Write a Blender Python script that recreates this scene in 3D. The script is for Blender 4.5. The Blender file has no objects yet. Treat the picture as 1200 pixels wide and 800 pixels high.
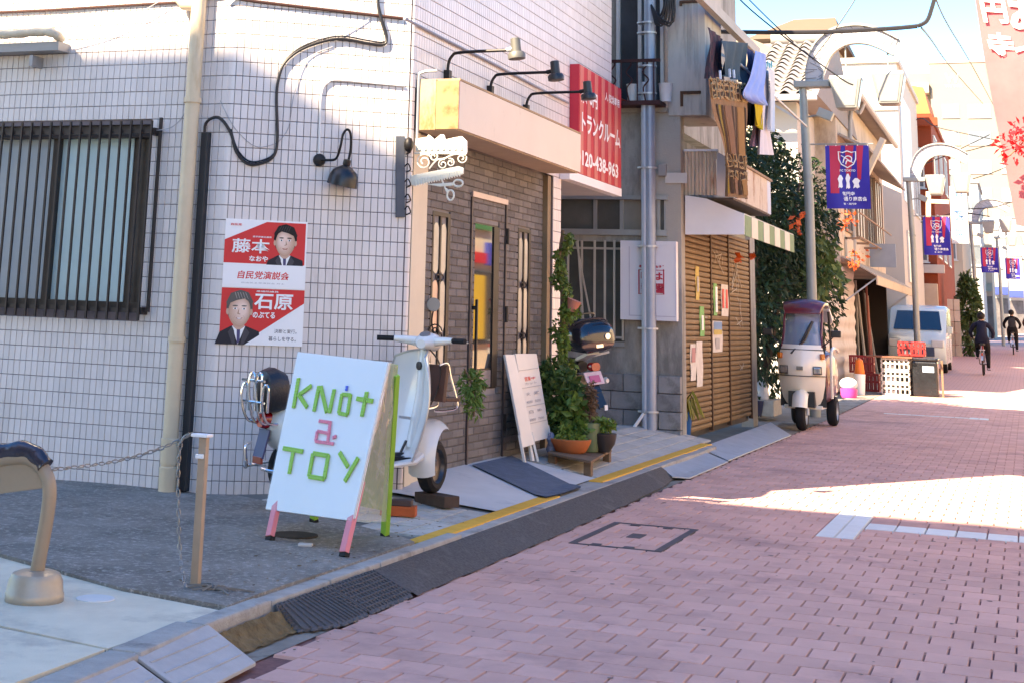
import bpy, bmesh, math, random
from mathutils import Vector as V, Matrix, noise
rnd = random.Random(7)
SC = bpy.context.scene
C = SC.collection
# ---------------------------------------------------------------- camera
F = 1750.0; PPX = 447.5715; PPY = -45.3105; CAMZ = 1.34      # focal length and principal point in 1200x800 pixels
RT = V((0.92130302, 0.38713047, 0.03647927)); UP = V((0.05541402, -0.22357186, 0.97311094)); FW = V((-0.38487664, 0.89450859, 0.22742989))
EYE = V((0, 0, CAMZ))
cd = bpy.data.cameras.new('camera'); cam = bpy.data.objects.new('camera', cd); C.objects.link(cam)
m = Matrix.Identity(4)
for i, a in enumerate((RT, UP, -FW)):
    for j in range(3): m[j][i] = a[j]
m.translation = EYE; cam.matrix_world = m
cd.sensor_width = 36; cd.lens = F / 1200 * 36; cd.shift_x = (600 - PPX) / 1200; cd.shift_y = (PPY - 400) / 1200
cd.clip_start = .05; cd.clip_end = 2000; SC.camera = cam
# ---------------------------------------------------------------- light
SUN = V((-.555, -1, 1.03)).normalized()
w = bpy.data.worlds.new('World'); SC.world = w; w.use_nodes = True
nt = w.node_tree; bg = nt.nodes['Background']
sky = nt.nodes.new('ShaderNodeTexSky'); sky.sky_type = 'NISHITA'; sky.sun_disc = False
sky.sun_elevation = math.asin(SUN.z); sky.sun_rotation = math.atan2(SUN.x, SUN.y)
sky.altitude = 50; sky.air_density = 1.0; sky.dust_density = .5; sky.ozone_density = 2.5
hsv = nt.nodes.new('ShaderNodeHueSaturation'); hsv.inputs['Saturation'].default_value = 1.42; hsv.inputs['Hue'].default_value = .506
nt.links.new(sky.outputs[0], hsv.inputs['Color']); nt.links.new(hsv.outputs[0], bg.inputs[0]); bg.inputs[1].default_value = .08
sl = bpy.data.lights.new('sun', 'SUN'); sl.energy = 3.5; sl.angle = math.radians(.5); sl.color = (1, .89, .74)
so = bpy.data.objects.new('sun', sl); C.objects.link(so)
so.rotation_euler = SUN.to_track_quat('Z', 'Y').to_euler()
SC.view_settings.view_transform = 'Standard'; SC.view_settings.look = 'None'; SC.view_settings.gamma = 1
SC.view_settings.use_curve_mapping = False; SC.view_settings.exposure = 2.9
SC.view_settings.use_white_balance = True; SC.view_settings.white_balance_temperature = 8200; SC.view_settings.white_balance_tint = 12   # the phone's own white balance, set for the shade
SC.render.engine = 'CYCLES'
cy = SC.cycles
cy.use_denoising = True; cy.max_bounces = 8; cy.diffuse_bounces = 5; cy.glossy_bounces = 4; cy.transmission_bounces = 6; cy.transparent_max_bounces = 12
cy.sample_clamp_indirect = 8; cy.caustics_reflective = False; cy.caustics_refractive = False
# ---------------------------------------------------------------- picture to place
def ray(px, py): return RT * ((px - PPX) / F) - UP * ((py - PPY) / F) + FW
def at_z(px, py, z=0.): d = ray(px, py); return EYE + d * ((z - CAMZ) / d.z)
def at_x(px, py, x): d = ray(px, py); return EYE + d * (x / d.x)
def at_y(px, py, y): d = ray(px, py); return EYE + d * (y / d.y)
def at_p(px, py, p0, n): d = ray(px, py); return EYE + d * ((V(p0) - EYE).dot(V(n)) / d.dot(V(n)))
def proj(p):
    d = V(p) - EYE; z = max(d.dot(FW), 1e-3); return PPX + F * d.dot(RT) / z, PPY - F * d.dot(UP) / z
def G(y):                       # the street climbs gently in the distance
    if y <= 20: return 0.
    if y <= 70: return .00026 * (y - 20) ** 2
    return .00026 * 2500 + .012 * (min(y, 260) - 70)
# ---------------------------------------------------------------- materials
MATS = {}
def mat(name, col, rough=.6, metal=0., var=.08, scale=4., rand=0., bump=0., bscale=60., dirt=None, spec=.5, aniso=None, coat=0., emit=0., world=False):
    if name in MATS: return MATS[name]
    m = bpy.data.materials.new(name); m.use_nodes = True; t = m.node_tree; N = t.nodes; L = t.links
    b = N['Principled BSDF']; b.inputs['Roughness'].default_value = rough; b.inputs['Metallic'].default_value = metal
    b.inputs['Specular IOR Level'].default_value = .2 if spec == .5 and rough >= .6 else spec; b.inputs['Coat Weight'].default_value = coat
    col = tuple(col[:3]) + (1,)
    tc = N.new('ShaderNodeTexCoord'); cs = N.new('ShaderNodeNewGeometry').outputs['Position'] if world else tc.outputs['Object']; mp = N.new('ShaderNodeMapping'); L.new(cs, mp.inputs[0])
    if aniso: mp.inputs['Scale'].default_value = aniso
    nz = N.new('ShaderNodeTexNoise'); nz.inputs['Scale'].default_value = scale; nz.inputs['Detail'].default_value = 5; nz.inputs['Roughness'].default_value = .65
    L.new(mp.outputs[0], nz.inputs['Vector'])
    mr = N.new('ShaderNodeMapRange'); mr.inputs[1].default_value = .25; mr.inputs[2].default_value = .75; mr.inputs[3].default_value = 1 - var; mr.inputs[4].default_value = 1 + var
    L.new(nz.outputs[0], mr.inputs[0]); val = mr.outputs[0]
    if rand:
        oi = N.new('ShaderNodeObjectInfo'); ge = N.new('ShaderNodeNewGeometry')
        a = N.new('ShaderNodeMath'); a.operation = 'ADD'; L.new(oi.outputs['Random'], a.inputs[0]); L.new(ge.outputs['Random Per Island'], a.inputs[1])
        f = N.new('ShaderNodeMath'); f.operation = 'FRACT'; L.new(a.outputs[0], f.inputs[0])
        r2 = N.new('ShaderNodeMapRange'); r2.inputs[3].default_value = 1 - rand; r2.inputs[4].default_value = 1 + rand; L.new(f.outputs[0], r2.inputs[0])
        q = N.new('ShaderNodeMath'); q.operation = 'MULTIPLY'; L.new(val, q.inputs[0]); L.new(r2.outputs[0], q.inputs[1]); val = q.outputs[0]
    hs = N.new('ShaderNodeHueSaturation'); hs.inputs['Color'].default_value = col; L.new(val, hs.inputs['Value']); out = hs.outputs[0]
    if dirt:                    # (colour, amount 0..1, noise scale[, stretch])
        n2 = N.new('ShaderNodeTexNoise'); n2.inputs['Scale'].default_value = dirt[2]; n2.inputs['Detail'].default_value = 6; n2.inputs['Roughness'].default_value = .7
        mp2 = N.new('ShaderNodeMapping'); L.new(cs, mp2.inputs[0]); L.new(mp2.outputs[0], n2.inputs['Vector'])
        if len(dirt) > 3: mp2.inputs['Scale'].default_value = dirt[3]
        mp2.inputs['Location'].default_value = (3.1, 7.7, 1.3)
        r3 = N.new('ShaderNodeMapRange'); c0 = .68 - .4 * dirt[1]; r3.inputs[1].default_value = c0; r3.inputs[2].default_value = c0 + .18; L.new(n2.outputs[0], r3.inputs[0])
        mx = N.new('ShaderNodeMix'); mx.data_type = 'RGBA'; L.new(r3.outputs[0], mx.inputs[0]); L.new(out, mx.inputs[6]); mx.inputs[7].default_value = tuple(dirt[0]) + (1,); out = mx.outputs[2]
    L.new(out, b.inputs['Base Color'])
    if bump:
        n3 = N.new('ShaderNodeTexNoise'); n3.inputs['Scale'].default_value = bscale; n3.inputs['Detail'].default_value = 4; L.new(mp.outputs[0], n3.inputs['Vector'])
        bp = N.new('ShaderNodeBump'); bp.inputs['Strength'].default_value = bump; bp.inputs['Distance'].default_value = .01; L.new(n3.outputs[0], bp.inputs['Height']); L.new(bp.outputs[0], b.inputs['Normal'])
    if emit: b.inputs['Emission Color'].default_value = col; b.inputs['Emission Strength'].default_value = emit
    MATS[name] = m; return m
def clear(name, tint=(1, 1, 1), keep=.25, rough=.05):      # thin clear sheet: part seen through, part gloss
    if name in MATS: return MATS[name]
    m = bpy.data.materials.new(name); m.use_nodes = True; t = m.node_tree; N = t.nodes; L = t.links
    b = N['Principled BSDF']; b.inputs['Roughness'].default_value = rough; b.inputs['Base Color'].default_value = tuple(tint) + (1,); b.inputs['Specular IOR Level'].default_value = .8
    tr = N.new('ShaderNodeBsdfTransparent'); tr.inputs[0].default_value = tuple(tint) + (1,)
    tc = N.new('ShaderNodeTexCoord'); nz = N.new('ShaderNodeTexNoise'); nz.inputs['Scale'].default_value = 14; L.new(tc.outputs['Object'], nz.inputs['Vector'])
    bp = N.new('ShaderNodeBump'); bp.inputs['Strength'].default_value = .25; bp.inputs['Distance'].default_value = .02; L.new(nz.outputs[0], bp.inputs['Height']); L.new(bp.outputs[0], b.inputs['Normal'])
    mx = N.new('ShaderNodeMixShader'); mx.inputs[0].default_value = keep; L.new(tr.outputs[0], mx.inputs[1]); L.new(b.outputs[0], mx.inputs[2]); L.new(mx.outputs[0], N['Material Output'].inputs[0])
    MATS[name] = m; return m
def leafmat(name, col, rand=.35):
    if name in MATS: return MATS[name]
    m = mat(name, col, rough=.5, var=.25, scale=1.5, rand=rand, spec=.35)
    b = m.node_tree.nodes['Principled BSDF']; tr = m.node_tree.nodes.new('ShaderNodeBsdfTranslucent'); mx = m.node_tree.nodes.new('ShaderNodeMixShader'); mx.inputs[0].default_value = .25
    m.node_tree.links.new(b.inputs['Base Color'].links[0].from_socket, tr.inputs[0])
    m.node_tree.links.new(b.outputs[0], mx.inputs[1]); m.node_tree.links.new(tr.outputs[0], mx.inputs[2]); m.node_tree.links.new(mx.outputs[0], m.node_tree.nodes['Material Output'].inputs[0])
    return m
WHITE = mat('white_paint', (.78, .78, .78), .5, var=.04); BLACK = mat('black_plastic', (.02, .02, .022), .4, var=.2); CHROME = mat('chrome', (.75, .75, .75), .15, 1.)
STEEL = mat('galvanised_steel', (.42, .45, .48), .45, .5, var=.12); RUBBER = mat('rubber', (.018, .018, .02), .8, var=.2)
REDPRINT = mat('red_print', (.68, .015, .02), .5, var=.03); WPRINT = mat('white_print', (.85, .85, .85), .5, var=.01); KPRINT = mat('dark_print', (.03, .03, .06), .5, var=.01); GPRINT = mat('grey_print', (.35, .35, .38), .5, var=.01)
DGLASS = mat('window_glass', (.03, .04, .05), .06, var=.3, scale=1.2, spec=.9)
WOOD = mat('weathered_wood', (.18, .12, .08), .8, var=.3, scale=8, aniso=(1, 1, 8), bump=.4)
TERRA = mat('terracotta', (.42, .13, .05), .75, var=.12, scale=9, bump=.2)
# ---------------------------------------------------------------- meshes
WM = {}
class MB:
    def __init__(s): s.v = []; s.f = []; s.mi = []; s.cur = 0
    def add(s, vs, fs):
        o = len(s.v); s.v += [V(p) for p in vs]
        for f in fs: s.f.append([i + o for i in f]); s.mi.append(s.cur)
        return s
    def poly(s, *p): return s.add(p, [list(range(len(p)))])
    def bx(s, x0, x1, y0, y1, z0, z1):
        return s.add([(x, y, z) for z in (z0, z1) for y in (y0, y1) for x in (x0, x1)], [(0, 2, 3, 1), (4, 5, 7, 6), (0, 1, 5, 4), (2, 6, 7, 3), (0, 4, 6, 2), (1, 3, 7, 5)])
    def box(s, c, size, M=None):
        a, b, d = [q / 2 for q in size]; M = M or Matrix.Identity(3); c = V(c)
        return s.add([c + M @ V((x, y, z)) for z in (-d, d) for y in (-b, b) for x in (-a, a)], [(0, 2, 3, 1), (4, 5, 7, 6), (0, 1, 5, 4), (2, 6, 7, 3), (0, 4, 6, 2), (1, 3, 7, 5)])
    def prism(s, pts, vec):
        pts = [V(p) for p in pts]; vec = V(vec); n = len(pts)
        return s.add(pts + [p + vec for p in pts], [list(range(n))[::-1], list(range(n, 2 * n))] + [(i, (i + 1) % n, n + (i + 1) % n, n + i) for i in range(n)])
    def bar(s, a, b, w, d=None, up=(0, 0, 1)):       # rectangular bar from a to b
        a, b = V(a), V(b); t = (b - a).normalized(); u = V(up)
        if abs(t.dot(u)) > .98: u = V((0, 1, 0))
        x = t.cross(u).normalized(); y = x.cross(t); d = d or w
        return s.prism([a + x * (i * w / 2) + y * (j * d / 2) for i, j in ((-1, -1), (1, -1), (1, 1), (-1, 1))], b - a)
    def tube(s, pts, r, n=8, closed=False, caps=True):
        pts = [V(p) for p in pts]; m = len(pts); rs = r if isinstance(r, (list, tuple)) else [r] * m
        up = None; vs = []
        for i, p in enumerate(pts):
            if closed: t = pts[(i + 1) % m] - pts[i - 1]
            else: t = pts[min(i + 1, m - 1)] - pts[max(i - 1, 0)]
            t.normalize()
            if up is None: up = t.orthogonal().normalized()
            up = up - t * up.dot(t)
            up = up.normalized() if up.length > 1e-6 else t.orthogonal().normalized()
            x = t.cross(up)
            vs += [p + (up * math.cos(k * math.tau / n) + x * math.sin(k * math.tau / n)) * rs[i] for k in range(n)]
        fs = [(i * n + k, i * n + (k + 1) % n, ((i + 1) % m) * n + (k + 1) % n, ((i + 1) % m) * n + k) for i in range(m if closed else m - 1) for k in range(n)]
        if caps and not closed: fs += [list(range(n))[::-1], list(range((m - 1) * n, m * n))]
        return s.add(vs, fs)
    def lathe(s, c, prof, n=16, M=None, caps=True):   # profile (radius, height)
        M = M or Matrix.Identity(3); c = V(c); m = len(prof)
        vs = [c + M @ V((r * math.cos(k * math.tau / n), r * math.sin(k * math.tau / n), z)) for r, z in prof for k in range(n)]
        fs = [(i * n + k, i * n + (k + 1) % n, (i + 1) * n + (k + 1) % n, (i + 1) * n + k) for i in range(m - 1) for k in range(n)]
        if caps: fs += [list(range(n))[::-1], list(range((m - 1) * n, m * n))]
        return s.add(vs, fs)
    def ell(s, c, r, n=12, M=None):
        k = max(4, n // 2); return s.lathe(c, [(max(.001, math.sin(math.pi * i / k)), -math.cos(math.pi * i / k)) for i in range(k + 1)], n, (M or Matrix.Identity(3)) @ Matrix.Diagonal(V(r)))
    def grid(s, fn, nu, nv):
        return s.add([fn(i / nu, j / nv) for j in range(nv + 1) for i in range(nu + 1)], [(j * (nu + 1) + i, j * (nu + 1) + i + 1, (j + 1) * (nu + 1) + i + 1, (j + 1) * (nu + 1) + i) for j in range(nv) for i in range(nu)])
    def loft(s, rings, caps=True, closed=True):
        n = len(rings[0]); vs = [p for r in rings for p in r]; m = len(rings)
        fs = [(i * n + k, i * n + (k + 1) % n, (i + 1) * n + (k + 1) % n, (i + 1) * n + k) for i in range(m - 1) for k in range(n if closed else n - 1)]
        if caps: fs += [list(range(n))[::-1], list(range((m - 1) * n, m * n))]
        return s.add(vs, fs)
    def mesh(s, name, mats, M=None, bevel=0, smooth=False, sub=0):
        me = bpy.data.meshes.new(name)
        me.from_pydata([(M @ p) if M else p for p in s.v], [], s.f)
        ml = mats if isinstance(mats, (list, tuple)) else [mats]
        for k in ml: me.materials.append(k)
        if len(ml) > 1: me.polygons.foreach_set('material_index', s.mi)
        bm = bmesh.new(); bm.from_mesh(me)
        bmesh.ops.recalc_face_normals(bm, faces=bm.faces)
        if bevel:
            e = [e for e in bm.edges if len(e.link_faces) == 2 and e.calc_face_angle() > .5]
            bmesh.ops.bevel(bm, geom=e, offset=bevel, segments=2, affect='EDGES', profile=.6)
        bm.to_mesh(me); bm.free()
        if smooth: me.shade_smooth(); me.set_sharp_from_angle(angle=.7)
        me.update(); return me
    def build(s, name, mats, parent=None, bevel=0, smooth=False, stuff=False):
        M = WM[parent].inverted() if parent else None
        o = bpy.data.objects.new(name, s.mesh(name, mats, M, bevel, smooth)); C.objects.link(o)
        if parent: o.parent = parent; WM[o] = WM[parent]
        else: WM[o] = Matrix.Identity(4)
        if stuff: o['kind'] = 'stuff'
        return o
    def solo(s, name, mats, label, cat, group=None, bevel=0, smooth=False):   # a thing that is one mesh, origin at its base
        xs = [[p[i] for p in s.v] for i in range(3)]
        c = V(((min(xs[0]) + max(xs[0])) / 2, (min(xs[1]) + max(xs[1])) / 2, min(xs[2])))
        o = bpy.data.objects.new(name, s.mesh(name, mats, Matrix.Translation(-c), bevel, smooth)); C.objects.link(o); o.location = c; WM[o] = Matrix.Translation(c)
        o['label'] = label; o['category'] = cat
        if group: o['group'] = group
        return o
def thing(name, label, cat, loc=(0, 0, 0), rz=0, group=None, M=None):
    o = bpy.data.objects.new(name, None); C.objects.link(o); o.empty_display_size = .1
    WM[o] = M if M else Matrix.Translation(V(loc)) @ Matrix.Rotation(rz, 4, 'Z'); o.matrix_basis = WM[o]
    o['label'] = label; o['category'] = cat
    if group: o['group'] = group
    return o
def structure(o, label=None):
    o['kind'] = 'structure'
    if label: o['label'] = label
    return o
def piece(name, me, parent, M):                       # one piece that shares mesh data; M places it in the world
    o = bpy.data.objects.new(name, me); C.objects.link(o); o.parent = parent; o.matrix_basis = WM[parent].inverted() @ M; return o
def dup(root, M, label=None, group=None):
    def cp(o, par):
        c = o.copy(); C.objects.link(c)
        if par: c.parent = par
        for ch in kids.get(o, []): cp(ch, c)
        return c
    kids = {}
    for o in C.objects:
        if o.parent: kids.setdefault(o.parent, []).append(o)
    r = cp(root, None); r.matrix_basis = M; WM[r] = M
    if label: r['label'] = label
    if group: r['group'] = group
    return r
def L2W(o): return WM[o]
def local(root):                                     # builder that works in a thing's own coordinates
    b = MB(); b_root = WM[root]
    def build(name, mats, parent=None, **k):
        b.v = [b_root @ p for p in b.v]; return MB.build(b, name, mats, parent or root, **k)
    b.put = build; return b
def curve(pts, k=6):                                  # smooth path through points
    pts = [V(p) for p in pts]; out = []
    for i in range(len(pts) - 1):
        p0, p1, p2, p3 = pts[max(i - 1, 0)], pts[i], pts[i + 1], pts[min(i + 2, len(pts) - 1)]
        for j in range(k):
            t = j / k; out.append(.5 * ((2 * p1) + (p2 - p0) * t + (2 * p0 - 5 * p1 + 4 * p2 - p3) * t * t + (3 * p1 - p0 - 3 * p2 + p3) * t ** 3))
    return out + [pts[-1]]
def text(body, name, mt, parent, o, right, up, w=None, h=None, bold=0., depth=.0015, vertical=False, shear=0., align='C'):
    """lettering laid on a surface: o = centre, fitted to width w and height h"""
    cu = bpy.data.curves.new('t', 'FONT'); cu.body = '\n'.join(body) if vertical else body; cu.size = 1; cu.resolution_u = 2; cu.offset = bold; cu.extrude = 0; cu.shear = shear
    if vertical: cu.space_line = 1.0
    t = bpy.data.objects.new('t', cu); C.objects.link(t)
    me = bpy.data.meshes.new_from_object(t.evaluated_get(bpy.context.evaluated_depsgraph_get()))
    bpy.data.objects.remove(t); bpy.data.curves.remove(cu)
    xs = [p.co.x for p in me.vertices]; ys = [p.co.y for p in me.vertices]
    if not xs: return None
    x0, x1, y0, y1 = min(xs), max(xs), min(ys), max(ys); sx = w / (x1 - x0) if w else None; sy = h / (y1 - y0) if h else None
    sx = sx or sy; sy = sy or sx; right = V(right).normalized(); up = V(up).normalized(); n = right.cross(up); o = V(o); Mi = WM[parent].inverted()
    for p in me.vertices: p.co = Mi @ (o + right * ((p.co.x - (x0 + x1) / 2) * sx) + up * ((p.co.y - (y0 + y1) / 2) * sy) + n * depth)
    me.materials.clear(); me.materials.append(mt); me.update()
    q = bpy.data.objects.new(name, me); C.objects.link(q); q.parent = parent; WM[q] = WM[parent]; return q
def foliage(blobs, n, size, seed=1, flat=.0, droop=.3, aspect=2.2):
    """many small leaf faces scattered through blobs (centre, radii), denser to the outside, thinned by noise so gaps stay open"""
    r = random.Random(seed); b = MB(); tot = sum(q[1][0] * q[1][1] * q[1][2] for q in blobs)
    for c, rad in blobs:
        c = V(c)
        for _ in range(int(n * rad[0] * rad[1] * rad[2] / tot)):
            d = V((r.gauss(0, 1), r.gauss(0, 1), r.gauss(0, 1))).normalized(); q = r.random() ** .4
            p = c + V((d.x * rad[0] * q, d.y * rad[1] * q, d.z * rad[2] * q))
            if noise.noise(p * (1.6 / max(rad))*1.5 + V((seed, 0, 0))) < -.18: continue
            ax = (d + V((r.gauss(0, .6), r.gauss(0, .6), r.gauss(0, .6) - droop))).normalized(); s_ = size * r.uniform(.4, 1.45)
            x = ax.cross(V((r.gauss(0, 1), r.gauss(0, 1), r.gauss(0, 1)))).normalized(); nn = ax.cross(x)
            b.add([p - ax * s_ / 2, p + x * s_ / aspect / 2 + nn * s_ * .06, p + ax * s_ / 2, p - x * s_ / aspect / 2 + nn * s_ * .06], [(0, 1, 2), (0, 2, 3)])
    return b
def split300(items, area):                           # the 300 that show largest, and the rest
    items = sorted(items, key=area, reverse=True); return items[:300], items[300:]
def parea(pts):
    q = [proj(p) for p in pts]; c = (sum(a[0] for a in q) / len(q), sum(a[1] for a in q) / len(q))
    if not (-5 < c[0] < 1205 and -5 < c[1] < 805): return 0
    return abs(sum(q[i][0] * q[(i + 1) % len(q)][1] - q[(i + 1) % len(q)][0] * q[i][1] for i in range(len(q)))) / 2
# ================================================================ ground
GYS = [-30, 0, 4, 10, 16, 20] + list(range(23, 72, 3)) + [80, 100, 140, 200, 260, 700]
def strip(x0, x1, dz, ys=GYS):
    b = MB()
    for a, c in zip(ys, ys[1:]): b.poly((x0, a, G(a) + dz), (x1, a, G(a) + dz), (x1, c, G(c) + dz), (x0, c, G(c) + dz))
    return b
structure(strip(-260, 260, -.06).build('ground', mat('earth', (.2, .19, .18), .9, var=.2)))
PY1 = 34.0                                            # pavers are built one by one up to here, the material takes over beyond
def brickmat(name, c1, c2, mo, sx, sy):
    m = bpy.data.materials.new(name); m.use_nodes = True; t = m.node_tree; b = t.nodes['Principled BSDF']; b.inputs['Roughness'].default_value = .8
    tc = t.nodes.new('ShaderNodeTexCoord'); bt = t.nodes.new('ShaderNodeTexBrick'); t.links.new(tc.outputs['Object'], bt.inputs[0])
    bt.inputs['Color1'].default_value = c1 + (1,); bt.inputs['Color2'].default_value = c2 + (1,); bt.inputs['Mortar'].default_value = mo + (1,)
    bt.inputs['Scale'].default_value = 1; bt.inputs['Mortar Size'].default_value = .006; bt.inputs['Brick Width'].default_value = sx; bt.inputs['Row Height'].default_value = sy
    t.links.new(bt.outputs[0], b.inputs['Base Color']); return m
b = strip(-3.0, 4.2, -.012, [-30, 0, 4, 10, 16, 20] + list(range(23, 35, 3)) + [34])
road = structure(b.build('road', mat('paver_joint', (.22, .10, .09), .95, var=.25, scale=30)))
FAR = brickmat('far_pavers', (.57, .345, .31), (.54, .325, .29), (.36, .2, .18), .1785, .195)
strip(-3.0, 4.2, 0, [34] + list(range(36, 72, 3)) + [80, 100, 140, 200, 260]).build('road_surface', FAR, road)
PAV = mat('pink_paver', (.63, .37, .315), .85, var=.10, scale=2.5, rand=.08, bump=.6, bscale=220, dirt=((.40, .235, .21), .38, .9), world=True)
PAVW = mat('white_paver', (.66, .68, .66), .8, var=.06, scale=8, rand=.05, bump=.3, bscale=200)
def pmesh(w, l, mt, name):
    b = MB(); a, c, e = w / 2, l / 2, .004
    b.add([(-a, -c, -.014), (a, -c, -.014), (a, c, -.014), (-a, c, -.014), (-a + e, -c + e, 0), (a - e, -c + e, 0), (a - e, c - e, 0), (-a + e, c - e, 0)], [(4, 5, 6, 7), (0, 1, 5, 4), (1, 2, 6, 5), (2, 3, 7, 6), (3, 0, 4, 7)])
    return b
DX, DY = .1785, .1953
pav, cut = [], []
HOLES = [(-1.372, -1.122, 10.76, 12.26), (-1.122, 1.43, 11.36, 11.97), (-2.25, -.95, 26.55, 26.72), (-.95, -.65, 26.42, 26.86)]
def carve(r, hs):                                     # rectangle minus rectangles
    rs = [r]
    for h in hs:
        n = []
        for x0, x1, y0, y1 in rs:
            if h[0] >= x1 or h[1] <= x0 or h[2] >= y1 or h[3] <= y0: n.append((x0, x1, y0, y1)); continue
            if y0 < h[2]: n.append((x0, x1, y0, h[2]))
            if y1 > h[3]: n.append((x0, x1, h[3], y1))
            c, d = max(y0, h[2]), min(y1, h[3])
            if x0 < h[0]: n.append((x0, h[0], c, d))
            if x1 > h[1]: n.append((h[1], x1, c, d))
        rs = n
    return rs
k = 0; y = 3.2
while y < PY1:
    x = -2.98 + (DX / 2 if k % 2 else 0) - DX
    while x < (1.6 if y < 20 else .7):
        cx, cyy = x + DX / 2, y + DY / 2
        edge = -2.83 if y > 5.6 else -2.72 + .02 * (y - 5.6)
        if cx + DX / 2 > edge + .03:
            r = (max(x, edge), x + DX, y, y + DY); q = carve(r, HOLES)
            if q == [r] and r[0] == x: pav.append((cx, cyy, rnd.uniform(-.0012, .0012), rnd.uniform(-.004, .004)))
            else: cut += q
        x += DX
    y += DY; k += 1
big, rest = split300(pav, lambda p: parea([(p[0] + i * .09, p[1] + j * .1, 0) for i, j in ((-1, -1), (1, -1), (1, 1), (-1, 1))]))
PM = pmesh(DX - .0036, DY - .0014, PAV, 'paver').mesh('paver', PAV)
for x, y, dz, t in big:
    piece('paver', PM, road, Matrix.Translation((x, y, G(y) + dz)) @ Matrix.Rotation(t, 4, 'X') @ Matrix.Rotation(t * .7, 4, 'Y'))
b = MB(); q0 = pmesh(DX - .0036, DY - .0014, PAV, 'p')
for x, y, dz, t in rest: b.add([p + V((x, y, G(y) + dz)) for p in q0.v], q0.f)
for x0, x1, y0, y1 in cut:
    if x1 - x0 > .015 and y1 - y0 > .015: b.add([p + V(((x0 + x1) / 2, (y0 + y1) / 2, G(y0))) for p in pmesh(x1 - x0 - .0045, y1 - y0 - .0014, PAV, 'p').v], q0.f)
b.build('paver_field', PAV, road, stuff=True)
def blocks(name, mt, x0, x1, nx, y0, y1, ny):
    w, l = (x1 - x0) / nx, (y1 - y0) / ny; me = pmesh(w - .006, l - .006, mt, name).mesh(name, mt)
    for i in range(nx):
        for j in range(ny):
            yy = y0 + l * (j + .5); piece(name, me, road, Matrix.Translation((x0 + w * (i + .5), yy, G(yy) + .002)))
blocks('white_marker_block', PAVW, -1.372, -1.122, 2, 10.76, 12.26, 2)
blocks('white_marker_block', PAVW, -1.116, 1.43, 13, 11.36, 11.70, 1)
blocks('long_paver', PAV, -1.116, 1.43, 13, 11.70, 11.97, 1)
blocks('white_marker_block', PAVW, -2.25, -.95, 6, 26.55, 26.72, 1)
blocks('white_marker_block', PAVW, -.95, -.65, 2, 26.42, 26.86, 1)
b = MB(); r = random.Random(31)
for i in range(130):
    x, y = r.uniform(-2.7, .9), r.uniform(4.6, 20); q = r.uniform(.006, .02); n = 7
    b.poly(*[(x + q * r.uniform(.6, 1.2) * math.cos(math.tau * k / n), y + q * r.uniform(.6, 1.2) * math.sin(math.tau * k / n), .0022) for k in range(n)])
b.build('gum_spots', mat('gum_spot', (.20, .15, .14), .8, var=.2), road, stuff=True)
# gutter strip between kerb and pavers
CONC = mat('kerb_concrete', (.37, .35, .32), .9, var=.18, scale=9, bump=.5, bscale=120, dirt=((.16, .15, .14), .35, 3))
b = MB(); ys = [2, 4, 5.2, 6.2, 10, 16, 24, 34, 60]
for a, c in zip(ys, ys[1:]): b.poly((-3.3, a, G(a) - .006), (-2.80 if a < 5.2 else -2.84, a, G(a) - .006), (-2.84, c, G(c) - .006), (-3.3, c, G(c) - .006))
structure(b.build('gutter', mat('gutter_concrete', (.25, .23, .2), .95, var=.25, scale=6, bump=.5, bscale=90, dirt=((.12, .10, .07), .45, 5))))
# concrete pavement at the left corner
PV = mat('pale_concrete', (.68, .60, .46), .9, var=.1, scale=5, bump=.3, bscale=150, dirt=((.47, .41, .33), .35, 2.5))
cp = MB(); 
cp.prism([(-3.15, 5.0, .02), (-3.15, 5.86, .02), (-3.70, 6.0, .02), (-4.73, 6.45, .02), (-9, 8.3, .02), (-9, 7.3, .02), (-3.71, 5.10, .02)], (0, 0, .085))
conc = structure(cp.build('concrete_pavement', mat('joint_dark', (.2, .18, .16), .9)))
sb = MB().prism([(-3.14, 5.02, .05), (-3.14, 5.86, .05), (-3.70, 5.99, .05), (-4.73, 6.45, .05), (-9, 8.3, .05), (-9, 7.32, .05), (-3.70, 5.13, .05)], (0, 0, .062)); sb.build('concrete_slab', PV, conc)
sb = MB().prism([(-3.02, 1.5, .05), (-3.14, 5.0, .05), (-3.70, 5.10, .05), (-9, 7.29, .05), (-9, 1.5, .05)], (0, 0, .062)); sb.build('concrete_slab', PV, conc)
b = MB(); p = at_z(112, 701, .112); b.lathe((p.x, p.y, .108), [(.082, 0), (.082, .007), (.074, .009)], 24)
b.solo('inspection_cover', mat('cover_white', (.62, .62, .6), .7), 'small round pale cover set in the concrete by the arched bollard', 'cover', smooth=False)
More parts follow.
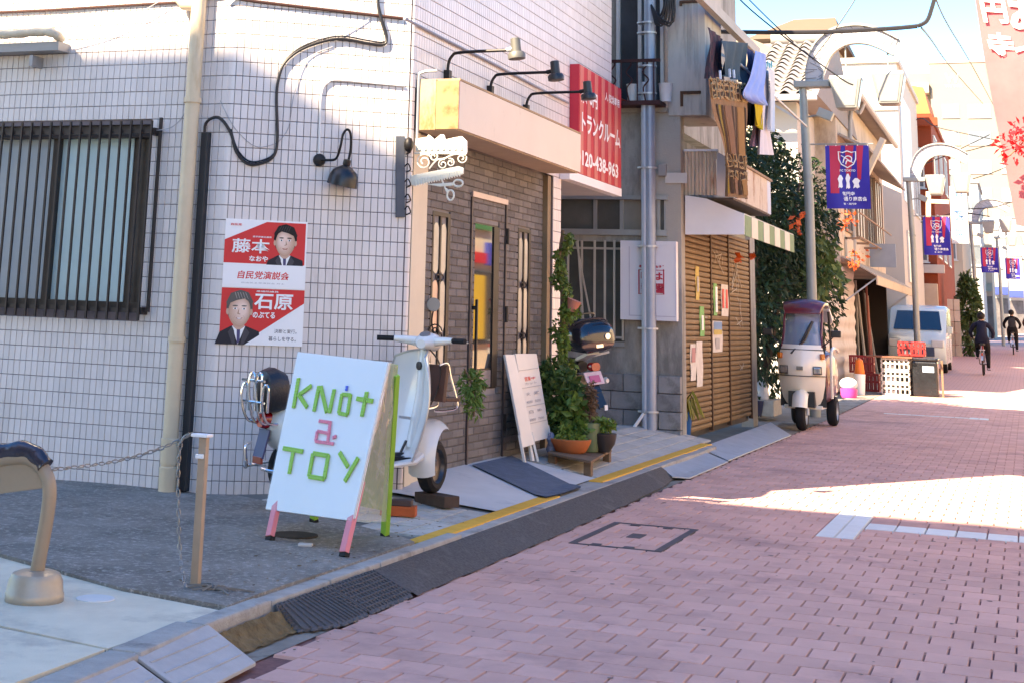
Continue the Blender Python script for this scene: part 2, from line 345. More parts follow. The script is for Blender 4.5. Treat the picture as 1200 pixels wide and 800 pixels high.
# asphalt apron in front of the tiled wall
ASPH = mat('old_asphalt', (.22, .20, .175), .95, var=.38, scale=2.6, bump=1., bscale=130, dirt=((.44, .41, .37), .42, 34))
ap = MB(); top = [(-3.13, 5.90), (-3.13, 8.02), (-3.26, 8.16), (-4.90, 9.26), (-5.1, 9.2), (-9, 9.2), (-9, 8.28), (-4.73, 6.43), (-3.70, 5.99)]
def apz(x, y): return .128 + .012 * noise.noise(V((x * 1.3, y * 1.3, 0)))
def tri_grid(poly, fn, step):
    bm = bmesh.new(); f = bm.faces.new([bm.verts.new((x, y, 0)) for x, y in poly])
    x0, x1 = min(p[0] for p in poly), max(p[0] for p in poly); y0, y1 = min(p[1] for p in poly), max(p[1] for p in poly)
    x = x0 + step
    while x < x1: bmesh.ops.bisect_plane(bm, geom=bm.verts[:] + bm.edges[:] + bm.faces[:], plane_co=(x, 0, 0), plane_no=(1, 0, 0)); x += step
    y = y0 + step
    while y < y1: bmesh.ops.bisect_plane(bm, geom=bm.verts[:] + bm.edges[:] + bm.faces[:], plane_co=(0, y, 0), plane_no=(0, 1, 0)); y += step
    bm.verts.index_update(); b = MB(); b.add([(v.co.x, v.co.y, fn(v.co.x, v.co.y)) for v in bm.verts], [[v.index for v in f.verts] for f in bm.faces])
    for e in bm.edges:
        if len(e.link_faces) == 1:
            u, v = [q.co for q in e.verts]; b.poly((u.x, u.y, fn(u.x, u.y)), (v.x, v.y, fn(v.x, v.y)), (v.x, v.y, .0), (u.x, u.y, .0))
    bm.free(); return b
structure(tri_grid(top, apz, .3).build('asphalt_apron', ASPH, smooth=True))
# flag pavement along the shop, rising to the door
def pz(x, y):
    s = min(1, max(0, (y - 8.6) / 2.2)); u = min(1, max(0, (-3.26 - x) / .72)); return .10 + .115 * s * u
FLAG = mat('paving_flag', (.46, .44, .40), .9, var=.12, scale=10, rand=.07, bump=.4, bscale=160, dirt=((.26, .25, .23), .3, 2.5), world=True)
SCREED = mat('smooth_screed', (.54, .53, .51), .85, var=.08, scale=4, bump=.15, dirt=((.36, .37, .38), .25, 3))
pv = structure(tri_grid([(-3.245, 8.18), (-3.245, 16.5), (-3.3, 17.2), (-6.2, 17.2), (-6.2, 13.3), (-4.2, 13.3), (-4.2, 10.0), (-5.1, 9.4)], lambda x, y: pz(x, y) - .012, .35).build('shop_pavement', mat('flag_joint', (.17, .165, .15), .95)))
items = []
x = -3.25
while x > -6.2:
    y = 8.15
    while y < 17.1:
        cx, cyy = x - .075, y + .15
        inside = (cyy - 8.14) > (-3.24 - cx) * .66 + .12 and (cx > -4.0 or cyy > 13.5 or (cyy - 9.2) < (cx + 5.05) * .68 - .15)
        if inside and not (9.75 < cyy < 12.25 and cx > -4.06):
            items.append((cx, cyy))
        y += .3
    x -= .15
big, rest = split300(items, lambda p: parea([(p[0] + i * .07, p[1] + j * .15, pz(*p)) for i, j in ((-1, -1), (1, -1), (1, 1), (-1, 1))]))
q0 = pmesh(.146, .296, FLAG, 'f'); fm = q0.mesh('paving_flag', FLAG)
for x, y in big:
    sl_ = math.atan2(pz(x + .07, y) - pz(x - .07, y), .14); piece('paving_flag', fm, pv, Matrix.Translation((x, y, pz(x, y) + rnd.uniform(-.001, .001))) @ Matrix.Rotation(-sl_, 4, 'Y'))
b = MB()
for x, y in rest: b.add([p + V((x, y, pz(x, y))) for p in q0.v], q0.f)
b.build('paving_flag_field', FLAG, pv, stuff=True) if rest else None
b = MB().grid(lambda u, v: V((-4.05 + .805 * u, 9.75 + 2.5 * v, pz(-4.05 + .805 * u, 9.75 + 2.5 * v) + .004)), 8, 16); b.build('screed_ramp', SCREED, pv, smooth=True)
YEL = mat('yellow_paint', (.72, .38, .06), .8, var=.1, scale=10, rand=.03, bump=.3, bscale=150, dirt=((.45, .3, .12), .3, 9))
yb = pmesh(.118, .296, YEL, 'y').mesh('yellow_edge_block', YEL)
for y in [8.14 + .3 * i for i in range(9)] + [12.02 + .3 * i for i in range(15)]: piece('yellow_edge_block', yb, pv, Matrix.Translation((-3.185, y + .15, .106)))
b = MB(); b.bx(-3.25, -3.12, 8.14, 16.55, .0, .095); b.build('edge_bed', CONC, pv)
# kerb stones
kerb = structure(MB().bx(-3.12, -3.06, 6, 6.1, -.02, .0).build('kerb', CONC))
pts = [(-2.80, 2.6), (-2.87, 3.4), (-2.93, 4.2), (-2.99, 5.0), (-3.035, 5.55)] + [(-3.045, 6.15 + .6 * i) for i in range(18)]
for i, ((xa, ya), (xb, yb_)) in enumerate(zip(pts, pts[1:])):
    wdt = .13 if ya < 5.5 else .095; h = .118 if ya < 8 else .098
    q = MB().prism([(xa - wdt, ya + .004, -.03), (xa, ya + .004, -.03), (xb, yb_ - .004, -.03), (xb - wdt, yb_ - .004, -.03)], (0, 0, h + .03 + rnd.uniform(-.003, .003)))
    q.build('kerb_stone', CONC, kerb, bevel=.012)
# dark mossy foot of the kerb
b = MB().grid(lambda u, v: V((-3.045 + .03 + .09 * u + .012 * noise.noise(V((u * 4, v * 9, 0))), 5.5 + .78 * v, .004 + .075 * (1 - u) ** 1.5 + .01 * noise.noise(V((u * 5, v * 14, 3))))), 6, 24)
b.build('kerb_silt', mat('silt', (.16, .115, .06), 1, var=.4, scale=22, bump=1, bscale=70), kerb)
# asphalt wedge against the kerb
DK = mat('dark_asphalt', (.105, .098, .096), .95, var=.4, scale=60, bump=1, bscale=150, dirt=((.16, .15, .145), .3, 4))
low = [(7.25, -2.80), (8.0, -2.795), (9, -2.80), (10, -2.80), (11.5, -2.82), (13, -2.86), (13.75, -2.93)]
def lowx(y):
    for (a, p), (c, q) in zip(low, low[1:]):
        if y <= c: return p + (q - p) * (y - a) / (c - a)
    return low[-1][1]
def wedge(u, v):
    y = 7.22 + (13.72 - 7.22) * v; x1 = lowx(y) + .015 * noise.noise(V((y * 3, 0, 0))); x0 = -3.045; x = x0 + (x1 - x0) * u; return V((x, y, .088 * (1 - u) ** .9 + .005))
structure(MB().grid(wedge, 8, 60).build('asphalt_wedge', DK, smooth=True))
# rubber ramp plates with a raised grid
def rubber_ramp(y0, y1, lab, end):
    t = thing('kerb_ramp', lab, 'ramp', (-2.93, (y0 + y1) / 2, 0), group='rubber ramps against the kerb')
    def P(u, v, d=0): 
        y = y0 + (y1 - y0) * v; s = 1 if not end else min(1, .25 + 1.1 * v ** .5); return V((-3.03 + .215 * u * s, y, .092 * (1 - u) + .010 + d))
    b = MB().grid(lambda u, v: P(u, v), 6, 10)
    for i in range(10): b.poly(P(1, i / 10), P(1, (i + 1) / 10), P(1, (i + 1) / 10) - V((0, 0, .012)), P(1, i / 10) - V((0, 0, .012)))
    b.build('plate', RUBBER_G, t)
    b = MB()
    for i in range(1, 8): b.tube([P(i / 8, .02, .003), P(i / 8, .98, .003)], .006, 4)
    for j in range(0, 15): b.tube([P(.03, j / 14, .003), P(.97, j / 14, .003)], .006, 4)
    b.build('rib_grid', RUBBER_G, t)
    b = MB(); n = 9
    for j in range(n): q = P(1, (j + .5) / n, -.006); b.ell(q, (.014, .03, .008), 8)
    b.build('scalloped_edge', RUBBER_G, t)
RUBBER_G = mat('ramp_rubber', (.085, .085, .092), .75, var=.2, scale=15, bump=.3, bscale=100, dirt=((.18, .175, .17), .2, 6))
rubber_ramp(6.15, 6.66, 'dark rubber ramp with rounded end, first one from the left', True)
rubber_ramp(6.68, 7.20, 'dark gridded rubber ramp between the rounded end and the asphalt wedge', False)
# steel crossing plates
PLT = mat('steel_plate', (.36, .40, .44), .55, .35, var=.12, scale=6, bump=.2, bscale=90, dirt=((.25, .26, .27), .25, 5))
def plate(pts, lab, thick=.012, ribs=0, mt=PLT):
    pts = [V(p) for p in pts]; b = MB().prism(pts, (0, 0, thick)); a, bb, c, d = pts[0], pts[1], pts[-2], pts[-1]
    for i in range(ribs):
        f = (i + 1) / (ribs + 1); p, q = a.lerp(d, f), bb.lerp(c, f); b.bar(p.lerp(q, .05) + V((0, 0, thick)), p.lerp(q, .95) + V((0, 0, thick)), .012, .006)
    return b.solo('crossing_plate', mt, lab, 'ramp plate', 'plates laid from the road up the kerb', bevel=.003)
plate([(-3.10, 13.86, .085), (-3.15, 15.9, .085), (-2.80, 15.62, .006), (-2.80, 13.75, .006), (-2.92, 13.6, .02)], 'blue grey steel plate beside the end of the dark asphalt wedge')
plate([(-3.16, 16.05, .085), (-3.2, 21.0, .085), (-2.8, 20.0, .006), (-2.82, 15.75, .006)], 'long blue grey steel plate in front of the brown shutter')
pl2 = mat('grey_ramp_plate', (.40, .40, .40), .7, .1, var=.12, scale=8, bump=.25, bscale=110)
plate([(-3.02, 4.99, .10), (-3.04, 5.58, .10), (-2.78, 5.50, .006), (-2.74, 4.93, .006)], 'ridged grey ramp plate beside the mossy end of the kerb', .014, 3, pl2)
plate([(-2.96, 4.36, .10), (-3.02, 4.96, .10), (-2.74, 4.90, .006), (-2.68, 4.30, .006)], 'ridged grey ramp plate at the bottom edge of the photo', .014, 3, pl2)
# square inspection chamber in the pavers
t = thing('manhole_cover', 'square paver filled manhole cover with a dark steel frame in the street', 'manhole cover', (-2.38, 10, 0))
MF = mat('cast_frame', (.10, .085, .09), .7, .3, var=.2)
x0, x1, y0, y1 = -2.66, -2.09, 9.40, 10.54
for a in ((x0, x0 + .045, y0, y1), (x1 - .045, x1, y0, y1), (x0 + .046, x1 - .046, y0, y0 + .022), (x0 + .046, x1 - .046, y1 - .022, y1)): MB().bx(*a, -.008, .004).build('frame_bar', MF, t)
MB().bx(-2.42, -2.33, 9.88, 10.07, -.008, .004).build('centre_plate', MF, t)
for a in ((-2.50, y0 + .026), (-2.30, y0 + .026), (-2.50, y1 - .09), (-2.28, y1 - .09)): MB().bx(a[0] - .03, a[0] + .03, a[1], a[1] + .06, -.008, .004).build('lifting_plate', MF, t)
# ================================================================ tiled corner building with the hair salon front
XT, XB, YL = -3.97, -4.03, 9.15
P0, P1 = V((-5.05, 9.15, 0)), V((-3.97, 9.885, 0)); CU = (P1 - P0).normalized(); CN = V((CU.y, -CU.x, 0)); CL = (P1 - P0).length
def on_ch(px, py, d=0.): return at_p(px, py, P0 + CN * d, CN)
tb = thing('tiled_building', 'white tiled corner building with a cut off corner and a brick faced shop front', 'building', (-4.6, 10, 0))
JOINT = mat('tile_joint', (.155, .13, .135), .9, var=.35, scale=3, dirt=((.12, .10, .10), .4, 1.2), world=True)
TILE = mat('wall_tile', (.66, .615, .60), .32, var=.06, scale=1.6, rand=.06, bump=.06, bscale=12, dirt=((.48, .44, .42), .24, 2.2, (1.5, 1.5, .25)), world=True)
WX0, WX1, WZ0, WZ1 = -7.7, -5.64, 1.27, 2.57
b = MB(); ZT = 7.63
b.bx(-9, WX0, 9.155, 9.4, -.1, ZT); b.bx(WX0, WX1, 9.155, 9.4, -.1, WZ0); b.bx(WX0, WX1, 9.155, 9.4, WZ1, ZT); b.bx(WX1, -5.06, 9.155, 9.4, -.1, ZT)
b.build('wall', JOINT, tb)
b = MB().prism([P0 - CN * .005 + V((0, 0, -.1)), P1 - CN * .005 + V((0, 0, -.1)), V((-4.06, 10.02, -.1)), V((-5.06, 9.4, -.1))], (0, 0, ZT + .1)); b.build('wall', JOINT, tb)
b = MB().bx(-8.9, XT - .005, 10.0, 15.57, 2.64, ZT); b.build('wall', JOINT, tb)
b = MB().bx(-4.5, XB - .012, 9.95, 13.42, -.05, 2.639); b.build('wall', mat('brick_mortar', (.23, .22, .22), .95, var=.2), tb)
b = MB().bx(-6.5, XT - .006, 13.42, 13.66, -.05, 2.638); b.build('wall', JOINT, tb)
MB().bx(-9, XT, 9.16, 15.57, ZT + .002, ZT + .1).build('roof', CONC, tb)
MB().bx(-9, -5.4, 15.45, 15.55, 0, 2.62).build('wall', mat('bay_wall', (.3, .29, .28), .9, var=.15), tb)
MB().bx(-8.9, XT - .02, 13.67, 15.56, 2.60, 2.632).build('soffit', mat('soffit_paint', (.42, .42, .43), .8, var=.1), tb)
# the tiles: one mesh, shared
def tmesh(w, h, d=.005, e=.0025):
    a, c = w / 2, h / 2
    return MB().add([(-a, -c, -.003), (a, -c, -.003), (a, c, -.003), (-a, c, -.003), (-a, -c, d - e), (a, -c, d - e), (a, c, d - e), (-a, c, d - e), (-a + e, -c + e, d), (a - e, -c + e, d), (a - e, c - e, d), (-a + e, c - e, d)],
        [(8, 9, 10, 11)] + [f for i in range(4) for f in ((i, (i + 1) % 4, 4 + (i + 1) % 4, 4 + i), (4 + i, 4 + (i + 1) % 4, 8 + (i + 1) % 4, 8 + i))])
def frame(o, r, u):
    r, u = V(r).normalized(), V(u).normalized(); n = r.cross(u); return Matrix(((r.x, u.x, n.x, o[0]), (r.y, u.y, n.y, o[1]), (r.z, u.z, n.z, o[2]), (0, 0, 0, 1)))
T0 = tmesh(.0464, .0958); TM = T0.mesh('tile', TILE); TH = tmesh(.0455, .0445)
Z = V((0, 0, 1)); tiles = []
ZROWS = [.105 + .1 * i for i in range(52)]
def field(o, r, c0, c1, z0, z1, hole=None):
    o, r = V(o), V(r)
    for z in ZROWS:
        if z < z0 - .01 or z + .1 > z1 + .06: continue
        for c in range(c0, c1):
            p = o + r * (.05 * (c + .5)) + Z * (z + .05)
            if hole and hole(p): continue
            tiles.append((p, r))
field((-5.072, YL, 0), (-1, 0, 0), 0, 58, .1, 4.4, lambda p: p.x < WX1 - .01 and p.x > WX0 and WZ0 - .08 < p.z < WZ1 + .07)
nch = int((CL - .05) / .05); field(P0 + CU * .026, CU, 0, nch, .1, 4.4)
field((XT, 9.912, 0), (0, 1, 0), 0, 113, 2.60, 5.2, lambda p: p.z < 2.9 and 9.93 < p.y < 13.2)
field((XT, 13.425, 0), (0, 1, 0), 0, 5, .1, 2.6)
def tfr(p, r):
    rr = -r if r.x < -.9 else r
    return frame(p, rr, Z)
def tar(t):
    p, r = t; return parea([p - r * .0225 - Z * .047, p + r * .0225 - Z * .047, p + r * .0225 + Z * .047, p - r * .0225 + Z * .047])
big, rest = split300(tiles, tar)
for p, r in big: piece('tile', TM, tb, tfr(p, r))
b = MB()
for p, r in rest:
    M = tfr(p, r); b.add([M @ q for q in T0.v], T0.f)
b.build('tile_field', TILE, tb, stuff=True)
# rounded corner tiles, one per course
b = MB()
for (c, a0, a1, z1) in ((P0, V((-1, 0, 0)), CU, 4.4), (P1, -CU, V((0, 1, 0)), 4.4)):
    pa, pb = c + a0 * .024, c + a1 * .024; na, nb = (V((0, -1, 0)), CN) if c is P0 else (CN, V((1, 0, 0)))
    for z in ZROWS:
        if z > z1: continue
        ring = []
        for i in range(6):
            t = i / 5; p = (pa * (1 - t) ** 2 + c * 2 * t * (1 - t) + pb * t * t) + (na.lerp(nb, t)).normalized() * .004; ring.append(p)
        b.add([p + Z * (z + .0025) for p in ring] + [p + Z * (z + .0975) for p in ring], [(i, i + 1, i + 7, i + 6) for i in range(5)])
b.build('corner_tiles', TILE, tb, stuff=True, smooth=True)
# soft grout joint column shown at the end of the facade
# ---- window of the left wall
BRZ = mat('bronze_aluminium', (.045, .035, .032), .45, .4, var=.2)
wn = MB(); wn.bx(WX0, WX1, 9.18, 9.26, WZ0, WZ0 + .06); wn.bx(WX0, WX1, 9.18, 9.26, WZ1 - .09, WZ1); wn.bx(WX1 - .045, WX1, 9.179, 9.261, WZ0 + .061, WZ1 - .091)
win = wn.build('window', BRZ, tb)
PANE = mat('frosted_pane', (.50, .66, .66), .35, var=.08, scale=1.5, spec=.5); PANE2 = mat('frosted_pane_grey', (.34, .39, .42), .3, var=.12, scale=2)
a = at_y(62, 250, 9.22).x; c = at_y(150, 250, 9.22).x
MB().bx(WX0, a - .03, 9.225, 9.235, WZ0 + .06, WZ1 - .09).build('pane', PANE2, win)
MB().bx(a - .03, a + .03, 9.20, 9.24, WZ0 + .06, WZ1 - .09).build('stile', BRZ, win)
MB().bx(a + .03, c, 9.235, 9.245, WZ0 + .06, WZ1 - .09).build('pane', PANE, win)
MB().bx(c, WX1 - .045, 9.24, 9.25, WZ0 + .06, WZ1 - .09).build('pane', mat('dim_pane', (.07, .055, .045), .1, var=.4, scale=3, spec=.8), win)
# ---- grille
gr = thing('window_grille', 'dark bronze vertical bar grille over the left window', 'window grille', (-6.6, 9.08, 1.25))
MB().bx(WX0, WX1 + .03, 9.075, 9.10, WZ1 - .075, WZ1 - .045).build('rail', BRZ, gr); MB().bx(WX0, WX1 + .03, 9.075, 9.10, WZ0 - .01, WZ0 + .02).build('rail', BRZ, gr)
for z in (WZ0 + .005, WZ1 - .06): MB().bx(WX1 + .0, WX1 + .04, 9.072, 9.15, z - .025, z + .025).build('bracket', BRZ, gr)
xb = at_y(170, 250, 9.06).x; k = 0
while xb - .085 * k > WX0: x = xb - .085 * k; MB().bx(x - .0065, x + .0065, 9.058, 9.074, WZ0 - .06, WZ1 + .015).build('bar', BRZ, gr); k += 1
MB().bx(WX1 + .055, WX1 + .075, 9.10, 9.12, WZ0 - .0, WZ1 + .04).build('end_post', BRZ, gr)
# ---- brick front
BRK = mat('grey_brick', (.155, .146, .142), .8, var=.14, scale=12, rand=.2, bump=.5, bscale=70, dirt=((.25, .235, .22), .25, 5), world=True)
DY0, DY1, DZ0, DZ1 = 11.345, 12.215, .215, 2.245
holes = [(10.50, 10.88, .72, 2.075), (12.575, 12.945, .72, 2.08), (11.46, 12.07, .76, 2.06)]
regs = [(10.34, DY0 - .012), (DY0 + .012, DY1 - .012), (DY1 + .012, 13.30)]
bricks = []
for r_ in range(43):
    z0 = .20 + .0575 * r_; z1 = z0 + .0525
    if z1 > 2.66: break
    off = -.118 if r_ % 2 else 0
    for k in range(14):
        y0 = 10.34 + off + .237 * k; y1 = y0 + .230
        for ra, rb in (regs if z1 < DZ1 else [(10.34, 13.30)]):
            segs = [(max(y0, ra), min(y1, rb))]
            for h in holes:
                if z1 > h[2] and z0 < h[3]:
                    n = []
                    for s0, s1 in segs:
                        if h[0] < s1 and h[1] > s0: n += [(s0, min(s1, h[0])), (max(s0, h[1]), s1)]
                        else: n.append((s0, s1))
                    segs = n
            for s0, s1 in segs:
                if s1 - s0 > .012: bricks.append((s0, s1, z0, z1))
big, rest = split300(bricks, lambda q: parea([(XB, q[0], q[2]), (XB, q[1], q[2]), (XB, q[1], q[3]), (XB, q[0], q[3])]))
BMS = {}
def bsh(l):
    l = round(l, 3)
    if l not in BMS: BMS[l] = (lambda t: (t, t.mesh('brick', BRK)))(tmesh(l, .0525, .012, .004))
    return BMS[l]
for s0, s1, z0, z1 in big: piece('brick', bsh(s1 - s0)[1], tb, frame((XB - .012 + rnd.uniform(0, .003), (s0 + s1) / 2, (z0 + z1) / 2), (0, 1, 0), Z))
b = MB()
for s0, s1, z0, z1 in rest:
    M = frame((XB - .012 + rnd.uniform(0, .003), (s0 + s1) / 2, (z0 + z1) / 2), (0, 1, 0), Z); b.add([M @ q for q in tmesh(s1 - s0, .0525, .012, .004).v], T0.f)
b.build('brick_field', BRK, tb, stuff=True)
# ---- door
IRON = mat('black_iron', (.018, .016, .016), .5, .5, var=.2); PINKST = mat('pinkish_steel', (.42, .35, .36), .4, .5, var=.1)
MIRR = mat('door_glass', (.10, .10, .10), .03, .75, var=.1, scale=2)
dr = MB().bx(XB - .03, XB - .011, 11.46, 12.07, .76, 2.06).build('door', IRON, tb)
MB().bx(XB - .010, XB - .006, 11.475, 11.92, .92, 2.045).build('glass', MIRR, dr)
MB().bx(XB - .012, XB - .004, 11.475, 11.92, .775, .905).build('lower_pane', mat('grey_pane', (.22, .2, .2), .15, var=.15, scale=3, spec=.8), dr)
MB().bx(XB - .010, XB + .004, 11.925, 12.06, .775, 2.045).build('dark_stile', IRON, dr)
b = MB(); b.bx(XB + .001, XB + .016, DY0 - .012, DY0 + .010, DZ0, DZ1); b.bx(XB + .001, XB + .016, DY1 - .010, DY1 + .012, DZ0, DZ1); b.build('door_frame', mat('door_frame_dark', (.07, .055, .055), .5, .4), dr)
MB().bx(XB + .001, XB + .022, DY0 - .012, DY1 + .012, DZ1 + .002, DZ1 + .045).build('door_head', PINKST, dr)
b = MB(); b.bx(XB + .03, XB + .05, 11.405, 11.43, .86, 1.45); b.bx(XB, XB + .031, 11.41, 11.425, .90, .93); b.bx(XB, XB + .031, 11.41, 11.425, 1.37, 1.40); b.build('handle', IRON, dr, bevel=.004)
for z in (.42, 1.28, 1.92): MB().lathe((XB + .022, DY1 + .005, z), [(.016, 0), (.016, .13)], 10).build('hinge', IRON, dr)
# ---- leaded side windows
PALEG = mat('milky_glass', (.34, .34, .30), .25, var=.2, scale=4, spec=.7); AMB = mat('amber_glass', (.55, .33, .24), .25, var=.2, scale=4, spec=.6)
for wi, (y0, y1, z0, z1) in enumerate(holes[:2]):
    f = MB(); f.bx(XB - .03, XB - .013, y0, y1, z0, z1); sw = f.build('side_window', IRON, tb)
    b = MB(); 
    for a in ((y0, y0 + .03, z0, z1), (y1 - .06, y1, z0, z1), (y0 + .03, y1 - .06, z0, z0 + .03), (y0 + .03, y1 - .06, z1 - .03, z1), ((y0 + y1) / 2 - .03, (y0 + y1) / 2, z0 + .03, z1 - .03)): b.bx(XB - .012, XB + .004, *a)
    b.build('frame', IRON, sw)
    ym = (y0 + y1) / 2 - .015
    for i in range(3):
        za = z0 + .05 + i * (z1 - z0 - .08) / 3; zb = za + (z1 - z0 - .08) / 3 - .05
        for ya, yb_, mt in ((y0 + .035, ym - .02, AMB if i == 1 and wi == 0 else PALEG), (ym + .02, y1 - .07, PALEG)):
            n = 8; pts = [V((XB - .009, (ya + yb_) / 2 + (yb_ - ya) / 2 * math.cos(t), (zb - .06) + .06 * math.sin(t))) for t in [math.pi * k / n for k in range(n + 1)]] + [V((XB - .009, (ya + yb_) / 2 - (yb_ - ya) / 2 * math.cos(t), (za + .06) - .06 * math.sin(t))) for t in [math.pi * k / n for k in range(n + 1)]]
            MB().prism(pts, (.006, 0, 0)).build('pane', mt, sw)
        if i < 2:
            zc = zb + .025; r = MB()
            for k in range(2): cc = V((XB + .002, ym + (.045 if k else -.045), zc)); r.tube([cc + V((0, .035 * math.cos(t), .02 * math.sin(t))) for t in [math.tau * q / 10 for q in range(10)]], .006, 5, closed=True)
            r.ell((XB + .004, ym, zc), (.008, .02, .03), 8); r.build('knot', IRON, sw)
# ---- recess posts, canopy
CREAM = mat('cream_paint', (.62, .55, .43), .55, var=.06, scale=3, dirt=((.45, .33, .2), .18, 3, (1, 1, .3)))
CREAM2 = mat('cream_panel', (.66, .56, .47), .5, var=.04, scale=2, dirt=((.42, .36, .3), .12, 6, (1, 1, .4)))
RUST = mat('rusty_cream', (.34, .27, .18), .7, var=.12, scale=3, dirt=((.30, .11, .03), .5, 5, (1, 1, .35)), bump=.2)
b = MB(); b.bx(-4.06, -3.985, 9.98, 10.10, .1, 2.60); b.bx(-4.06, -4.005, 10.104, 10.32, .1, 2.60); b.build('post', CREAM, tb, bevel=.004)
b = MB(); b.bx(-4.06, -3.985, 13.31, 13.41, .1, 2.60); b.build('post', mat('brown_post', (.22, .16, .10), .6, var=.15), tb, bevel=.004)
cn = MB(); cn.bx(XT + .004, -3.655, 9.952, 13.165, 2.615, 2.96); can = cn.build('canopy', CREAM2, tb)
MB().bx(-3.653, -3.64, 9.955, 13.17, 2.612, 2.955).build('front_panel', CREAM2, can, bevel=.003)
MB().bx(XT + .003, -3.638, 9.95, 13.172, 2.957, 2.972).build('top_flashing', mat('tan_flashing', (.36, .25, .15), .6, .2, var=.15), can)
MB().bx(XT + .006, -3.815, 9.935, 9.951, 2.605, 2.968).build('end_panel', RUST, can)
MB().bx(-3.814, -3.642, 9.938, 9.951, 2.61, 2.955).build('end_panel', mat('stained_sunlit_amber', (.44, .19, .085), .4, var=.1, scale=6, dirt=((.24, .08, .025), .52, 6)), can)  # sunlit half of the end: sunlight put into the amber colour, stains over it
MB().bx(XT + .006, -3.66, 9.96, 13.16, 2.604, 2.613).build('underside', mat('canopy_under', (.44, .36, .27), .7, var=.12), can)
b = MB(); c0 = at_x(487, 85, XT + .03); b.tube(curve([(XT + .02, 9.93, 2.5), (XT + .02, 9.93, 2.95), (XT + .05, 9.93, 3.02), (XT + .16, 9.935, 3.03)]), .012, 6)
b.build('conduit', mat('grey_conduit', (.36, .38, .4), .5, .3), can)
# ---- three spotlights over the canopy
GREYL = mat('lamp_grey', (.11, .11, .10), .5, .2, var=.1)
for i, (bx_, by_, hx, hy, hm, lab) in enumerate(((525, 86, 606, 58, GREYL, 'grey headed spotlight on a bent arm above the canopy, nearest the street corner'), (575, 104, 652, 84, BLACK, 'black spotlight on a bent arm above the canopy, middle of the three'), (617, 126, 690, 107, BLACK, 'black spotlight on a bent arm in front of the red sign'))):
    p = at_x(bx_, by_, XT + .03); hd = at_y(hx, hy, p.y)
    t = thing('spotlight', lab, 'spotlight', p, group='spotlights above the shop canopy')
    MB().bx(XT + .006, XT + .05, p.y - .03, p.y + .03, p.z - .12, p.z + .02).build('wall_bracket', IRON, t)
    zt = hd.z - .005
    MB().tube(curve([(p.x, p.y, p.z - .06), (p.x, p.y, zt - .10), (p.x + .03, p.y, zt - .03), (p.x + .10, p.y, zt - .005), (hd.x - .10, p.y, zt + .0), (hd.x - .05, p.y, zt + .0)], 5), .012, 8).build('arm', IRON, t, smooth=True)
    Mt = Matrix.Rotation(math.radians(-6), 3, 'Y')
    MB().lathe((hd.x, p.y, hd.z - .075), [(.052, 0), (.064, .002), (.066, .035), (.056, .052), (.038, .056), (.036, .155), (.03, .16)], 18, Mt).build('head', hm, t, smooth=True)
    MB().tube([(hd.x - .08, p.y, zt), (hd.x - .03, p.y, zt + .01)], .018, 8).build('swivel', IRON if i else STEEL, t)
# ---- red sign
sg = thing('storage_sign', 'red striped storage room sign with white lettering on the tiled wall', 'sign', (XT + .06, 14.8, 2.7))
Y0, Y1, Z0_, Z1_ = 13.93, 15.60, 2.68, 3.735
bb = at_x(650, 205, XT + .11)
MB().bx(XT + .008, XT + .105, Y0 - .32, Y1, Z0_ - .085, Z0_ - .004).build('white_base', WHITE, sg)
MB().bx(XT + .008, XT + .10, Y0, Y1, Z0_, Z1_).build('box', mat('sign_red_deep', (.48, .012, .035), .45, var=.06), sg)
S2 = mat('sign_red_light', (.58, .15, .13), .45, var=.06)
for i in range(6): y = Y0 + .03 + i * .27; MB().bx(XT + .101, XT + .1035, y, y + .13, Z0_ + .002, Z1_ - .002).build('stripe', S2, sg)
R_ = (0, 1, 0)
def st(s, y, z, w=None, h=None, bo=.02, nm='lettering'): text(s, nm, WPRINT, sg, (XT + .104, y, z), R_, Z, w, h, bo, .002)
st('トランクルーム', 14.78, 3.19, 1.52, .20, .03); st('0120-438-963', 14.65, 2.84, 1.60, .15, .03); st('0円', 14.45, 3.45, .30, .15, .03); st('人 収納専用', 15.2, 3.56, .60, .09, .02); st('月々', 14.1, 3.42, .22, .10, .02)
# ---- pipes, cables, duct on the walls
px_ = at_y(212, 320, 9.06).x
t = thing('downpipe', 'tall cream rainwater pipe on the tiled wall left of the corner', 'pipe', (px_, 9.06, .1))
CP = mat('cream_pipe', (.62, .50, .34), .5, var=.1, scale=4, dirt=((.42, .28, .13), .25, 4, (1, 1, .2)))
MB().tube([(px_, 9.065, .12), (px_, 9.065, 4.6)], .053, 14).build('pipe', CP, t, smooth=True)
for yy, r in ((118, .062), (397, .061)): z = at_y(205, yy, 9.06).z; MB().lathe((px_, 9.065, z - .02), [(r, 0), (r, .035)], 14).build('collar', CP, t)
for z in (.30, .12): MB().lathe((px_, 9.065, z), [(.059, 0), (.061, .16), (.055, .165)], 14).build('socket', CP, t, smooth=True)
z = at_y(235, 5, 9.06).z; MB().tube([(px_, 9.065, z), (px_ - .12, 9.065, z + .01), (px_ - .16, 9.06, z + .05)], [.05, .05, .04], 12).build('branch', CP, t, smooth=True)
cx = at_y(229, 350, 9.11).x
b = MB().bx(cx - .028, cx + .028, 9.09, 9.145, .13, at_y(243, 155, 9.1).z); b.solo('cable_guard', mat('black_guard', (.015, .017, .022), .45, var=.2), 'black vertical cable guard beside the cream downpipe', 'cable guard', bevel=.008)
t = at_y(242, 150, 9.1)
def chp(L, d=.02): return [on_ch(x, y, d) for x, y in L]
KC = mat('black_cable', (.015, .015, .018), .5, var=.1)
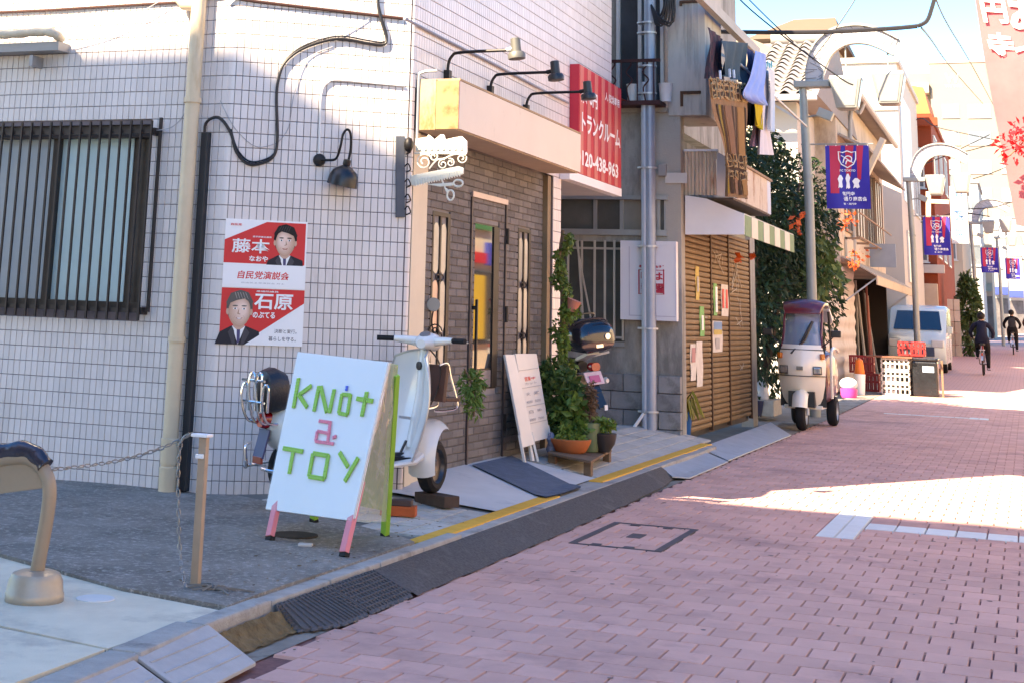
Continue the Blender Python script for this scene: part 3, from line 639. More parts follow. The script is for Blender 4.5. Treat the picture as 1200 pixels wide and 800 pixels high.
b = MB(); pth = [V((cx, 9.11, t.z - .1)), V((cx, 9.10, t.z + .03)), at_y(256, 138, 9.1)] + chp([(270, 155), (277, 178), (290, 192), (305, 192), (320, 184), (325, 165), (324, 120), (326, 95), (333, 75), (350, 60), (375, 50), (400, 46), (430, 51), (448, 53), (453, 46), (447, 25), (443, 6), (443, -12)])
b.tube(curve(pth, 5), .011, 6); b.tube(curve([p + V((.004, 0, .02)) for p in pth[3:]], 5), .006, 5)
b.solo('power_cable', KC, 'black cable looping over the cut off corner from the cable guard', 'cable', smooth=True)
b = MB(); b.tube([at_y(x, y, 9.13) for x, y in ((-30, 16), (60, 12), (140, 7), (210, 3), (262, -4))], .010, 6); b.tube(chp([(262, -4), (300, 2), (350, 8), (420, 16), (472, 22)], .015), .011, 6)
b.solo('wall_cable', mat('brown_cable', (.07, .035, .03), .6, var=.2), 'dark strap cable running level around the top of the tiled wall', 'cable', smooth=True)
b = MB(); b.tube([at_x(x, y, XT + .02) for x, y in ((474, 22), (520, 46), (580, 76), (640, 108), (666, 121))], .011, 6); b.solo('wall_cable', mat('grey_cable', (.25, .26, .30), .6), 'grey cable sloping along the tiled wall behind the spotlights', 'cable', smooth=True)
b = MB(); b.tube(curve(chp([(374, 184), (375, 140), (377, 108), (384, 97), (395, 94), (430, 97), (474, 101)], .014), 5), .008, 8); ct = b.solo('white_conduit', mat('white_plastic', (.72, .72, .70), .45), 'white conduit feeding the gooseneck lamp on the corner wall', 'conduit', smooth=True)
b = MB()
for L in ([(258, 118), (275, 150), (300, 172), (325, 168)], [(325, 168), (338, 150), (345, 110), (360, 70), (390, 55)], [(395, 45), (425, 28), (440, 15)]): b.tube(curve(chp(L, .012), 5), .0025, 4)
b.tube(curve([at_y(x, y, 9.10) for x, y in ((185, 153), (200, 150), (212, 140), (219, 128))], 4), .004, 4); b.tube(curve([at_y(x, y, 9.10) for x, y in ((0, 157), (60, 156), (120, 155), (185, 153))], 3), .004, 4); b.tube(curve([at_y(x, y, 9.08) for x, y in ((78, 47), (120, 35), (160, 17), (190, 0))], 4), .003, 4)
b.solo('thin_wire', mat('pale_wire', (.35, .35, .37), .5), 'thin pale wires hanging across the corner wall and over the left window', 'wire')
t = thing('air_conditioner_pipe', 'cream wrapped air conditioner pipe on a grey bracket at the top left', 'pipe', at_y(30, 60, 9.0))
P = [at_y(x, y, 8.97) for x, y in ((-60, 44), (-20, 42), (0, 41), (20, 40), (40, 38), (58, 38), (66, 41))] + [at_y(71, 46, 9.05)]
MB().tube(curve(P, 3), [.034 + .004 * math.sin(i * 2.1) for i in range(len(curve(P, 3)))], 10).build('wrapped_pipe', mat('wrap', (.60, .52, .40), .7, var=.12, scale=12, bump=.4), t, smooth=True)
a, c = at_y(-60, 58, 9.06), at_y(74, 55, 9.06); MB().bx(a.x, c.x, 9.0, 9.14, c.z - .035, c.z + .03).build('channel', mat('channel_grey', (.30, .30, .31), .5, .3), t)
a = at_y(42, 60, 9.06); MB().bx(a.x - .015, a.x + .015, 9.01, 9.14, a.z - .12, a.z - .04).build('bracket', mat('channel_grey', (.3, .3, .31)), t)
# ---- gooseneck wall lamp
t = thing('wall_lamp', 'black gooseneck lamp with a dome shade on the corner wall', 'wall lamp', on_ch(374, 188, 0))
c = on_ch(374, 188, .006); Mn = CN.to_track_quat('Z', 'Y').to_matrix()
MB().lathe(c, [(.044, 0), (.044, .02), (.035, .04), (.012, .048)], 16, Mn).build('base', IRON, t, smooth=True)
LD = .13
pth = curve([c + CN * .04, on_ch(384, 188, .07), on_ch(394, 186, .10), on_ch(399, 172, LD), on_ch(402, 158, LD), on_ch(407, 152, LD), on_ch(411, 158, LD), on_ch(411, 175, LD), on_ch(408, 190, LD)], 6)
MB().tube(pth, .009, 8).build('arm', IRON, t, smooth=True)
hp = on_ch(407, 189, LD); ax = (on_ch(407, 189, LD) - on_ch(400, 224, LD) + CN * .03).normalized(); Mh = (-ax).to_track_quat('Z', 'Y').to_matrix()
MB().lathe(hp + ax * .012, [(.012, 0), (.026, .004), (.028, .035), (.024, .045), (.045, .055), (.085, .085), (.102, .125), (.108, .185), (.104, .187), (.098, .13), (.08, .09), (.02, .06)], 24, Mh, caps=False).build('shade', mat('black_enamel', (.012, .012, .014), .35, var=.2), t, smooth=True)
MB().ell(hp - ax * .10, (.03, .03, .04), 10).build('bulb', mat('bulb_glass', (.6, .6, .55), .2), t)
# ---- election poster
q = {k: on_ch(*p, .012) for k, p in dict(tl=(264, 256), tr=(360, 258), bl=(257, 403)).items()}
po = thing('poster', 'red and white election poster with two suited men on the tiled corner', 'poster', q['bl'])
pw, ph = (q['tr'] - q['tl']).length, (q['tl'].z - q['bl'].z); PO = V((q['bl'].x, q['bl'].y, 0)).lerp(V((q['tl'].x, q['tl'].y, 0)), .5) + Z * q['bl'].z
def pp(u, v, d=0.): return PO + CU * (u * pw) + Z * (v * ph) + CN * d
MB().prism([pp(0, 0, -.004), pp(1, 0, -.004), pp(1, 1, -.004), pp(0, 1, -.004)], CN * .005).build('sheet', WPRINT, po)
def flat(name, mt, d, *uv): return MB().prism([pp(u, v, d) for u, v in uv], CN * .0006).build(name, mt, po)
flat('red_panel', REDPRINT, .0015, (0, .645), (.98, .645), (.98, .985), (.50, .985), (0, .83)); flat('red_panel', REDPRINT, .0015, (0, .02), (.30, .02), (1, .34), (1, .445), (0, .445))
SKIN = mat('portrait_skin', (.62, .39, .29), .6, var=.05); HAIR1 = mat('portrait_hair', (.02, .017, .017), .6); HAIR2 = mat('portrait_grey_hair', (.12, .11, .10), .6); SUIT = mat('portrait_suit', (.03, .028, .035), .6)
def oval(cx, cy, rx, ry, a0=0, a1=math.tau, n=18): return [(cx + rx * math.cos(a0 + (a1 - a0) * i / n), cy + ry * math.sin(a0 + (a1 - a0) * i / n)) for i in range(n + (0 if a1 - a0 > 6 else 1))]
def portrait(cx, cy, s, hair, suit, part):
    a = ph / pw
    flat('portrait_suit', suit, .0022, (cx - .245 * s, cy - .245 * s), (cx + .24 * s, cy - .245 * s), (cx + .22 * s, cy - .15 * s), (cx + .08 * s, cy - .115 * s), (cx - .08 * s, cy - .115 * s), (cx - .2 * s, cy - .16 * s))
    flat('portrait_shirt', WPRINT, .0028, (cx - .07 * s, cy - .115 * s), (cx + .07 * s, cy - .115 * s), (cx + .0 * s, cy - .243 * s))
    flat('portrait_tie', mat('portrait_tie', (.09, .08, .18), .6), .0034, (cx - .018 * s, cy - .14 * s), (cx + .018 * s, cy - .14 * s), (cx + .02 * s, cy - .22 * s), (cx - .01 * s, cy - .243 * s))
    flat('portrait_hair', hair, .0028, *oval(cx, cy + .018 * s, .142 * s, .118 * s)); flat('portrait_neck', SKIN, .0031, (cx - .06 * s, cy - .07 * s), (cx + .06 * s, cy - .07 * s), (cx + .06 * s, cy - .12 * s), (cx, cy - .15 * s), (cx - .06 * s, cy - .12 * s))
    for q_ in range(7):                               # printed face, lit from one side: graded skin tones
        f = 1 - q_ * .105; ox = -part * .030 * s * (q_ / 6); oy = .012 * s * (q_ / 6); tone = (.56 + .05 * q_, .34 + .05 * q_, .24 + .05 * q_)
        flat('portrait_face', mat('portrait_tone_%d' % q_, tone, .6, var=.02), .0034 + .00016 * q_, *[(cx + ox + .118 * s * f * math.cos(a_) * (1 - .10 * max(0, -math.sin(a_)) ** 2), cy + oy - .012 * s + .112 * s * f * math.sin(a_)) for a_ in [math.tau * i / 24 for i in range(24)]])
    flat('portrait_fringe', hair, .0047, (cx - part * .122 * s, cy - .005 * s), (cx - part * .112 * s, cy + .05 * s), (cx - part * .05 * s, cy + .078 * s), (cx + part * .03 * s, cy + .066 * s), (cx + part * .10 * s, cy + .045 * s), (cx + part * .124 * s, cy - .002 * s), (cx + part * .145 * s, cy + .05 * s), (cx + part * .10 * s, cy + .115 * s), (cx, cy + .140 * s), (cx - part * .09 * s, cy + .122 * s), (cx - part * .142 * s, cy + .06 * s))
    for q_ in range(5): flat('portrait_hair_light', mat('portrait_hair_sheen_%s' % hair.name, tuple(min(1, 2.6 * v + .02) for v in (hair.node_tree.nodes['Hue/Saturation/Value'].inputs['Color'].default_value[:3])), .6), .0049, (cx - part * (.09 - .03 * q_) * s, cy + .075 * s), (cx - part * (.085 - .03 * q_) * s, cy + .076 * s), (cx - part * (.05 - .028 * q_) * s, cy + .122 * s), (cx - part * (.06 - .028 * q_) * s, cy + .120 * s))
    flat('portrait_lapel', mat('portrait_lapel', (.07, .065, .075), .6), .0030, (cx - .07 * s, cy - .118 * s), (cx - .045 * s, cy - .15 * s), (cx - .03 * s, cy - .243 * s), (cx - .06 * s, cy - .243 * s), (cx - .11 * s, cy - .16 * s)); flat('portrait_lapel', mat('portrait_lapel', (.07, .065, .075)), .0030, (cx + .07 * s, cy - .118 * s), (cx + .05 * s, cy - .15 * s), (cx + .03 * s, cy - .243 * s), (cx + .06 * s, cy - .243 * s), (cx + .12 * s, cy - .16 * s))
    flat('portrait_nose_side', mat('portrait_shade2', (.46, .27, .19), .6), .0047, (cx + part * .004 * s, cy + .012 * s), (cx + part * .024 * s, cy - .03 * s), (cx + part * .0 * s, cy - .036 * s), (cx - part * .016 * s, cy - .032 * s), (cx + part * .006 * s, cy - .027 * s))
    for k in (-1, 1): flat('portrait_eye_white', WPRINT, .0047, *oval(cx + k * .048 * s, cy + .006 * s, .020 * s, .007 * s, n=10)); flat('portrait_fold', mat('portrait_shade2', (.46, .27, .19)), .0047, (cx + k * .036 * s, cy - .035 * s), (cx + k * .056 * s, cy - .055 * s), (cx + k * .060 * s, cy - .070 * s), (cx + k * .054 * s, cy - .056 * s))
    for k in (-1, 1):
        flat('portrait_ear', SKIN, .0030, *oval(cx + k * .125 * s, cy - .015 * s, .018 * s, .024 * s, n=8)); flat('portrait_brow', hair, .0048, *oval(cx + k * .048 * s, cy + .026 * s, .03 * s, .005 * s, n=8)); flat('portrait_eye', SUIT, .0050, *oval(cx + k * .048 * s, cy + .006 * s, .009 * s, .0065 * s, n=8))
    flat('portrait_mouth', mat('portrait_lip', (.42, .14, .12), .6), .0048, (cx - .038 * s, cy - .056 * s), (cx, cy - .061 * s), (cx + .038 * s, cy - .056 * s), (cx + .02 * s, cy - .068 * s), (cx - .02 * s, cy - .068 * s))
    if hair is HAIR2: flat('portrait_teeth', WPRINT, .0050, (cx - .026 * s, cy - .0595 * s), (cx + .026 * s, cy - .0595 * s), (cx + .014 * s, cy - .0655 * s), (cx - .014 * s, cy - .0655 * s))
portrait(.735, .835, 1.0, HAIR1, SUIT, 1); portrait(.225, .275, 1.12, HAIR2, SUIT, -1)
flat('white_corner', WPRINT, .0052, (.30, .0), (1.0, .0), (1.0, .318)); flat('white_band', WPRINT, .0052, (0, .45), (1, .45), (1, .64), (0, .64))
REDT = REDPRINT
def pt(s, u, v, w, h, mt, bo=.03, nm='lettering', sh=0.): text(s, nm, mt, po, pp(u, v, 0), CU, Z, w * pw, h * ph, bo, .0060, shear=sh)
pt('藤本', .32, .785, .46, .115, WPRINT, .014); pt('なおや', .42, .685, .23, .045, WPRINT); pt('自民党演説会', .49, .553, .63, .065, REDT, .02, sh=.15); pt('石原', .63, .345, .47, .125, WPRINT, .022); pt('のぶてる', .52, .237, .27, .05, WPRINT)
pt('決断と実行。', .79, .115, .27, .034, KPRINT, .008); pt('暮らしを守る。', .755, .055, .33, .036, KPRINT, .008); pt('自民党', .13, .955, .13, .018, REDT, .02); pt('東京都議会議員', .45, .862, .23, .014, WPRINT, .01); pt('衆議院議員', .55, .425, .27, .014, WPRINT, .01); pt('自由民主党演説会 弁士', .49, .49, .52, .012, GPRINT, .0)
# ---- hanging hairdresser's sign
IV = mat('ivory_metal', (.72, .70, .60), .45, var=.06)
a = on_ch(469, 205, .0); SY = at_x(480, 205, XT).y + .02
t = thing('hairdresser_sign', 'ivory bracket sign with scrolls, a comb and scissors by the shop corner', 'sign', a)
b = MB().prism([on_ch(463.5, 160, .008), on_ch(474, 160, .008), on_ch(474, 255, .008), on_ch(463.5, 255, .008)], CN * .02); b.build('wall_plate', mat('dark_plate', (.10, .11, .13), .6, .3, var=.2), t, bevel=.003)
def sp(x, y): return at_y(x, y, SY)
b = MB()
for y in (175, 196, 214, 232, 246): MB().tube(curve([on_ch(474, y, .02), on_ch(478, y - 4, .06), on_ch(481, y + 3, .04), on_ch(476, y + 6, .02)], 5), .005, 5).build('hook_scroll', IRON, t, smooth=True)
MB().ell(on_ch(479, 170, .05), (.035, .035, .055), 10).build('boss', IRON, t, smooth=True)
def spr(name, pts, d=.02): MB().prism([sp(*p) for p in pts], (0, d, 0)).build(name, IV, t, bevel=.003)
spr('name_plaque', [(487, 178), (487, 163), (500, 161), (502, 158), (506, 161), (509, 164), (516, 158), (520, 158), (522, 164), (530, 162), (541, 160), (547, 166), (547, 179)])
b = MB()
for i in range(8): x = 490 + i * 7; b.prism([sp(x, 166 + (i * 5) % 4), sp(x + 3.2, 166 + (i * 3) % 4), sp(x + 3.2, 176), sp(x, 176)], (0, -.012, 0))
b.build('raised_letters', IV, t, bevel=.002)
b = MB(); b.tube([sp(486, 180), sp(547, 180)], .007, 6)
def spiral(c, r, a0, turns, sgn=1, n=22): return [sp(c[0] + r * (1 - .75 * i / n) * math.cos(a0 + sgn * math.tau * turns * i / n), c[1] - r * (1 - .75 * i / n) * math.sin(a0 + sgn * math.tau * turns * i / n)) for i in range(n + 1)]
b.tube(spiral((497, 190), 10, .5, 1.6), .006, 5); b.tube(spiral((508, 184), 6, 2.5, 1.4, -1), .005, 5); b.tube(curve([sp(503, 198), sp(512, 188), sp(521, 186), sp(533, 181), sp(546, 182)], 5), .006, 5); b.tube(spiral((519, 193), 6, 1.2, 1.4), .005, 5); b.tube(spiral((528, 191), 5, 2, 1.4, -1), .005, 5); b.tube(spiral((541, 186), 6, .4, 1.3, -1), .005, 5)
b.build('scrollwork', IV, t, smooth=True)
spr('comb', [(480, 212), (482, 206), (537, 195), (543, 197), (543, 204), (540, 205), (484, 218), (480, 216)], .014)
b = MB()
for i in range(18): x = 487 + i * 3; y = 211.5 - i * .68; b.bar(sp(x, y), sp(x + .8, y + 7), .006, .012)
b.build('comb_teeth', IV, t)
spr('scissor_blade', [(498, 216), (520, 215), (532, 214), (530, 218), (515, 219)], .01); spr('scissor_blade', [(512, 197), (516, 205), (522, 220), (527, 224), (523, 226), (517, 212)], .01)
b = MB()
for (x, y, rx, ry) in ((537, 215, 5.5, 4), (528, 229, 4, 6)): b.tube([sp(x + rx * math.cos(k * math.tau / 14), y + ry * math.sin(k * math.tau / 14)) for k in range(14)], .007, 6, closed=True)
b.build('finger_rings', IV, t, smooth=True)
# ================================================================ things standing before the shop
TAN = mat('tan_paint', (.34, .25, .17), .5, .15, var=.08, scale=5, dirt=((.22, .16, .11), .15, 6))
bp_ = at_z(40, 703, .112); YB = bp_.y
t = thing('arch_bollard', 'tan arched pedestrian barrier with a domed foot at the left edge', 'barrier', (bp_.x, YB, .11))
def byp(x, y): return at_y(x, y, YB)
MB().lathe((bp_.x, YB, .108), [(.118, 0), (.121, .004), (.121, .035), (.117, .04), (.112, .085), (.098, .112), (.07, .122), (.034, .124)], 28).build('foot', mat('cast_foot', (.38, .32, .25), .45, .35, var=.15, scale=7), t, smooth=True)
pth = curve([byp(40, 690), byp(46, 655), byp(54, 612), byp(58, 580), byp(56, 560), byp(47, 545), byp(32, 536), byp(10, 537), byp(-40, 545), byp(-110, 552), byp(-136, 560), byp(-150, 585), byp(-158, 640), byp(-166, 700)], 6)
lf_ = byp(-167, 706); MB().lathe((lf_.x, YB, .108), [(.118, 0), (.121, .004), (.121, .035), (.117, .04), (.112, .085), (.098, .112), (.07, .122), (.034, .124)], 28).build('foot', mat('cast_foot', (.38, .32, .25)), t, smooth=True)
MB().tube(pth, .030, 14).build('arch_tube', TAN, t, smooth=True)
MB().prism([byp(x, y) + V((0, -.012, 0)) for x, y in ((-100, 556), (-40, 548), (18, 541), (38, 544), (49, 554), (54, 571), (0, 578), (-100, 590))], (0, .024, 0)).build('infill_plate', TAN, t, bevel=.004)
b = MB(); cv = [byp(-60, 538), byp(-20, 533), byp(8, 530), byp(30, 528), byp(45, 536), byp(54, 547)]
b.tube(curve([p + V((0, -.004, .006)) for p in cv], 4), [.036 + .003 * math.sin(i * 1.3) for i in range(21)], 10); b.build('plastic_wrap', mat('dark_wrap', (.035, .03, .045), .12, var=.5, scale=12, bump=.6, bscale=25), t, smooth=True)
pb = at_z(229, 685, .128); YP = pb.y
t = thing('chain_post', 'thin tan post with a white cap and a chain hung from it', 'post', pb)
tp = at_y(228, 511, YP)
MB().bx(pb.x - .019, pb.x + .019, YP - .016, YP + .016, .12, tp.z).build('post', mat('post_tan', (.36, .26, .18), .55, .1, var=.12, scale=8), t, bevel=.003)
MB().box((pb.x - .012, YP, tp.z + .008), (.085, .06, .014)).build('cap', WHITE, t, bevel=.004); z = at_y(226, 533, YP).z; MB().bx(pb.x - .03, pb.x + .012, YP - .022, YP + .02, z - .01, z + .01).build('clip', WHITE, t, bevel=.004)
def chain(b, pts, step=.026):
    pts = curve(pts, 10); acc = 0; k = 0
    for a, c in zip(pts, pts[1:]):
        acc += (c - a).length
        if acc > step:
            acc = 0; k += 1; d = (c - a).normalized(); u = d.orthogonal().normalized() if k % 2 else d.cross(d.orthogonal()).normalized()
            b.tube([a + d * (.018 * math.cos(q * math.tau / 8)) + u * (.008 * math.sin(q * math.tau / 8)) for q in range(8)], .0032, 4, closed=True)
b = MB(); ty = tp.y
chain(b, [tp + V((-.01, 0, .015)), at_y(200, 520, ty + .0), at_y(170, 531, ty - .1), at_y(135, 540, ty - .25), at_y(95, 546, ty - .45), byp(60, 550)])
chain(b, [tp + V((-.01, -.02, .015)), at_y(213, 516, YP - .03), at_y(209, 545, YP - .03), at_y(209, 600, YP - .03), at_y(211, 650, YP - .03), at_z(218, 690, .14)])
b.solo('chain', mat('chain_steel', (.30, .29, .27), .4, .7), 'steel chain sagging from the tan post to the arched barrier', 'chain')
b = MB(); c = at_z(248, 690, .13)
for i in range(15):
    a = rnd.uniform(0, math.tau); r = rnd.uniform(.03, .15); m_ = c + V((math.cos(a) * r * .5 + .03, math.sin(a) * r * .4, .008 + rnd.uniform(0, .016))); b.tube(curve([c + V((rnd.uniform(-.03, .03), rnd.uniform(-.02, .02), .008)), m_, c + V((math.cos(a) * r * 1.2 + .03, math.sin(a) * r * .8, .002))], 3), .005, 4)
b.solo('dry_weed', mat('dry_straw', (.20, .18, .16), .9, var=.3), 'dry weed clump lying at the foot of the tan chain post', 'weed')
# drain cover and a crushed can behind the A-board
c = at_z(345, 626, .13); MB().lathe((c.x, c.y, apz(c.x, c.y) - .004), [(.13, 0), (.13, .010), (.115, .012)], 24).solo('drain_cover', mat('rust_iron', (.05, .042, .036), .8, .3, var=.3), 'round dark iron cover on the asphalt beneath the A-board', 'drain cover')
c = at_z(358, 638, .13); MB().box((c.x, c.y, apz(c.x, c.y) + .006), (.075, .05, .014), Matrix.Rotation(.3, 3, 'Z')).solo('paper_scrap', mat('scrap_white', (.5, .48, .45), .7), 'small pale scrap lying on the asphalt below the A-board', 'litter', bevel=.004)
# ---- A-board
A_ = at_z(316, 633, .125); B_ = at_z(403, 652, .125); C_ = at_z(368, 612, .125); D_ = at_z(451, 630, .115)
ab = thing('a_board', 'white sandwich board with green and pink block letters reading KNot & TOY on coloured legs', 'a-frame sign', (A_ + B_ + C_ + D_) / 4)
wv = (B_ - A_).normalized(); mid = (A_ + B_ + C_ + D_) / 4; fn = wv.cross(Z).normalized()     # towards the street
topz = 1.165
topc = V((mid.x, mid.y, topz)) - fn * .0
front_foot = (A_ + B_) / 2; back_foot = (C_ + D_) / 2
ux = V((wv.x, wv.y, 0)).normalized()
fu = (topc + fn * .02 - front_foot).normalized(); pn = ux.cross(fu).normalized()
if pn.dot(fn) < 0: pn = -pn
tl = at_p(349, 412, topc + fn * .02, pn); tr = at_p(455, 424, topc + fn * .02, pn); br = at_p(413, 610, topc + fn * .02, pn); bl = at_p(311, 596, topc + fn * .02, pn)
BW = mat('board_white', (.70, .72, .73), .3, var=.03, scale=2)
MB().prism([tl, tr, br, bl], -pn * .02).build('front_panel', BW, ab, bevel=.003)
film = clear('plastic_film', (.97, .98, .98), .15, .06)
e = .006
MB().grid(lambda u, v: bl.lerp(br, u).lerp(tl.lerp(tr, u), v) + pn * (e + .004 * noise.noise(V((u * 5, v * 8, 2)))), 14, 20).build('plastic_cover', film, ab, smooth=True)
PINK = mat('pink_paint', (.72, .20, .24), .5, var=.05); GREEN = mat('lime_paint', (.26, .50, .05), .5, var=.06)
DKG = mat('black_foot', (.02, .02, .02), .7)
def leg(p, q, mt, nm='leg'):
    b = MB().bar(p + Z * .022, q, .045, .03, up=fn); o = b.build(nm, mt, ab, bevel=.003); MB().bar(p, p + (q - p).normalized() * .024, .047, .032, up=fn).build('rubber_foot', DKG, o)
leg(A_, bl.lerp(tl, .25) + ux * .045 - pn * .037, PINK); leg(B_, br.lerp(tr, .25) - ux * .045 - pn * .037, PINK)
fb = fn.copy()
tbk = topc - fn * .05
btl = tl - pn * .06 + fn * 0; btr = tr - pn * .06
leg(C_, C_.lerp(btl, .95), GREEN); leg(D_, D_.lerp(btr, .95), GREEN)
def bk(a, c, f): return a.lerp(c, f)
bbl, bbr = bk(C_, btl, .16), bk(D_, btr, .16)
bnn = (btl - bbl).cross(bbr - bbl).normalized(); bnn = -bnn if bnn.dot(fn) > 0 else bnn
MB().prism([btl, btr, bbr, bbl], bnn * .015).build('back_panel', mat('green_with_glints', (.20, .33, .05), .5, var=.3, scale=5, dirt=((.62, .62, .45), .42, 7)), ab)  # green paint; its pale blotches stand for reflections in the film
gf = clear('side_film', (.90, .90, .84), .32, .05)
sd = [tr, br, D_.lerp(btr, .10), btr]
MB().grid(lambda u, v: (sd[1].lerp(sd[2], u)).lerp(sd[0].lerp(sd[3], u), v) + ux * (.008 + .010 * noise.noise(V((u * 4, v * 6, 5)))), 8, 16).build('side_film', gf, ab, smooth=True)
# lettering built of toy bricks
LG = mat('brick_green', (.25, .52, .04), .35, var=.04); LP = mat('brick_pink', (.80, .22, .30), .35, var=.04); LB = mat('brick_blue', (.05, .12, .65), .35)
def bpix(x, y): return at_p(x, y, topc + fn * .02, pn) + pn * .004
def letter(name, strokes, mt, wd=.024):
    b = MB()
    for a, c in strokes:
        p, q = bpix(*a), bpix(*c); d = (q - p); L = d.length; d.normalize(); n = max(1, round(L / .016)); w_ = wd
        b.bar(p + pn * .0035, q + pn * .0035, w_, .007, up=pn); s = pn.cross(d)
        for i in range(n):
            for k in (-.25, .25): b.lathe(p + d * (L * (i + .5) / n) + s * (k * w_) + pn * .007, [(.0042, 0), (.0042, .003)], 6, pn.to_track_quat('Z', 'Y').to_matrix())
    return b.build(name, mt, ab)
letter('letter_k', [((351, 443), (345, 478)), ((366, 452), (351, 463)), ((351, 462), (361, 477))], LG)
letter('letter_n', [((375, 452), (369, 482)), ((377, 453), (384, 483)), ((393, 456), (387, 484))], LG)
letter('letter_o', [((402, 461), (398, 484)), ((412, 462), (408, 486)), ((402, 462), (412, 463)), ((398, 484), (408, 486))], LG, .020)
letter('letter_mark', [((408, 452), (407, 458))], LB, .012)
letter('letter_t', [((431, 459), (425, 488)), ((419, 467), (438, 470))], LG)
letter('ampersand', [((375, 493), (389, 495)), ((388, 495), (385, 519)), ((373, 505), (388, 508)), ((373, 505), (371, 517)), ((371, 517), (392, 520)), ((391, 513), (395, 511))], LP, .017)
letter('letter_t', [((333, 525), (356, 529)), ((345, 527), (340, 555))], LG)
letter('letter_o', [((368, 531), (363, 558)), ((386, 533), (381, 561)), ((368, 531), (386, 534)), ((363, 558), (381, 561))], LG)
letter('letter_y', [((399, 530), (409, 547)), ((421, 536), (405, 564))], LG)
# ---- the white scooter, heading away along the wall
fw = V((.54, .84, 0)).normalized(); sO = V((-3.74, 9.38, .125)) - fw * .40
sc = thing('scooter', 'old white motor scooter parked behind the A-board with a chrome rack and black backrest', 'scooter', M=Matrix.Translation(sO) @ Matrix.Rotation(math.atan2(-fw.x, fw.y), 4, 'Z') @ Matrix.Scale(.90, 4))
SWH = mat('scooter_white', (.70, .70, .68), .25, var=.04, coat=.5, dirt=((.5, .49, .46), .12, 6))
def sl_(): return local(sc)
STEER = Matrix.Translation((0, .62, 0)) @ Matrix.Rotation(math.radians(30), 4, 'Z') @ Matrix.Translation((0, -.62, 0))
def st_():                                            # builder for what turns with the handlebar
    b = local(sc); put = b.put
    def put2(*a, **k): b.v = [STEER @ p for p in b.v]; return put(*a, **k)
    b.put = put2; return b
def wheel(root, y, z, r, x=0, w=.09, name='wheel', rim=STEEL):
    Mx = Matrix.Rotation(math.pi / 2, 3, 'Y'); b = local(root)
    n = 24; b.lathe((x, y, z), [(r * .62, -w / 2), (r * .80, -w / 2 - .004), (r * .95, -w * .36), (r, 0), (r * .95, w * .36), (r * .80, w / 2 + .004), (r * .62, w / 2)], n, Mx, caps=False); o = b.put(name, RUBBER, smooth=True)
    b = local(root); b.lathe((x, y, z), [(.001, -w * .3), (r * .2, -w * .34), (r * .3, -w * .2), (r * .55, -w * .25), (r * .64, -w * .5), (r * .64, w * .5), (r * .55, w * .25), (r * .3, w * .2), (r * .2, w * .34), (.001, w * .3)], n, Mx, caps=False); b.put('rim', rim, o, smooth=True); return o
def ring(cx, cy, cz, rx, rz, n=14, p=2.6, tilt=0):
    out = []
    for k in range(n):
        a = math.tau * k / n; c, s = math.cos(a), math.sin(a); x = math.copysign(abs(c) ** (2 / p), c) * rx; z_ = math.copysign(abs(s) ** (2 / p), s) * rz; out.append(V((cx + x, cy + z_ * tilt, cz + z_)))
    return out
b = sl_(); b.loft([ring(0, -.72, .56, .05, .06), ring(0, -.66, .56, .12, .14), ring(0, -.45, .54, .20, .22), ring(0, -.20, .54, .20, .22), ring(0, -.06, .52, .15, .20), ring(0, 0, .50, .10, .16)]); b.put('body', SWH, smooth=True)
b = sl_(); b.loft([ring(0, -.04, .31, .19, .02, p=4), ring(0, .2, .30, .20, .02, p=4), ring(0, .40, .32, .20, .025, p=4), ring(0, .47, .36, .19, .03, p=4)]); b.put('floorboard', SWH, smooth=True)
def shield(u, v, off=0.):
    z = .33 + .70 * v; wd = .245 + .03 * math.sin(v * math.pi) - .06 * v ** 4; s = 2 * u - 1; y = .44 + .06 * v + .07 * math.sin(v * 2.6) - .12 * abs(s) ** 2.2 + .03 * v * v
    return V((s * wd, y + off, z + (.05 * (1 - abs(s) ** 3) if v > .95 else 0)))
b = sl_(); b.grid(lambda u, v: shield(u, v), 18, 20); b.grid(lambda u, v: shield(u, v, .012), 18, 20); b.put('leg_shield', SWH, smooth=True)
b = sl_(); b.tube([shield(0, i / 16, .006) for i in range(17)] + [shield(i / 10, 1, .006) for i in range(1, 11)] + [shield(1, 1 - i / 16, .006) for i in range(1, 17)], .009, 6); b.put('shield_trim', mat('trim_alloy', (.5, .5, .5), .3, .7), smooth=True)
b = sl_(); b.tube([(0, .50, .40), (0, .565, .75), (0, .585, 1.02), (0, .60, 1.10)], [.05, .042, .04, .045], 12); b.put('steering_column', SWH, smooth=True)
b = st_(); b.loft([ring(0, .48, 1.125, .035, .03, p=2.2), ring(0, .53, 1.135, .075, .05, p=2.2), ring(0, .60, 1.14, .09, .065, p=2.2), ring(0, .67, 1.135, .085, .065, p=2.2), ring(0, .70, 1.13, .07, .055, p=2.2)]); b.put('headset', SWH, smooth=True)
b = st_(); b.lathe((0, .555, 1.185), [(.04, 0), (.04, .012), (.034, .014)], 16, Matrix.Rotation(.5, 3, 'X')); b.put('speedometer', mat('dial', (.12, .13, .15), .2, spec=.8), smooth=True)
b = st_(); b.lathe((0, .695, 1.13), [(.058, 0), (.058, .02), (.045, .03), (.01, .034)], 18, Matrix.Rotation(-math.pi / 2, 3, 'X')); b.put('headlight', mat('lens', (.6, .62, .62), .08, spec=.9), smooth=True)
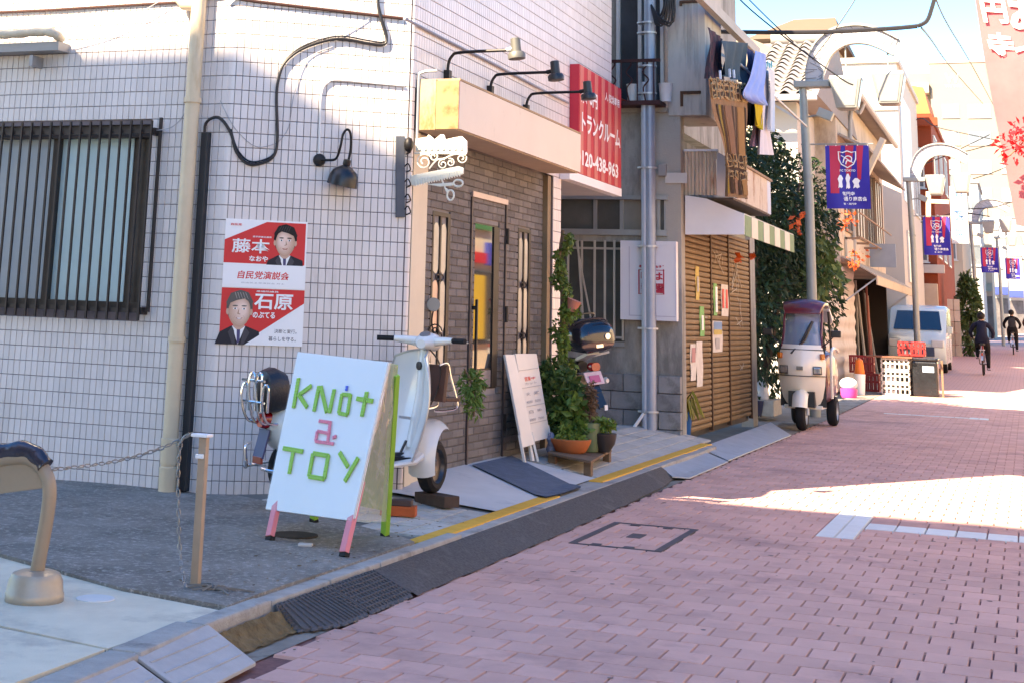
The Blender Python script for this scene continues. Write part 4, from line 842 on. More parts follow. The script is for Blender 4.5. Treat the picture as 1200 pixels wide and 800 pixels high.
for s in (-1, 1):
    b = st_(); b.tube(curve([(s * .06, .575, 1.14), (s * .16, .55, 1.15), (s * .235, .52, 1.155)], 4), [.036, .034, .032, .03, .028, .026, .024, .022, .02], 10); h = b.put('handlebar', SWH, smooth=True)
    b = st_(); b.tube([(s * .235, .52, 1.155), (s * .35, .47, 1.155)], .019, 10); b.put('grip', RUBBER, h, smooth=True)
    b = st_(); b.tube(curve([(s * .22, .56, 1.155), (s * .30, .54, 1.15), (s * .36, .51, 1.145)], 4), .006, 6); b.put('lever', CHROME, h, smooth=True)
for k, x in enumerate((-.05, .05)):
    b = sl_(); b.tube(curve([(x, .58, 1.10), (x * 1.6, .66, 1.0), (x * 1.4, .68, .86), (x, .62, .70)], 5), .006, 5); b.put('control_cable', BLACK, smooth=True)
for k in (-.12, -.04, .04, .12):
    b = sl_(); b.bx(k - .012, k + .012, .02, .40, .318, .348); b.put('floor_strip', RUBBER)
b = sl_(); b.bx(-.07, .07, .425, .432, .60, .62); b.put('shield_clip', CHROME)
b = sl_(); b.lathe((0, .545, .97), [(.03, 0), (.03, .012), (.012, .016)], 14, Matrix.Rotation(math.pi / 2, 3, 'X')); b.put('ignition_lock', BLACK, smooth=True)
b = sl_(); b.bx(-.045, .0, .36, .43, .345, .37); b.bar((-.02, .41, .36), (-.02, .46, .45), .02, .012); b.put('brake_pedal', BLACK, bevel=.003)
WM0 = WM[sc]; st_e = bpy.data.objects.new('front_wheel', None); C.objects.link(st_e); st_e.parent = sc; st_e.matrix_basis = STEER; WM[st_e] = WM0 @ STEER
fwl = st_e
def sf_(): return local(fwl)
wheel(fwl, .74, .265, .19, w=.105, name='tyre', rim=mat('dark_rim', (.06, .06, .065), .35, .6))
b = sf_()
def fender(u, v): a = -.35 + 2.5 * u; s = 2 * v - 1; r = .235 - .05 * abs(s) ** 2.5; return V((s * .105, .74 - math.cos(a) * r, .30 + math.sin(a) * r * 1.25))
b.grid(fender, 18, 10); b.put('fender', SWH, smooth=True)
b = sf_(); b.tube([(-.07, .60, .52), (-.075, .70, .38), (-.075, .74, .265)], .018, 8); b.tube([(-.09, .70, .42), (-.09, .735, .30)], .022, 8); b.put('fork', STEEL, smooth=True)
wheel(sc, -.48, .285, .205)
b = sl_(); b.loft([ring(0, -.55, .80, .10, .03), ring(0, -.45, .80, .14, .045), ring(0, -.2, .79, .13, .045), ring(0, -.02, .78, .08, .03)]); b.put('seat', mat('seat_black', (.02, .02, .022), .5), smooth=True)
b = sl_(); b.loft([ring(.02, -.80, .79, .09, .10), ring(.03, -.785, .79, .12, .135), ring(.03, -.72, .80, .13, .15), ring(.03, -.64, .79, .12, .13), ring(.02, -.63, .8, .09, .1)]); b.put('backrest', mat('pad_black', (.012, .013, .02), .45, var=.3, bump=.3), smooth=True)
b = sl_()
for x in (-.14, -.05, .05, .14):
    hh = .90 if abs(x) < .1 else .83
    b.tube(curve([(x * .8, -.70, .58), (x * .9, -.80, .60), (x * 1.0, -.845, hh - .10), (x * 1.0 + .012, -.838, hh), (x * 1.0 + .04, -.825, hh - .02), (x * .9 + .04, -.815, .66)], 5), .0095, 7)
b.tube([(-.15, -.835, .72), (.15, -.835, .72)], .008, 6); b.tube([(-.15, -.84, .86), (.15, -.84, .86)], .009, 6); b.put('rear_rack', CHROME, smooth=True)
b = sl_(); b.loft([ring(0, -.69, .60, .05, .05), ring(0, -.74, .60, .055, .055), ring(0, -.775, .60, .045, .045)]); b.put('tail_light', mat('red_lens', (.35, .01, .015), .15, spec=.8), smooth=True)
b = sl_(); b.box((0, -.75, .45), (.13, .014, .19), Matrix.Rotation(-.25, 3, 'X')); np_ = b.put('number_plate', mat('plate_navy', (.03, .04, .12), .45), bevel=.003)
b = sl_(); b.box((0, -.775, .345), (.11, .02, .045)); b.put('reflector', mat('red_brown_lens', (.25, .03, .02), .3), bevel=.004)
b = sl_(); b.tube(curve([(-.20, -.40, .34), (-.22, -.62, .30), (-.19, -.76, .29), (-.10, -.80, .30), (-.13, -.80, .42), (-.20, -.72, .44)], 5), .011, 7); b.tube(curve([(.20, -.40, .34), (.22, -.62, .30), (.19, -.76, .29), (.10, -.80, .30)], 5), .011, 7); b.put('bumper_bar', CHROME, smooth=True)
b = sl_(); b.box((0, .69, .85), (.27, .03, .26), Matrix.Rotation(-.12, 3, 'X')); b.box((0, .76, .74), (.26, .13, .03)); cr = b.put('front_carrier', mat('brown_leatherette', (.10, .045, .03), .4, var=.15), bevel=.008)
b = sl_()
for x in (-.12, .12): b.tube(curve([(x, .64, .98), (x, .71, .99), (x, .74, .90), (x, .80, .74), (x, .80, .68), (x * .9, .70, .66), (x * .8, .62, .66)], 5), .008, 6)
b.put('carrier_tube', CHROME, cr, smooth=True)
b = sl_(); b.tube([(-.05, .22, .27), (-.12, .16, .07), (-.13, .16, .045)], .013, 8); b.tube([(.05, .22, .27), (.12, .16, .07)], .013, 8); b.put('stand', mat('rust_bar', (.14, .05, .035), .7, .3, var=.25), smooth=True)
# blocks under the scooter
c = at_z(467, 603, .115); MB().box((c.x, c.y, pz(c.x, c.y) + .03), (.22, .10, .06), Matrix.Rotation(.25, 3, 'Z')).solo('brick_block', mat('orange_brick', (.45, .10, .035), .85, var=.15, bump=.3), 'orange brick on the paving under the scooter stand', 'brick', bevel=.005)
MB().box((c.x + .02, c.y, pz(c.x, c.y) + .078), (.13, .09, .035), Matrix.Rotation(.25, 3, 'Z')).solo('iron_wedge', mat('dark_iron', (.09, .06, .055), .7, .3, var=.3), 'dark iron wedge lying on top of the orange brick', 'wedge', bevel=.006)
fwp = sO + fw * .66; MB().box((fwp.x, fwp.y, pz(fwp.x, fwp.y) + .036), (.30, .13, .07), Matrix.Rotation(-.5, 3, 'Z')).solo('wood_block', mat('dark_timber', (.07, .045, .035), .85, var=.3, scale=9), 'dark timber block under the scooter front wheel', 'block', bevel=.005)
LF1 = leafmat('leaf_mid', (.10, .18, .035)); LF2 = leafmat('leaf_light', (.14, .22, .04)); LF3 = leafmat('leaf_dark', (.07, .13, .035)); LF4 = leafmat('leaf_dry', (.16, .10, .06))
t = thing('hanging_plant', 'feathery green plant hanging beside the scooter front carrier', 'plant', sO + fw * .95 + Z * .62)
foliage([(sO + fw * .93 + Z * .74, (.10, .10, .13)), (sO + fw * .95 + Z * .62, (.07, .07, .10))], 700, .05, 3, droop=.6, aspect=3.5).build('foliage', LF1, t); MB().tube([sO + fw * .86 + Z * .86, sO + fw * .94 + Z * .74, sO + fw * .95 + Z * .55], .008, 5).build('stem', WOOD, t)
# pale disc with a curled iron stem by the left side window
t = thing('garden_ornament', 'grey disc on a curled iron stem before the left side window', 'ornament', at_y(505, 470, 10.45)); YO = 10.45
Mo = (EYE - at_y(508, 357, YO)).normalized().to_track_quat('Z', 'Y').to_matrix()
MB().lathe(at_y(508, 357, YO), [(.048, -.006), (.05, 0), (.048, .006)], 20, Mo).build('disc', mat('disc_grey', (.2, .2, .21), .4, .4), t)
b = MB(); b.tube(curve([at_y(508, 363, YO), at_y(506, 378, YO), at_y(509, 398, YO), at_y(502, 420, YO), at_y(500, 480, YO), at_z(500, 560, .2) * 0 + at_y(500, 540, YO)], 5), .006, 6)
b.tube([at_y(509 + 9 * (1 - i / 26) * math.cos(i * .5), 388 - 9 * (1 - i / 26) * math.sin(i * .5), YO) for i in range(24)], .005, 5); b.build('iron_stem', IRON, t, smooth=True)
# ---- door mat
ms = [at_z(553, 548, .2), at_z(600, 537, .2), at_z(688, 572, .11), at_z(640, 583, .11)]
def mt_(u, v): p = ms[0].lerp(ms[1], u).lerp(ms[3].lerp(ms[2], u), v); p.x = min(p.x, -3.135); return V((p.x, p.y, pz(p.x, p.y) + .008 if p.x < -3.25 else .112))
b = MB().grid(mt_, 12, 14)
b.grid(lambda u, v: mt_(u, v) + V((0, 0, .007)), 12, 14)
b.solo('door_mat', mat('blue_mat', (.12, .16, .22), .95, var=.2, scale=12, bump=1, bscale=260), 'blue grey door mat laid on the ramp to the shop door', 'door mat')
# ---- folded menu boards
MW = mat('menu_white', (.66, .64, .60), .5, var=.05)
mtop = at_x(616, 414, -3.99); Dm = 12.35
def menu(lab, quad, Y0, Y1, lettering):
    # board leaning on the wall: top edge near the wall, foot away from it
    a, b_, c, d = [at_x(x, y, xx) for (x, y), xx in zip(quad, (-3.96, -3.93, -3.77, -3.80))]
    t = thing('menu_board', lab, 'menu board', (c + d) / 2, group='folded menu boards by the door'); n = (b_ - a).cross(d - a).normalized(); n = n if n.dot(EYE - a) > 0 else -n
    MB().prism([a, b_, c, d], -n * .022).build('panel', MW, t, bevel=.004)
    for p, q, dx in ((d, a, .02), (c, b_, -.02)):
        dr = (p - q).normalized(); f = p + dr * ((p.z - pz(p.x, p.y) - .01) / -dr.z if dr.z else 0); MB().bar(p - dr * .1 - n * .012, f - n * .012, .03, .02).build('leg', MW, t)
    if lettering:
        r, u = (c - d).normalized(), (a - d).normalized(); W_, H_ = (c - d).length, (a - d).length; o = d
        def P(x, y): return o + (c - d) * x + (a - d) * y
        b = MB()
        for y in (.80, .60, .39, .20): b.prism([P(.02, y) + n * .002, P(.98, y) + n * .002, P(.98, y + .006) + n * .002, P(.02, y + .006) + n * .002], n * .002)
        b.build('panel_joint', GPRINT, t)
        for x, y, w_, h_, s, m_ in ((.38, .70, .3, .05, '営業', REDPRINT), (.66, .70, .2, .03, '中', REDPRINT), (.5, .645, .6, .03, 'カット', GPRINT), (.28, .53, .2, .04, '火', GPRINT), (.70, .53, .26, .04, '定', GPRINT), (.28, .44, .3, .03, '4500', GPRINT), (.70, .44, .3, .03, '5000', GPRINT), (.28, .33, .2, .04, '白', GPRINT), (.7, .33, .25, .03, '染', GPRINT), (.28, .24, .3, .03, '6000', GPRINT), (.7, .24, .3, .025, '7500', GPRINT)): text(s, 'lettering', m_, t, P(x, y) + n * .001, r, u, w_ * W_, h_ * H_, .01, .001)
menu('white folded menu board with small printed panels leaning by the shop door', ((604, 414), (629, 414), (645, 512), (622, 518)), 0, 0, True)
menu('white folded menu board seen edge on behind the printed one', ((592, 415), (603, 415), (627, 520), (613, 524)), 0, 0, False)
# ---- potted plants
def pot(name, prof, c, mt, lab, cat, grp=None): return MB().lathe(c, prof, 22).solo(name, mt, lab, cat, grp, smooth=True)
Ys = 12.75
sc_ = at_z(680, 543, .13); st_ = thing('plank_stand', 'low weathered plank stand on the pavement holding the flower pots', 'plant stand', (sc_.x, sc_.y, .12))
pA, pB, pC_, pD = at_z(641, 545, .15), at_z(692, 556, .13), at_z(717, 541, .12), at_z(668, 531, .14)
for i in range(3):
    f0, f1 = i / 3 + .01, (i + 1) / 3 - .01; b = MB().prism([pA.lerp(pD, f0) + Z * .085, pB.lerp(pC_, f0) + Z * .085, pB.lerp(pC_, f1) + Z * .085, pA.lerp(pD, f1) + Z * .085], (0, 0, .02)); b.build('plank', WOOD, st_, bevel=.003)
for p in (pA.lerp(pC_, .08), pB.lerp(pD, .10), pC_.lerp(pA, .08), pD.lerp(pB, .08)): MB().bx(p.x - .03, p.x + .03, p.y - .035, p.y + .035, pz(p.x, p.y) - .01, max(pA.z, pB.z) + .08).build('foot', WOOD, st_, bevel=.003)
SZ = .24
def plant(lab, c, blobs, n, size, mt, seed, cat='plant', stem=True, **k):
    t = thing('potted_plant', lab, cat, c); foliage([(V(c) + V(o), r) for o, r in blobs], n, size, seed, **k).build('foliage', mt, t)
    if stem:
        b = MB()
        for o, r in blobs[:3]: b.tube(curve([V(c), V(c) + V(o) * .5 + V((.01, .01, 0)), V(c) + V(o)], 3), .007, 5)
        b.build('stem', WOOD, t)
    return t
tp_ = at_p(669, 540, (-3.62, 12.75, .2), (0, 1, 0)); tx = at_y(669, 530, 12.72)
pot('flower_pot', [(.10, 0), (.125, .012), (.165, .085), (.172, .11), (.165, .115), (.15, .105)], (tx.x, 12.72, SZ), TERRA, 'wide orange terracotta bowl on the plank stand', 'flower pot')
plant('low grassy plant filling the terracotta bowl', (tx.x, 12.72, SZ + .09), [((0, 0, .03), (.14, .14, .035)), ((-.05, 0, .08), (.06, .06, .06))], 900, .045, LF2, 11, stem=False)
gx = at_y(690, 520, 12.98); pot('flower_pot', [(.075, 0), (.08, .005), (.098, .22), (.10, .235), (.088, .235)], (gx.x, 12.98, SZ), mat('green_pot', (.12, .17, .09), .5, var=.1), 'tall green pot on the plank stand behind the terracotta bowl', 'flower pot')
plant('reddish dry heather standing in the green pot', (gx.x, 12.98, SZ + .22), [((0, 0, .14), (.08, .08, .16)), ((.02, 0, .26), (.05, .05, .12))], 700, .05, LF4, 12, aspect=4)
bx2 = at_y(707, 528, 13.05); pot('flower_pot', [(.055, 0), (.10, .07), (.115, .15), (.105, .155)], (bx2.x, 13.05, SZ), mat('black_pot', (.03, .025, .025), .4), 'black rounded pot at the right end of the plank stand', 'flower pot')
plant('leafy green plant in the black rounded pot', (bx2.x, 13.05, SZ + .15), [((0, 0, .07), (.11, .10, .06))], 220, .07, LF2, 13)
q = at_y(660, 480, 13.0)
plant('bushy green shrub spreading behind the terracotta bowl', (q.x, 13.0, .22), [((0, 0, .42), (.21, .18, .26)), ((.05, .0, .22), (.20, .16, .18)), ((-.10, 0, .62), (.14, .14, .16))], 2600, .075, LF3, 14)
q2 = at_y(668, 475, 12.9); plant('glossy bright green shrub in the middle of the pots', (q2.x, 12.9, .3), [((.0, 0, .22), (.17, .13, .20)), ((.05, 0, .10), (.15, .12, .13))], 700, .085, LF1, 15)
mat_climb = leafmat('leaf_climber', (.11, .17, .035))
# climber on a post, with a hung pot
q = at_y(657, 400, 13.2); t = thing('climbing_plant', 'climber winding up the pier beside the shop front', 'plant', (q.x, 13.2, .2))
bl = [((q.x + .02 + .05 * math.sin(i * 1.7), 13.2, .75 + .155 * i), (.065 + .025 * math.sin(i * 2.3), .08, .11)) for i in range(9)]
foliage(bl, 1700, .055, 17, droop=.7).build('foliage', mat_climb, t); foliage([((q.x + .11, 13.12, 1.38), (.10, .09, .09)), ((q.x + .05, 13.12, 1.12), (.06, .07, .16))], 800, .045, 18, droop=.8).build('foliage', LF2, t)
b = MB(); b.tube(curve([(q.x + .03 * math.sin(i * 1.3), 13.22 + .02 * math.cos(i * 1.5), .2 + .19 * i) for i in range(11)], 3), .016, 6); b.build('stem', WOOD, t, smooth=True)
q = at_y(669, 357, 13.1); MB().lathe((q.x, 13.1, q.z - .055), [(.04, 0), (.062, .09), (.066, .1), (.055, .1)], 14, Matrix.Rotation(.35, 3, 'Y')).solo('hanging_pot', mat('pink_terracotta', (.45, .18, .13), .7), 'small tilted terracotta pot hung in the climbing plant', 'flower pot', smooth=True)
c = at_y(640, 515, 12.75); MB().lathe((c.x + .06, 12.7, SZ - .02), [(.03, 0), (.045, .04), (.03, .09), (.042, .12), (.02, .17), (.002, .18)], 12).solo('garden_figurine', mat('glazed_figure', (.16, .17, .24), .25, var=.6, scale=18), 'small glazed figurine at the left of the terracotta bowl', 'figurine', smooth=True)
# ---- motorcycle seen from behind
mc = thing('motorcycle', 'black motorcycle with a large black top box parked in the recess', 'motorcycle', M=Matrix.Translation((-4.62, 15.42, .14)) @ Matrix.Rotation(math.radians(50), 4, 'Z') @ Matrix.Rotation(math.radians(-7), 4, 'Y'))
MK = mat('motorcycle_black', (.010, .011, .014), .3, var=.2, coat=.4)
wheel(mc, -.62, .29, .29, w=.11, rim=MK); wheel(mc, .72, .29, .29, w=.09, rim=MK)
b = local(mc); b.loft([ring(0, -.80, .74, .06, .05), ring(0, -.60, .74, .12, .08), ring(0, -.1, .70, .13, .10), ring(0, .1, .72, .10, .1)]); b.put('seat', mat('seat_black', (.02, .02, .022), .5), smooth=True)
b = local(mc); b.loft([ring(0, -.05, .72, .09, .1), ring(0, .15, .82, .15, .13), ring(0, .40, .80, .14, .13), ring(0, .52, .74, .08, .08)]); b.put('fuel_tank', MK, smooth=True)
b = local(mc); b.loft([ring(0, -.75, .60, .08, .06), ring(0, -.3, .55, .13, .14), ring(0, .1, .45, .15, .2), ring(0, .4, .4, .14, .18), ring(0, .5, .42, .08, .1)]); b.put('engine', MK, smooth=True)
b = local(mc); 
for s in (-1, 1): b.tube([(s * .09, .58, .85), (s * .09, .72, .29)], .025, 8)
b.tube(curve([(-.36, .38, 1.0), (-.2, .5, 1.02), (0, .54, .98), (.2, .5, 1.02), (.36, .38, 1.0)], 4), .013, 6); b.put('fork', MK, smooth=True)
b = local(mc); b.loft([ring(0, .55, .88, .05, .05), ring(0, .62, .88, .10, .10), ring(0, .68, .88, .09, .09)]); b.put('headlight', mat('lens', (.6, .62, .62), .08, spec=.9), smooth=True)
b = local(mc); b.loft([ring(0, -.68, 1.0, .17, .07, p=3), ring(0, -.72, 1.02, .20, .10, p=3), ring(0, -.78, 1.04, .235, .145, p=3), ring(0, -.92, 1.045, .245, .16, p=3), ring(0, -1.04, 1.03, .235, .15, p=3), ring(0, -1.10, 1.01, .20, .11, p=3), ring(0, -1.12, 1.0, .14, .06, p=3)]); tbx = b.put('top_box', mat('topbox_black', (.012, .014, .022), .18, var=.2, coat=.6), smooth=True)
b = local(mc); b.tube(curve([(-.15, -.8, 1.18), (-.15, -.85, 1.235), (0, -.87, 1.245), (.15, -.85, 1.235), (.15, -.8, 1.18)], 4), .009, 6); b.tube(curve([(-.2, -1.0, 1.16), (-.1, -1.02, 1.20), (.1, -1.02, 1.20), (.2, -1.0, 1.16)], 4), .008, 6); b.put('rack_rail', MK, tbx, smooth=True)
b = local(mc); b.lathe((.1, -1.12, 1.03), [(.03, 0), (.03, .012)], 10, Matrix.Rotation(math.pi / 2, 3, 'X')); b.box((0, -1.115, .95), (.08, .02, .03)); b.put('latch', CHROME, tbx)
b = local(mc); b.bar((0, -.62, .76), (0, -1.0, .88), .14, .03); b.bar((-.1, -.75, .80), (.26, -.9, .86), .02); b.put('carrier', STEEL)
b = local(mc); b.box((0, -1.0, .52), (.10, .02, .36), Matrix.Rotation(-.5, 3, 'X')); b.put('mudguard', MK, bevel=.005)
b = local(mc); b.box((0, -.975, .64), (.20, .012, .13), Matrix.Rotation(-.45, 3, 'X')); npl = b.put('number_plate', mat('plate_pink', (.62, .48, .52), .5, var=.15, scale=25), bevel=.003)
b = local(mc); b.box((0, -.99, .635), (.12, .004, .07), Matrix.Rotation(-.45, 3, 'X')); b.put('plate_mark', mat('plate_mark', (.50, .12, .25), .5), npl)
b = local(mc); b.loft([ring(.06, -.86, .74, .05, .04), ring(.06, -.91, .74, .06, .045), ring(.06, -.94, .74, .05, .04)]); b.put('tail_light', mat('red_lens', (.35, .01, .015), .15, spec=.8), smooth=True)
for s in (-1, 1): b = local(mc); b.lathe((s * .16, -.92, .60), [(.03, 0), (.035, .02), (.02, .05)], 10, Matrix.Rotation(math.pi / 2, 3, 'X')); b.put('indicator', mat('pale_lens', (.65, .6, .55), .15), smooth=True)
b = local(mc); b.box((.02, -1.10, .37), (.035, .012, .05)); b.put('reflector', WHITE)
# ================================================================ grey house with shutter, balcony and laundry
YG, XS = 17.0, -3.60
RENDER = mat('grey_render', (.36, .35, .32), .9, var=.1, scale=2, bump=.25, bscale=60, dirt=((.17, .165, .15), .5, 1.8, (1.2, 1.2, .35)))
gh = thing('grey_house', 'weathered grey two storey house with a brown shutter and an overhanging upper floor', 'house', (-4.5, 19, 0))
def g(px, py): return at_y(px, py, YG)
xL, xC = -7.2, -3.53
zw0, zw1, zs0, zs1 = g(690, 400).z, g(690, 283).z, g(700, 272).z, g(700, 234).z
wl, wr = -6.2, g(780, 250).x
b = MB(); b.bx(xL, xC, YG, YG + .2, -.1, zw0); b.bx(wr, xC, YG, YG + .2, zw0, zs1); b.bx(xL, wl, YG, YG + .2, zw0, zs1); b.bx(wl, wr, YG, YG + .2, zw1, zs0); b.bx(g(732, 300).x, wr, YG + .001, YG + .2, zw0, zw1)
zF = g(790, 132).z
b.bx(xL, xC, YG, YG + .2, zs1, zF); b.build('wall', RENDER, gh)
b = MB().bx(xC - .2, XS + .0, YG + .2, 22.6, 2.62, 3.4); b.bx(xC - .25, XS - .02, 22.2, 22.6, -.1, 2.62); b.build('wall', RENDER, gh)
MB().bx(xL, -3.9, YG + .21, 23.0, zF + .01, 7.4).build('upper_wall', RENDER, gh)
UC = mat('upper_render', (.46, .44, .41), .85, var=.08, scale=1.5, dirt=((.24, .23, .21), .45, 2.2, (1.5, 1.5, .2)))
zb0 = g(800, 132).z; xb0, xb1 = g(783, 60).x, g(827, 60).x
MB().bx(xb0, xb1, YG - .02, YG + 1.0, zb0 - .04, 7.4).build('bay', UC, gh, bevel=.01)
MB().bx(xL, xb0 - .004, YG - .06, YG + .25, zF, zF + .05).build('floor_band', CONC, gh)
for x0, y0, x1 in ((798, 109, 822), (797, 3, 819)):
    p, q = g(x0, y0), g(x1, y0); b = MB().bx(p.x, q.x, YG - .045, YG - .021, p.z - .02, p.z + .012); b.bx(p.x, p.x + .03, YG - .045, YG - .021, p.z - .16 if y0 > 50 else p.z - .05, p.z - .02); b.build('rusty_bracket', mat('rust_brown', (.10, .05, .03), .8, var=.3), gh)
p = g(800, 30); 
for x in (804, 812, 819): q = g(x, 60); MB().bx(q.x - .008, q.x + .008, YG - .028, YG - .02, zb0 + .02, 7.3).build('joint_strip', UC, gh)
# windows
ALU = mat('old_aluminium', (.36, .37, .37), .45, .5, var=.1); ROOMG = mat('dusty_glass', (.10, .105, .095), .15, var=.35, scale=1.6, spec=.8); ROOMB = mat('pale_blind_glass', (.22, .23, .21), .2, var=.25, scale=1.2, spec=.8)
st2 = MB().bx(wl, wr + .03, YG - .03, YG + .05, zs1 + .0, zs1 + .045).build('strip_window', ALU, gh)
xs_ = [wl, g(697, 250).x, g(728, 250).x, g(771, 250).x, wr]
for i, (a, c) in enumerate(zip(xs_, xs_[1:])): MB().bx(a + .02, c - .02, YG + .04, YG + .05, zs0 + .03, zs1).build('pane', ROOMB if i == 2 else ROOMG, st2)
for a in xs_[1:]: MB().bx(a - .02, a + .02, YG + .01, YG + .06, zs0 + .031, zs1 - .001).build('mullion', ALU, st2)
MB().bx(wl, wr + .02, YG - .04, YG + .05, zs0 - .035, zs0 + .03).build('sill', ALU, st2)
lw = MB().bx(wl, g(732, 300).x, YG - .03, YG + .06, zw0 - .04, zw0 + .01).build('barred_window', ALU, gh)
xr_ = g(731, 300).x
for i, (a, c) in enumerate(((wl, -5.0), (-4.97, xr_))): MB().bx(a, c, YG + .06, YG + .07, zw0 + .01, zw1).build('pane', ROOMG, lw)
MB().bx(-5.0, -4.97, YG + .04, YG + .08, zw0 + .01, zw1).build('mullion', ALU, lw)
IVB = mat('ivory_bar', (.46, .42, .35), .5, .1, var=.1)
for x in (655, 666, 682, 697, 709, 720, 730): a, c = at_y(x, 282, YG - .06), at_y(x, 399, YG - .06); MB().bx(a.x - .011, a.x + .011, YG - .072, YG - .05, c.z, a.z).build('bar', IVB, lw)
MB().bar(at_y(675, 282, YG - .085), at_y(697, 398, YG - .085), .02, .016).build('bar', IVB, lw); MB().bar(at_y(677, 282, YG - .10), at_y(685, 398, YG - .10), .02, .014).build('bar', IVB, lw)
for y in (291, 394): z = at_y(690, y, YG - .045).z; MB().bx(wl, xr_, YG - .049, YG - .032, z - .012, z + .012).build('rail', IVB, lw)
# concrete blocks at the foot
BLK = mat('concrete_block', (.24, .235, .23), .95, var=.15, scale=6, rand=.14, bump=.7, bscale=80, dirt=((.11, .105, .10), .4, 3))
bm_ = {}
for r_ in range(4):
    z0 = .0 + .19 * r_; xr = xC
    for k in range(8):
        l = .39 if not (k == 0 and r_ % 2) else .25
        if l not in bm_: bm_[l] = MB().bx(-l / 2 + .004, l / 2 - .004, -.10, .0, .004, .186).mesh('concrete_block', BLK, bevel=.006)
        piece('concrete_block', bm_[l], gh, Matrix.Translation((xr - l / 2, YG - .002 - rnd.uniform(0, .004), z0))); xr -= l
# meter box, little
p = g(777, 200); MB().box((p.x, YG - .03, p.z), (.09, .06, .14)).build('meter_box', mat('meter_grey', (.25, .25, .25), .5), gh, bevel=.01)
MB().bx(wr, wr + .25, YG - .02, YG - .001, g(780, 215).z, g(780, 203).z).build('patched_render', mat('patch_white', (.55, .55, .53), .9), gh)
# upper window with balcony rail
uw0, uw1 = g(721, 60).x, g(771, 60).x; zu0, zu1 = zF + .06, 5.9
up_ = MB().bx(uw0, uw1, YG + .17, YG + .205, zu0, zu1).build('upper_window', mat('night_glass', (.035, .045, .055), .08, var=.5, scale=1.5, spec=.9), gh)
b = MB()
for x in (uw0 - .02, uw0 + .24, uw1 - .10, uw1): b.bx(x, x + .04, YG + .12, YG + .169, zu0, zu1)
b.build('frame', mat('pale_frame', (.50, .50, .50), .5), up_)
zr = g(750, 76).z; BRN = mat('brown_rail', (.06, .025, .025), .6, .2, var=.25)
rl = MB().bx(uw0 - .1, uw1 + .09, YG - .30, YG - .27, zr - .02, zr + .015).build('balcony_rail', BRN, gh)
MB().bx(uw0 - .1, uw1 + .09, YG - .32, YG - .0, zF + .052, zF + .10).build('balcony_floor', BRN, rl)
xx = uw0 - .05; i = 0
while xx < uw1 + .08:
    if i % 2: pts = [(xx, YG - .285, zF + .1), (xx - .025, YG - .285, zF + .25), (xx + .035, YG - .285, zF + .34), (xx - .035, YG - .285, zF + .43), (xx + .02, YG - .285, zF + .52), (xx, YG - .285, zr)]
    else: pts = [(xx, YG - .285, zF + .1), (xx, YG - .285, zr)]
    MB().tube(curve(pts, 4) if i % 2 else pts, .009, 5).build('baluster', BRN, rl); xx += .095; i += 1
BUC = mat('bucket_white', (.62, .64, .66), .4)
for k, (x, y, lab, r) in enumerate(((741, 122, 'white bucket behind the balcony rail, left of the pole', .065), (780, 118, 'white bucket behind the balcony rail, right of the pole', .08))):
    p = at_y(x, y, YG - .15); MB().lathe((p.x, YG - .15, zF + .10), [(r * .8, 0), (r, .2), (r * 1.06, .21), (r * .95, .2)], 16).solo('bucket', BUC, lab, 'bucket', smooth=True)
p = at_y(724, 123, YG - .15); MB().lathe((p.x, YG - .15, zF + .10), [(.09, 0), (.10, .03), (.05, .05), (.03, .11), (.05, .12)], 14).solo('flower_pot', mat('red_pot', (.30, .05, .03), .6), 'small reddish pot on the balcony floor beside the bucket', 'flower pot', smooth=True)
# ---- awning with green and white valance, and rusty balcony front
aw = thing('shop_awning', 'white awning with a green and white striped valance over the brown shutter', 'awning', (-3.2, 20, 2.5))
AWW = mat('awning_white', (.66, .69, .73), .6, var=.04)
ye = 17.12
MB().prism([at_y(x, y, ye) for x, y in ((803, 229), (828, 233), (872, 251), (872, 275), (803, 275))], (0, .03, 0)).build('end_panel', AWW, aw)
xa = at_y(872, 262, ye).x; za1, za0 = at_y(872, 251, ye).z, at_y(872, 276, ye).z; yEnd = at_x(930, 280, xa).y; xw = at_y(803, 250, ye).x; zt_ = at_y(803, 229, ye).z
MB().prism([(xw, ye + .03, zt_ - .02), (xa, ye + .03, za1 - .004), (xa, yEnd, za1 - .004), (xw, yEnd, zt_ - .02)], (0, 0, .012)).build('roof_sheet', mat('awning_sheet', (.45, .48, .45), .7), aw)
ns = 9; SG = mat('stripe_green', (.17, .26, .15), .7, var=.12, scale=6); SW_ = mat('stripe_white', (.60, .59, .50), .7, var=.1, scale=6)
for i in range(ns):
    y0 = ye + .032 + (yEnd - ye - .03) * i / ns; y1 = ye + .032 + (yEnd - ye - .03) * (i + 1) / ns
    MB().bx(xa - .006, xa + .006 + .004 * (i % 2), y0, y1 - .004, za0, za1 - .006).build('valance_stripe', SG if i % 2 == 0 else SW_, aw)
bp2 = thing('balcony_front', 'rusty corrugated balcony front above the striped awning', 'balcony', (-3.2, 20, 2.9))
CORR = mat('rusted_corrugated', (.60, .52, .42), .75, .1, var=.1, scale=4, dirt=((.24, .09, .03), .38, 4, (1, 1, .3)), bump=.3)
PALE = mat('pale_sheet', (.55, .60, .66), .6, var=.06)
yb_ = 17.2; p0, p1 = at_y(801, 200, yb_), at_y(840, 200, yb_); z0, z1 = at_y(801, 229, yb_).z, at_y(801, 178, yb_).z
def corr(fn, n, nm, mt): MB().grid(fn, n * 4, 1).build(nm, mt, bp2, smooth=True)
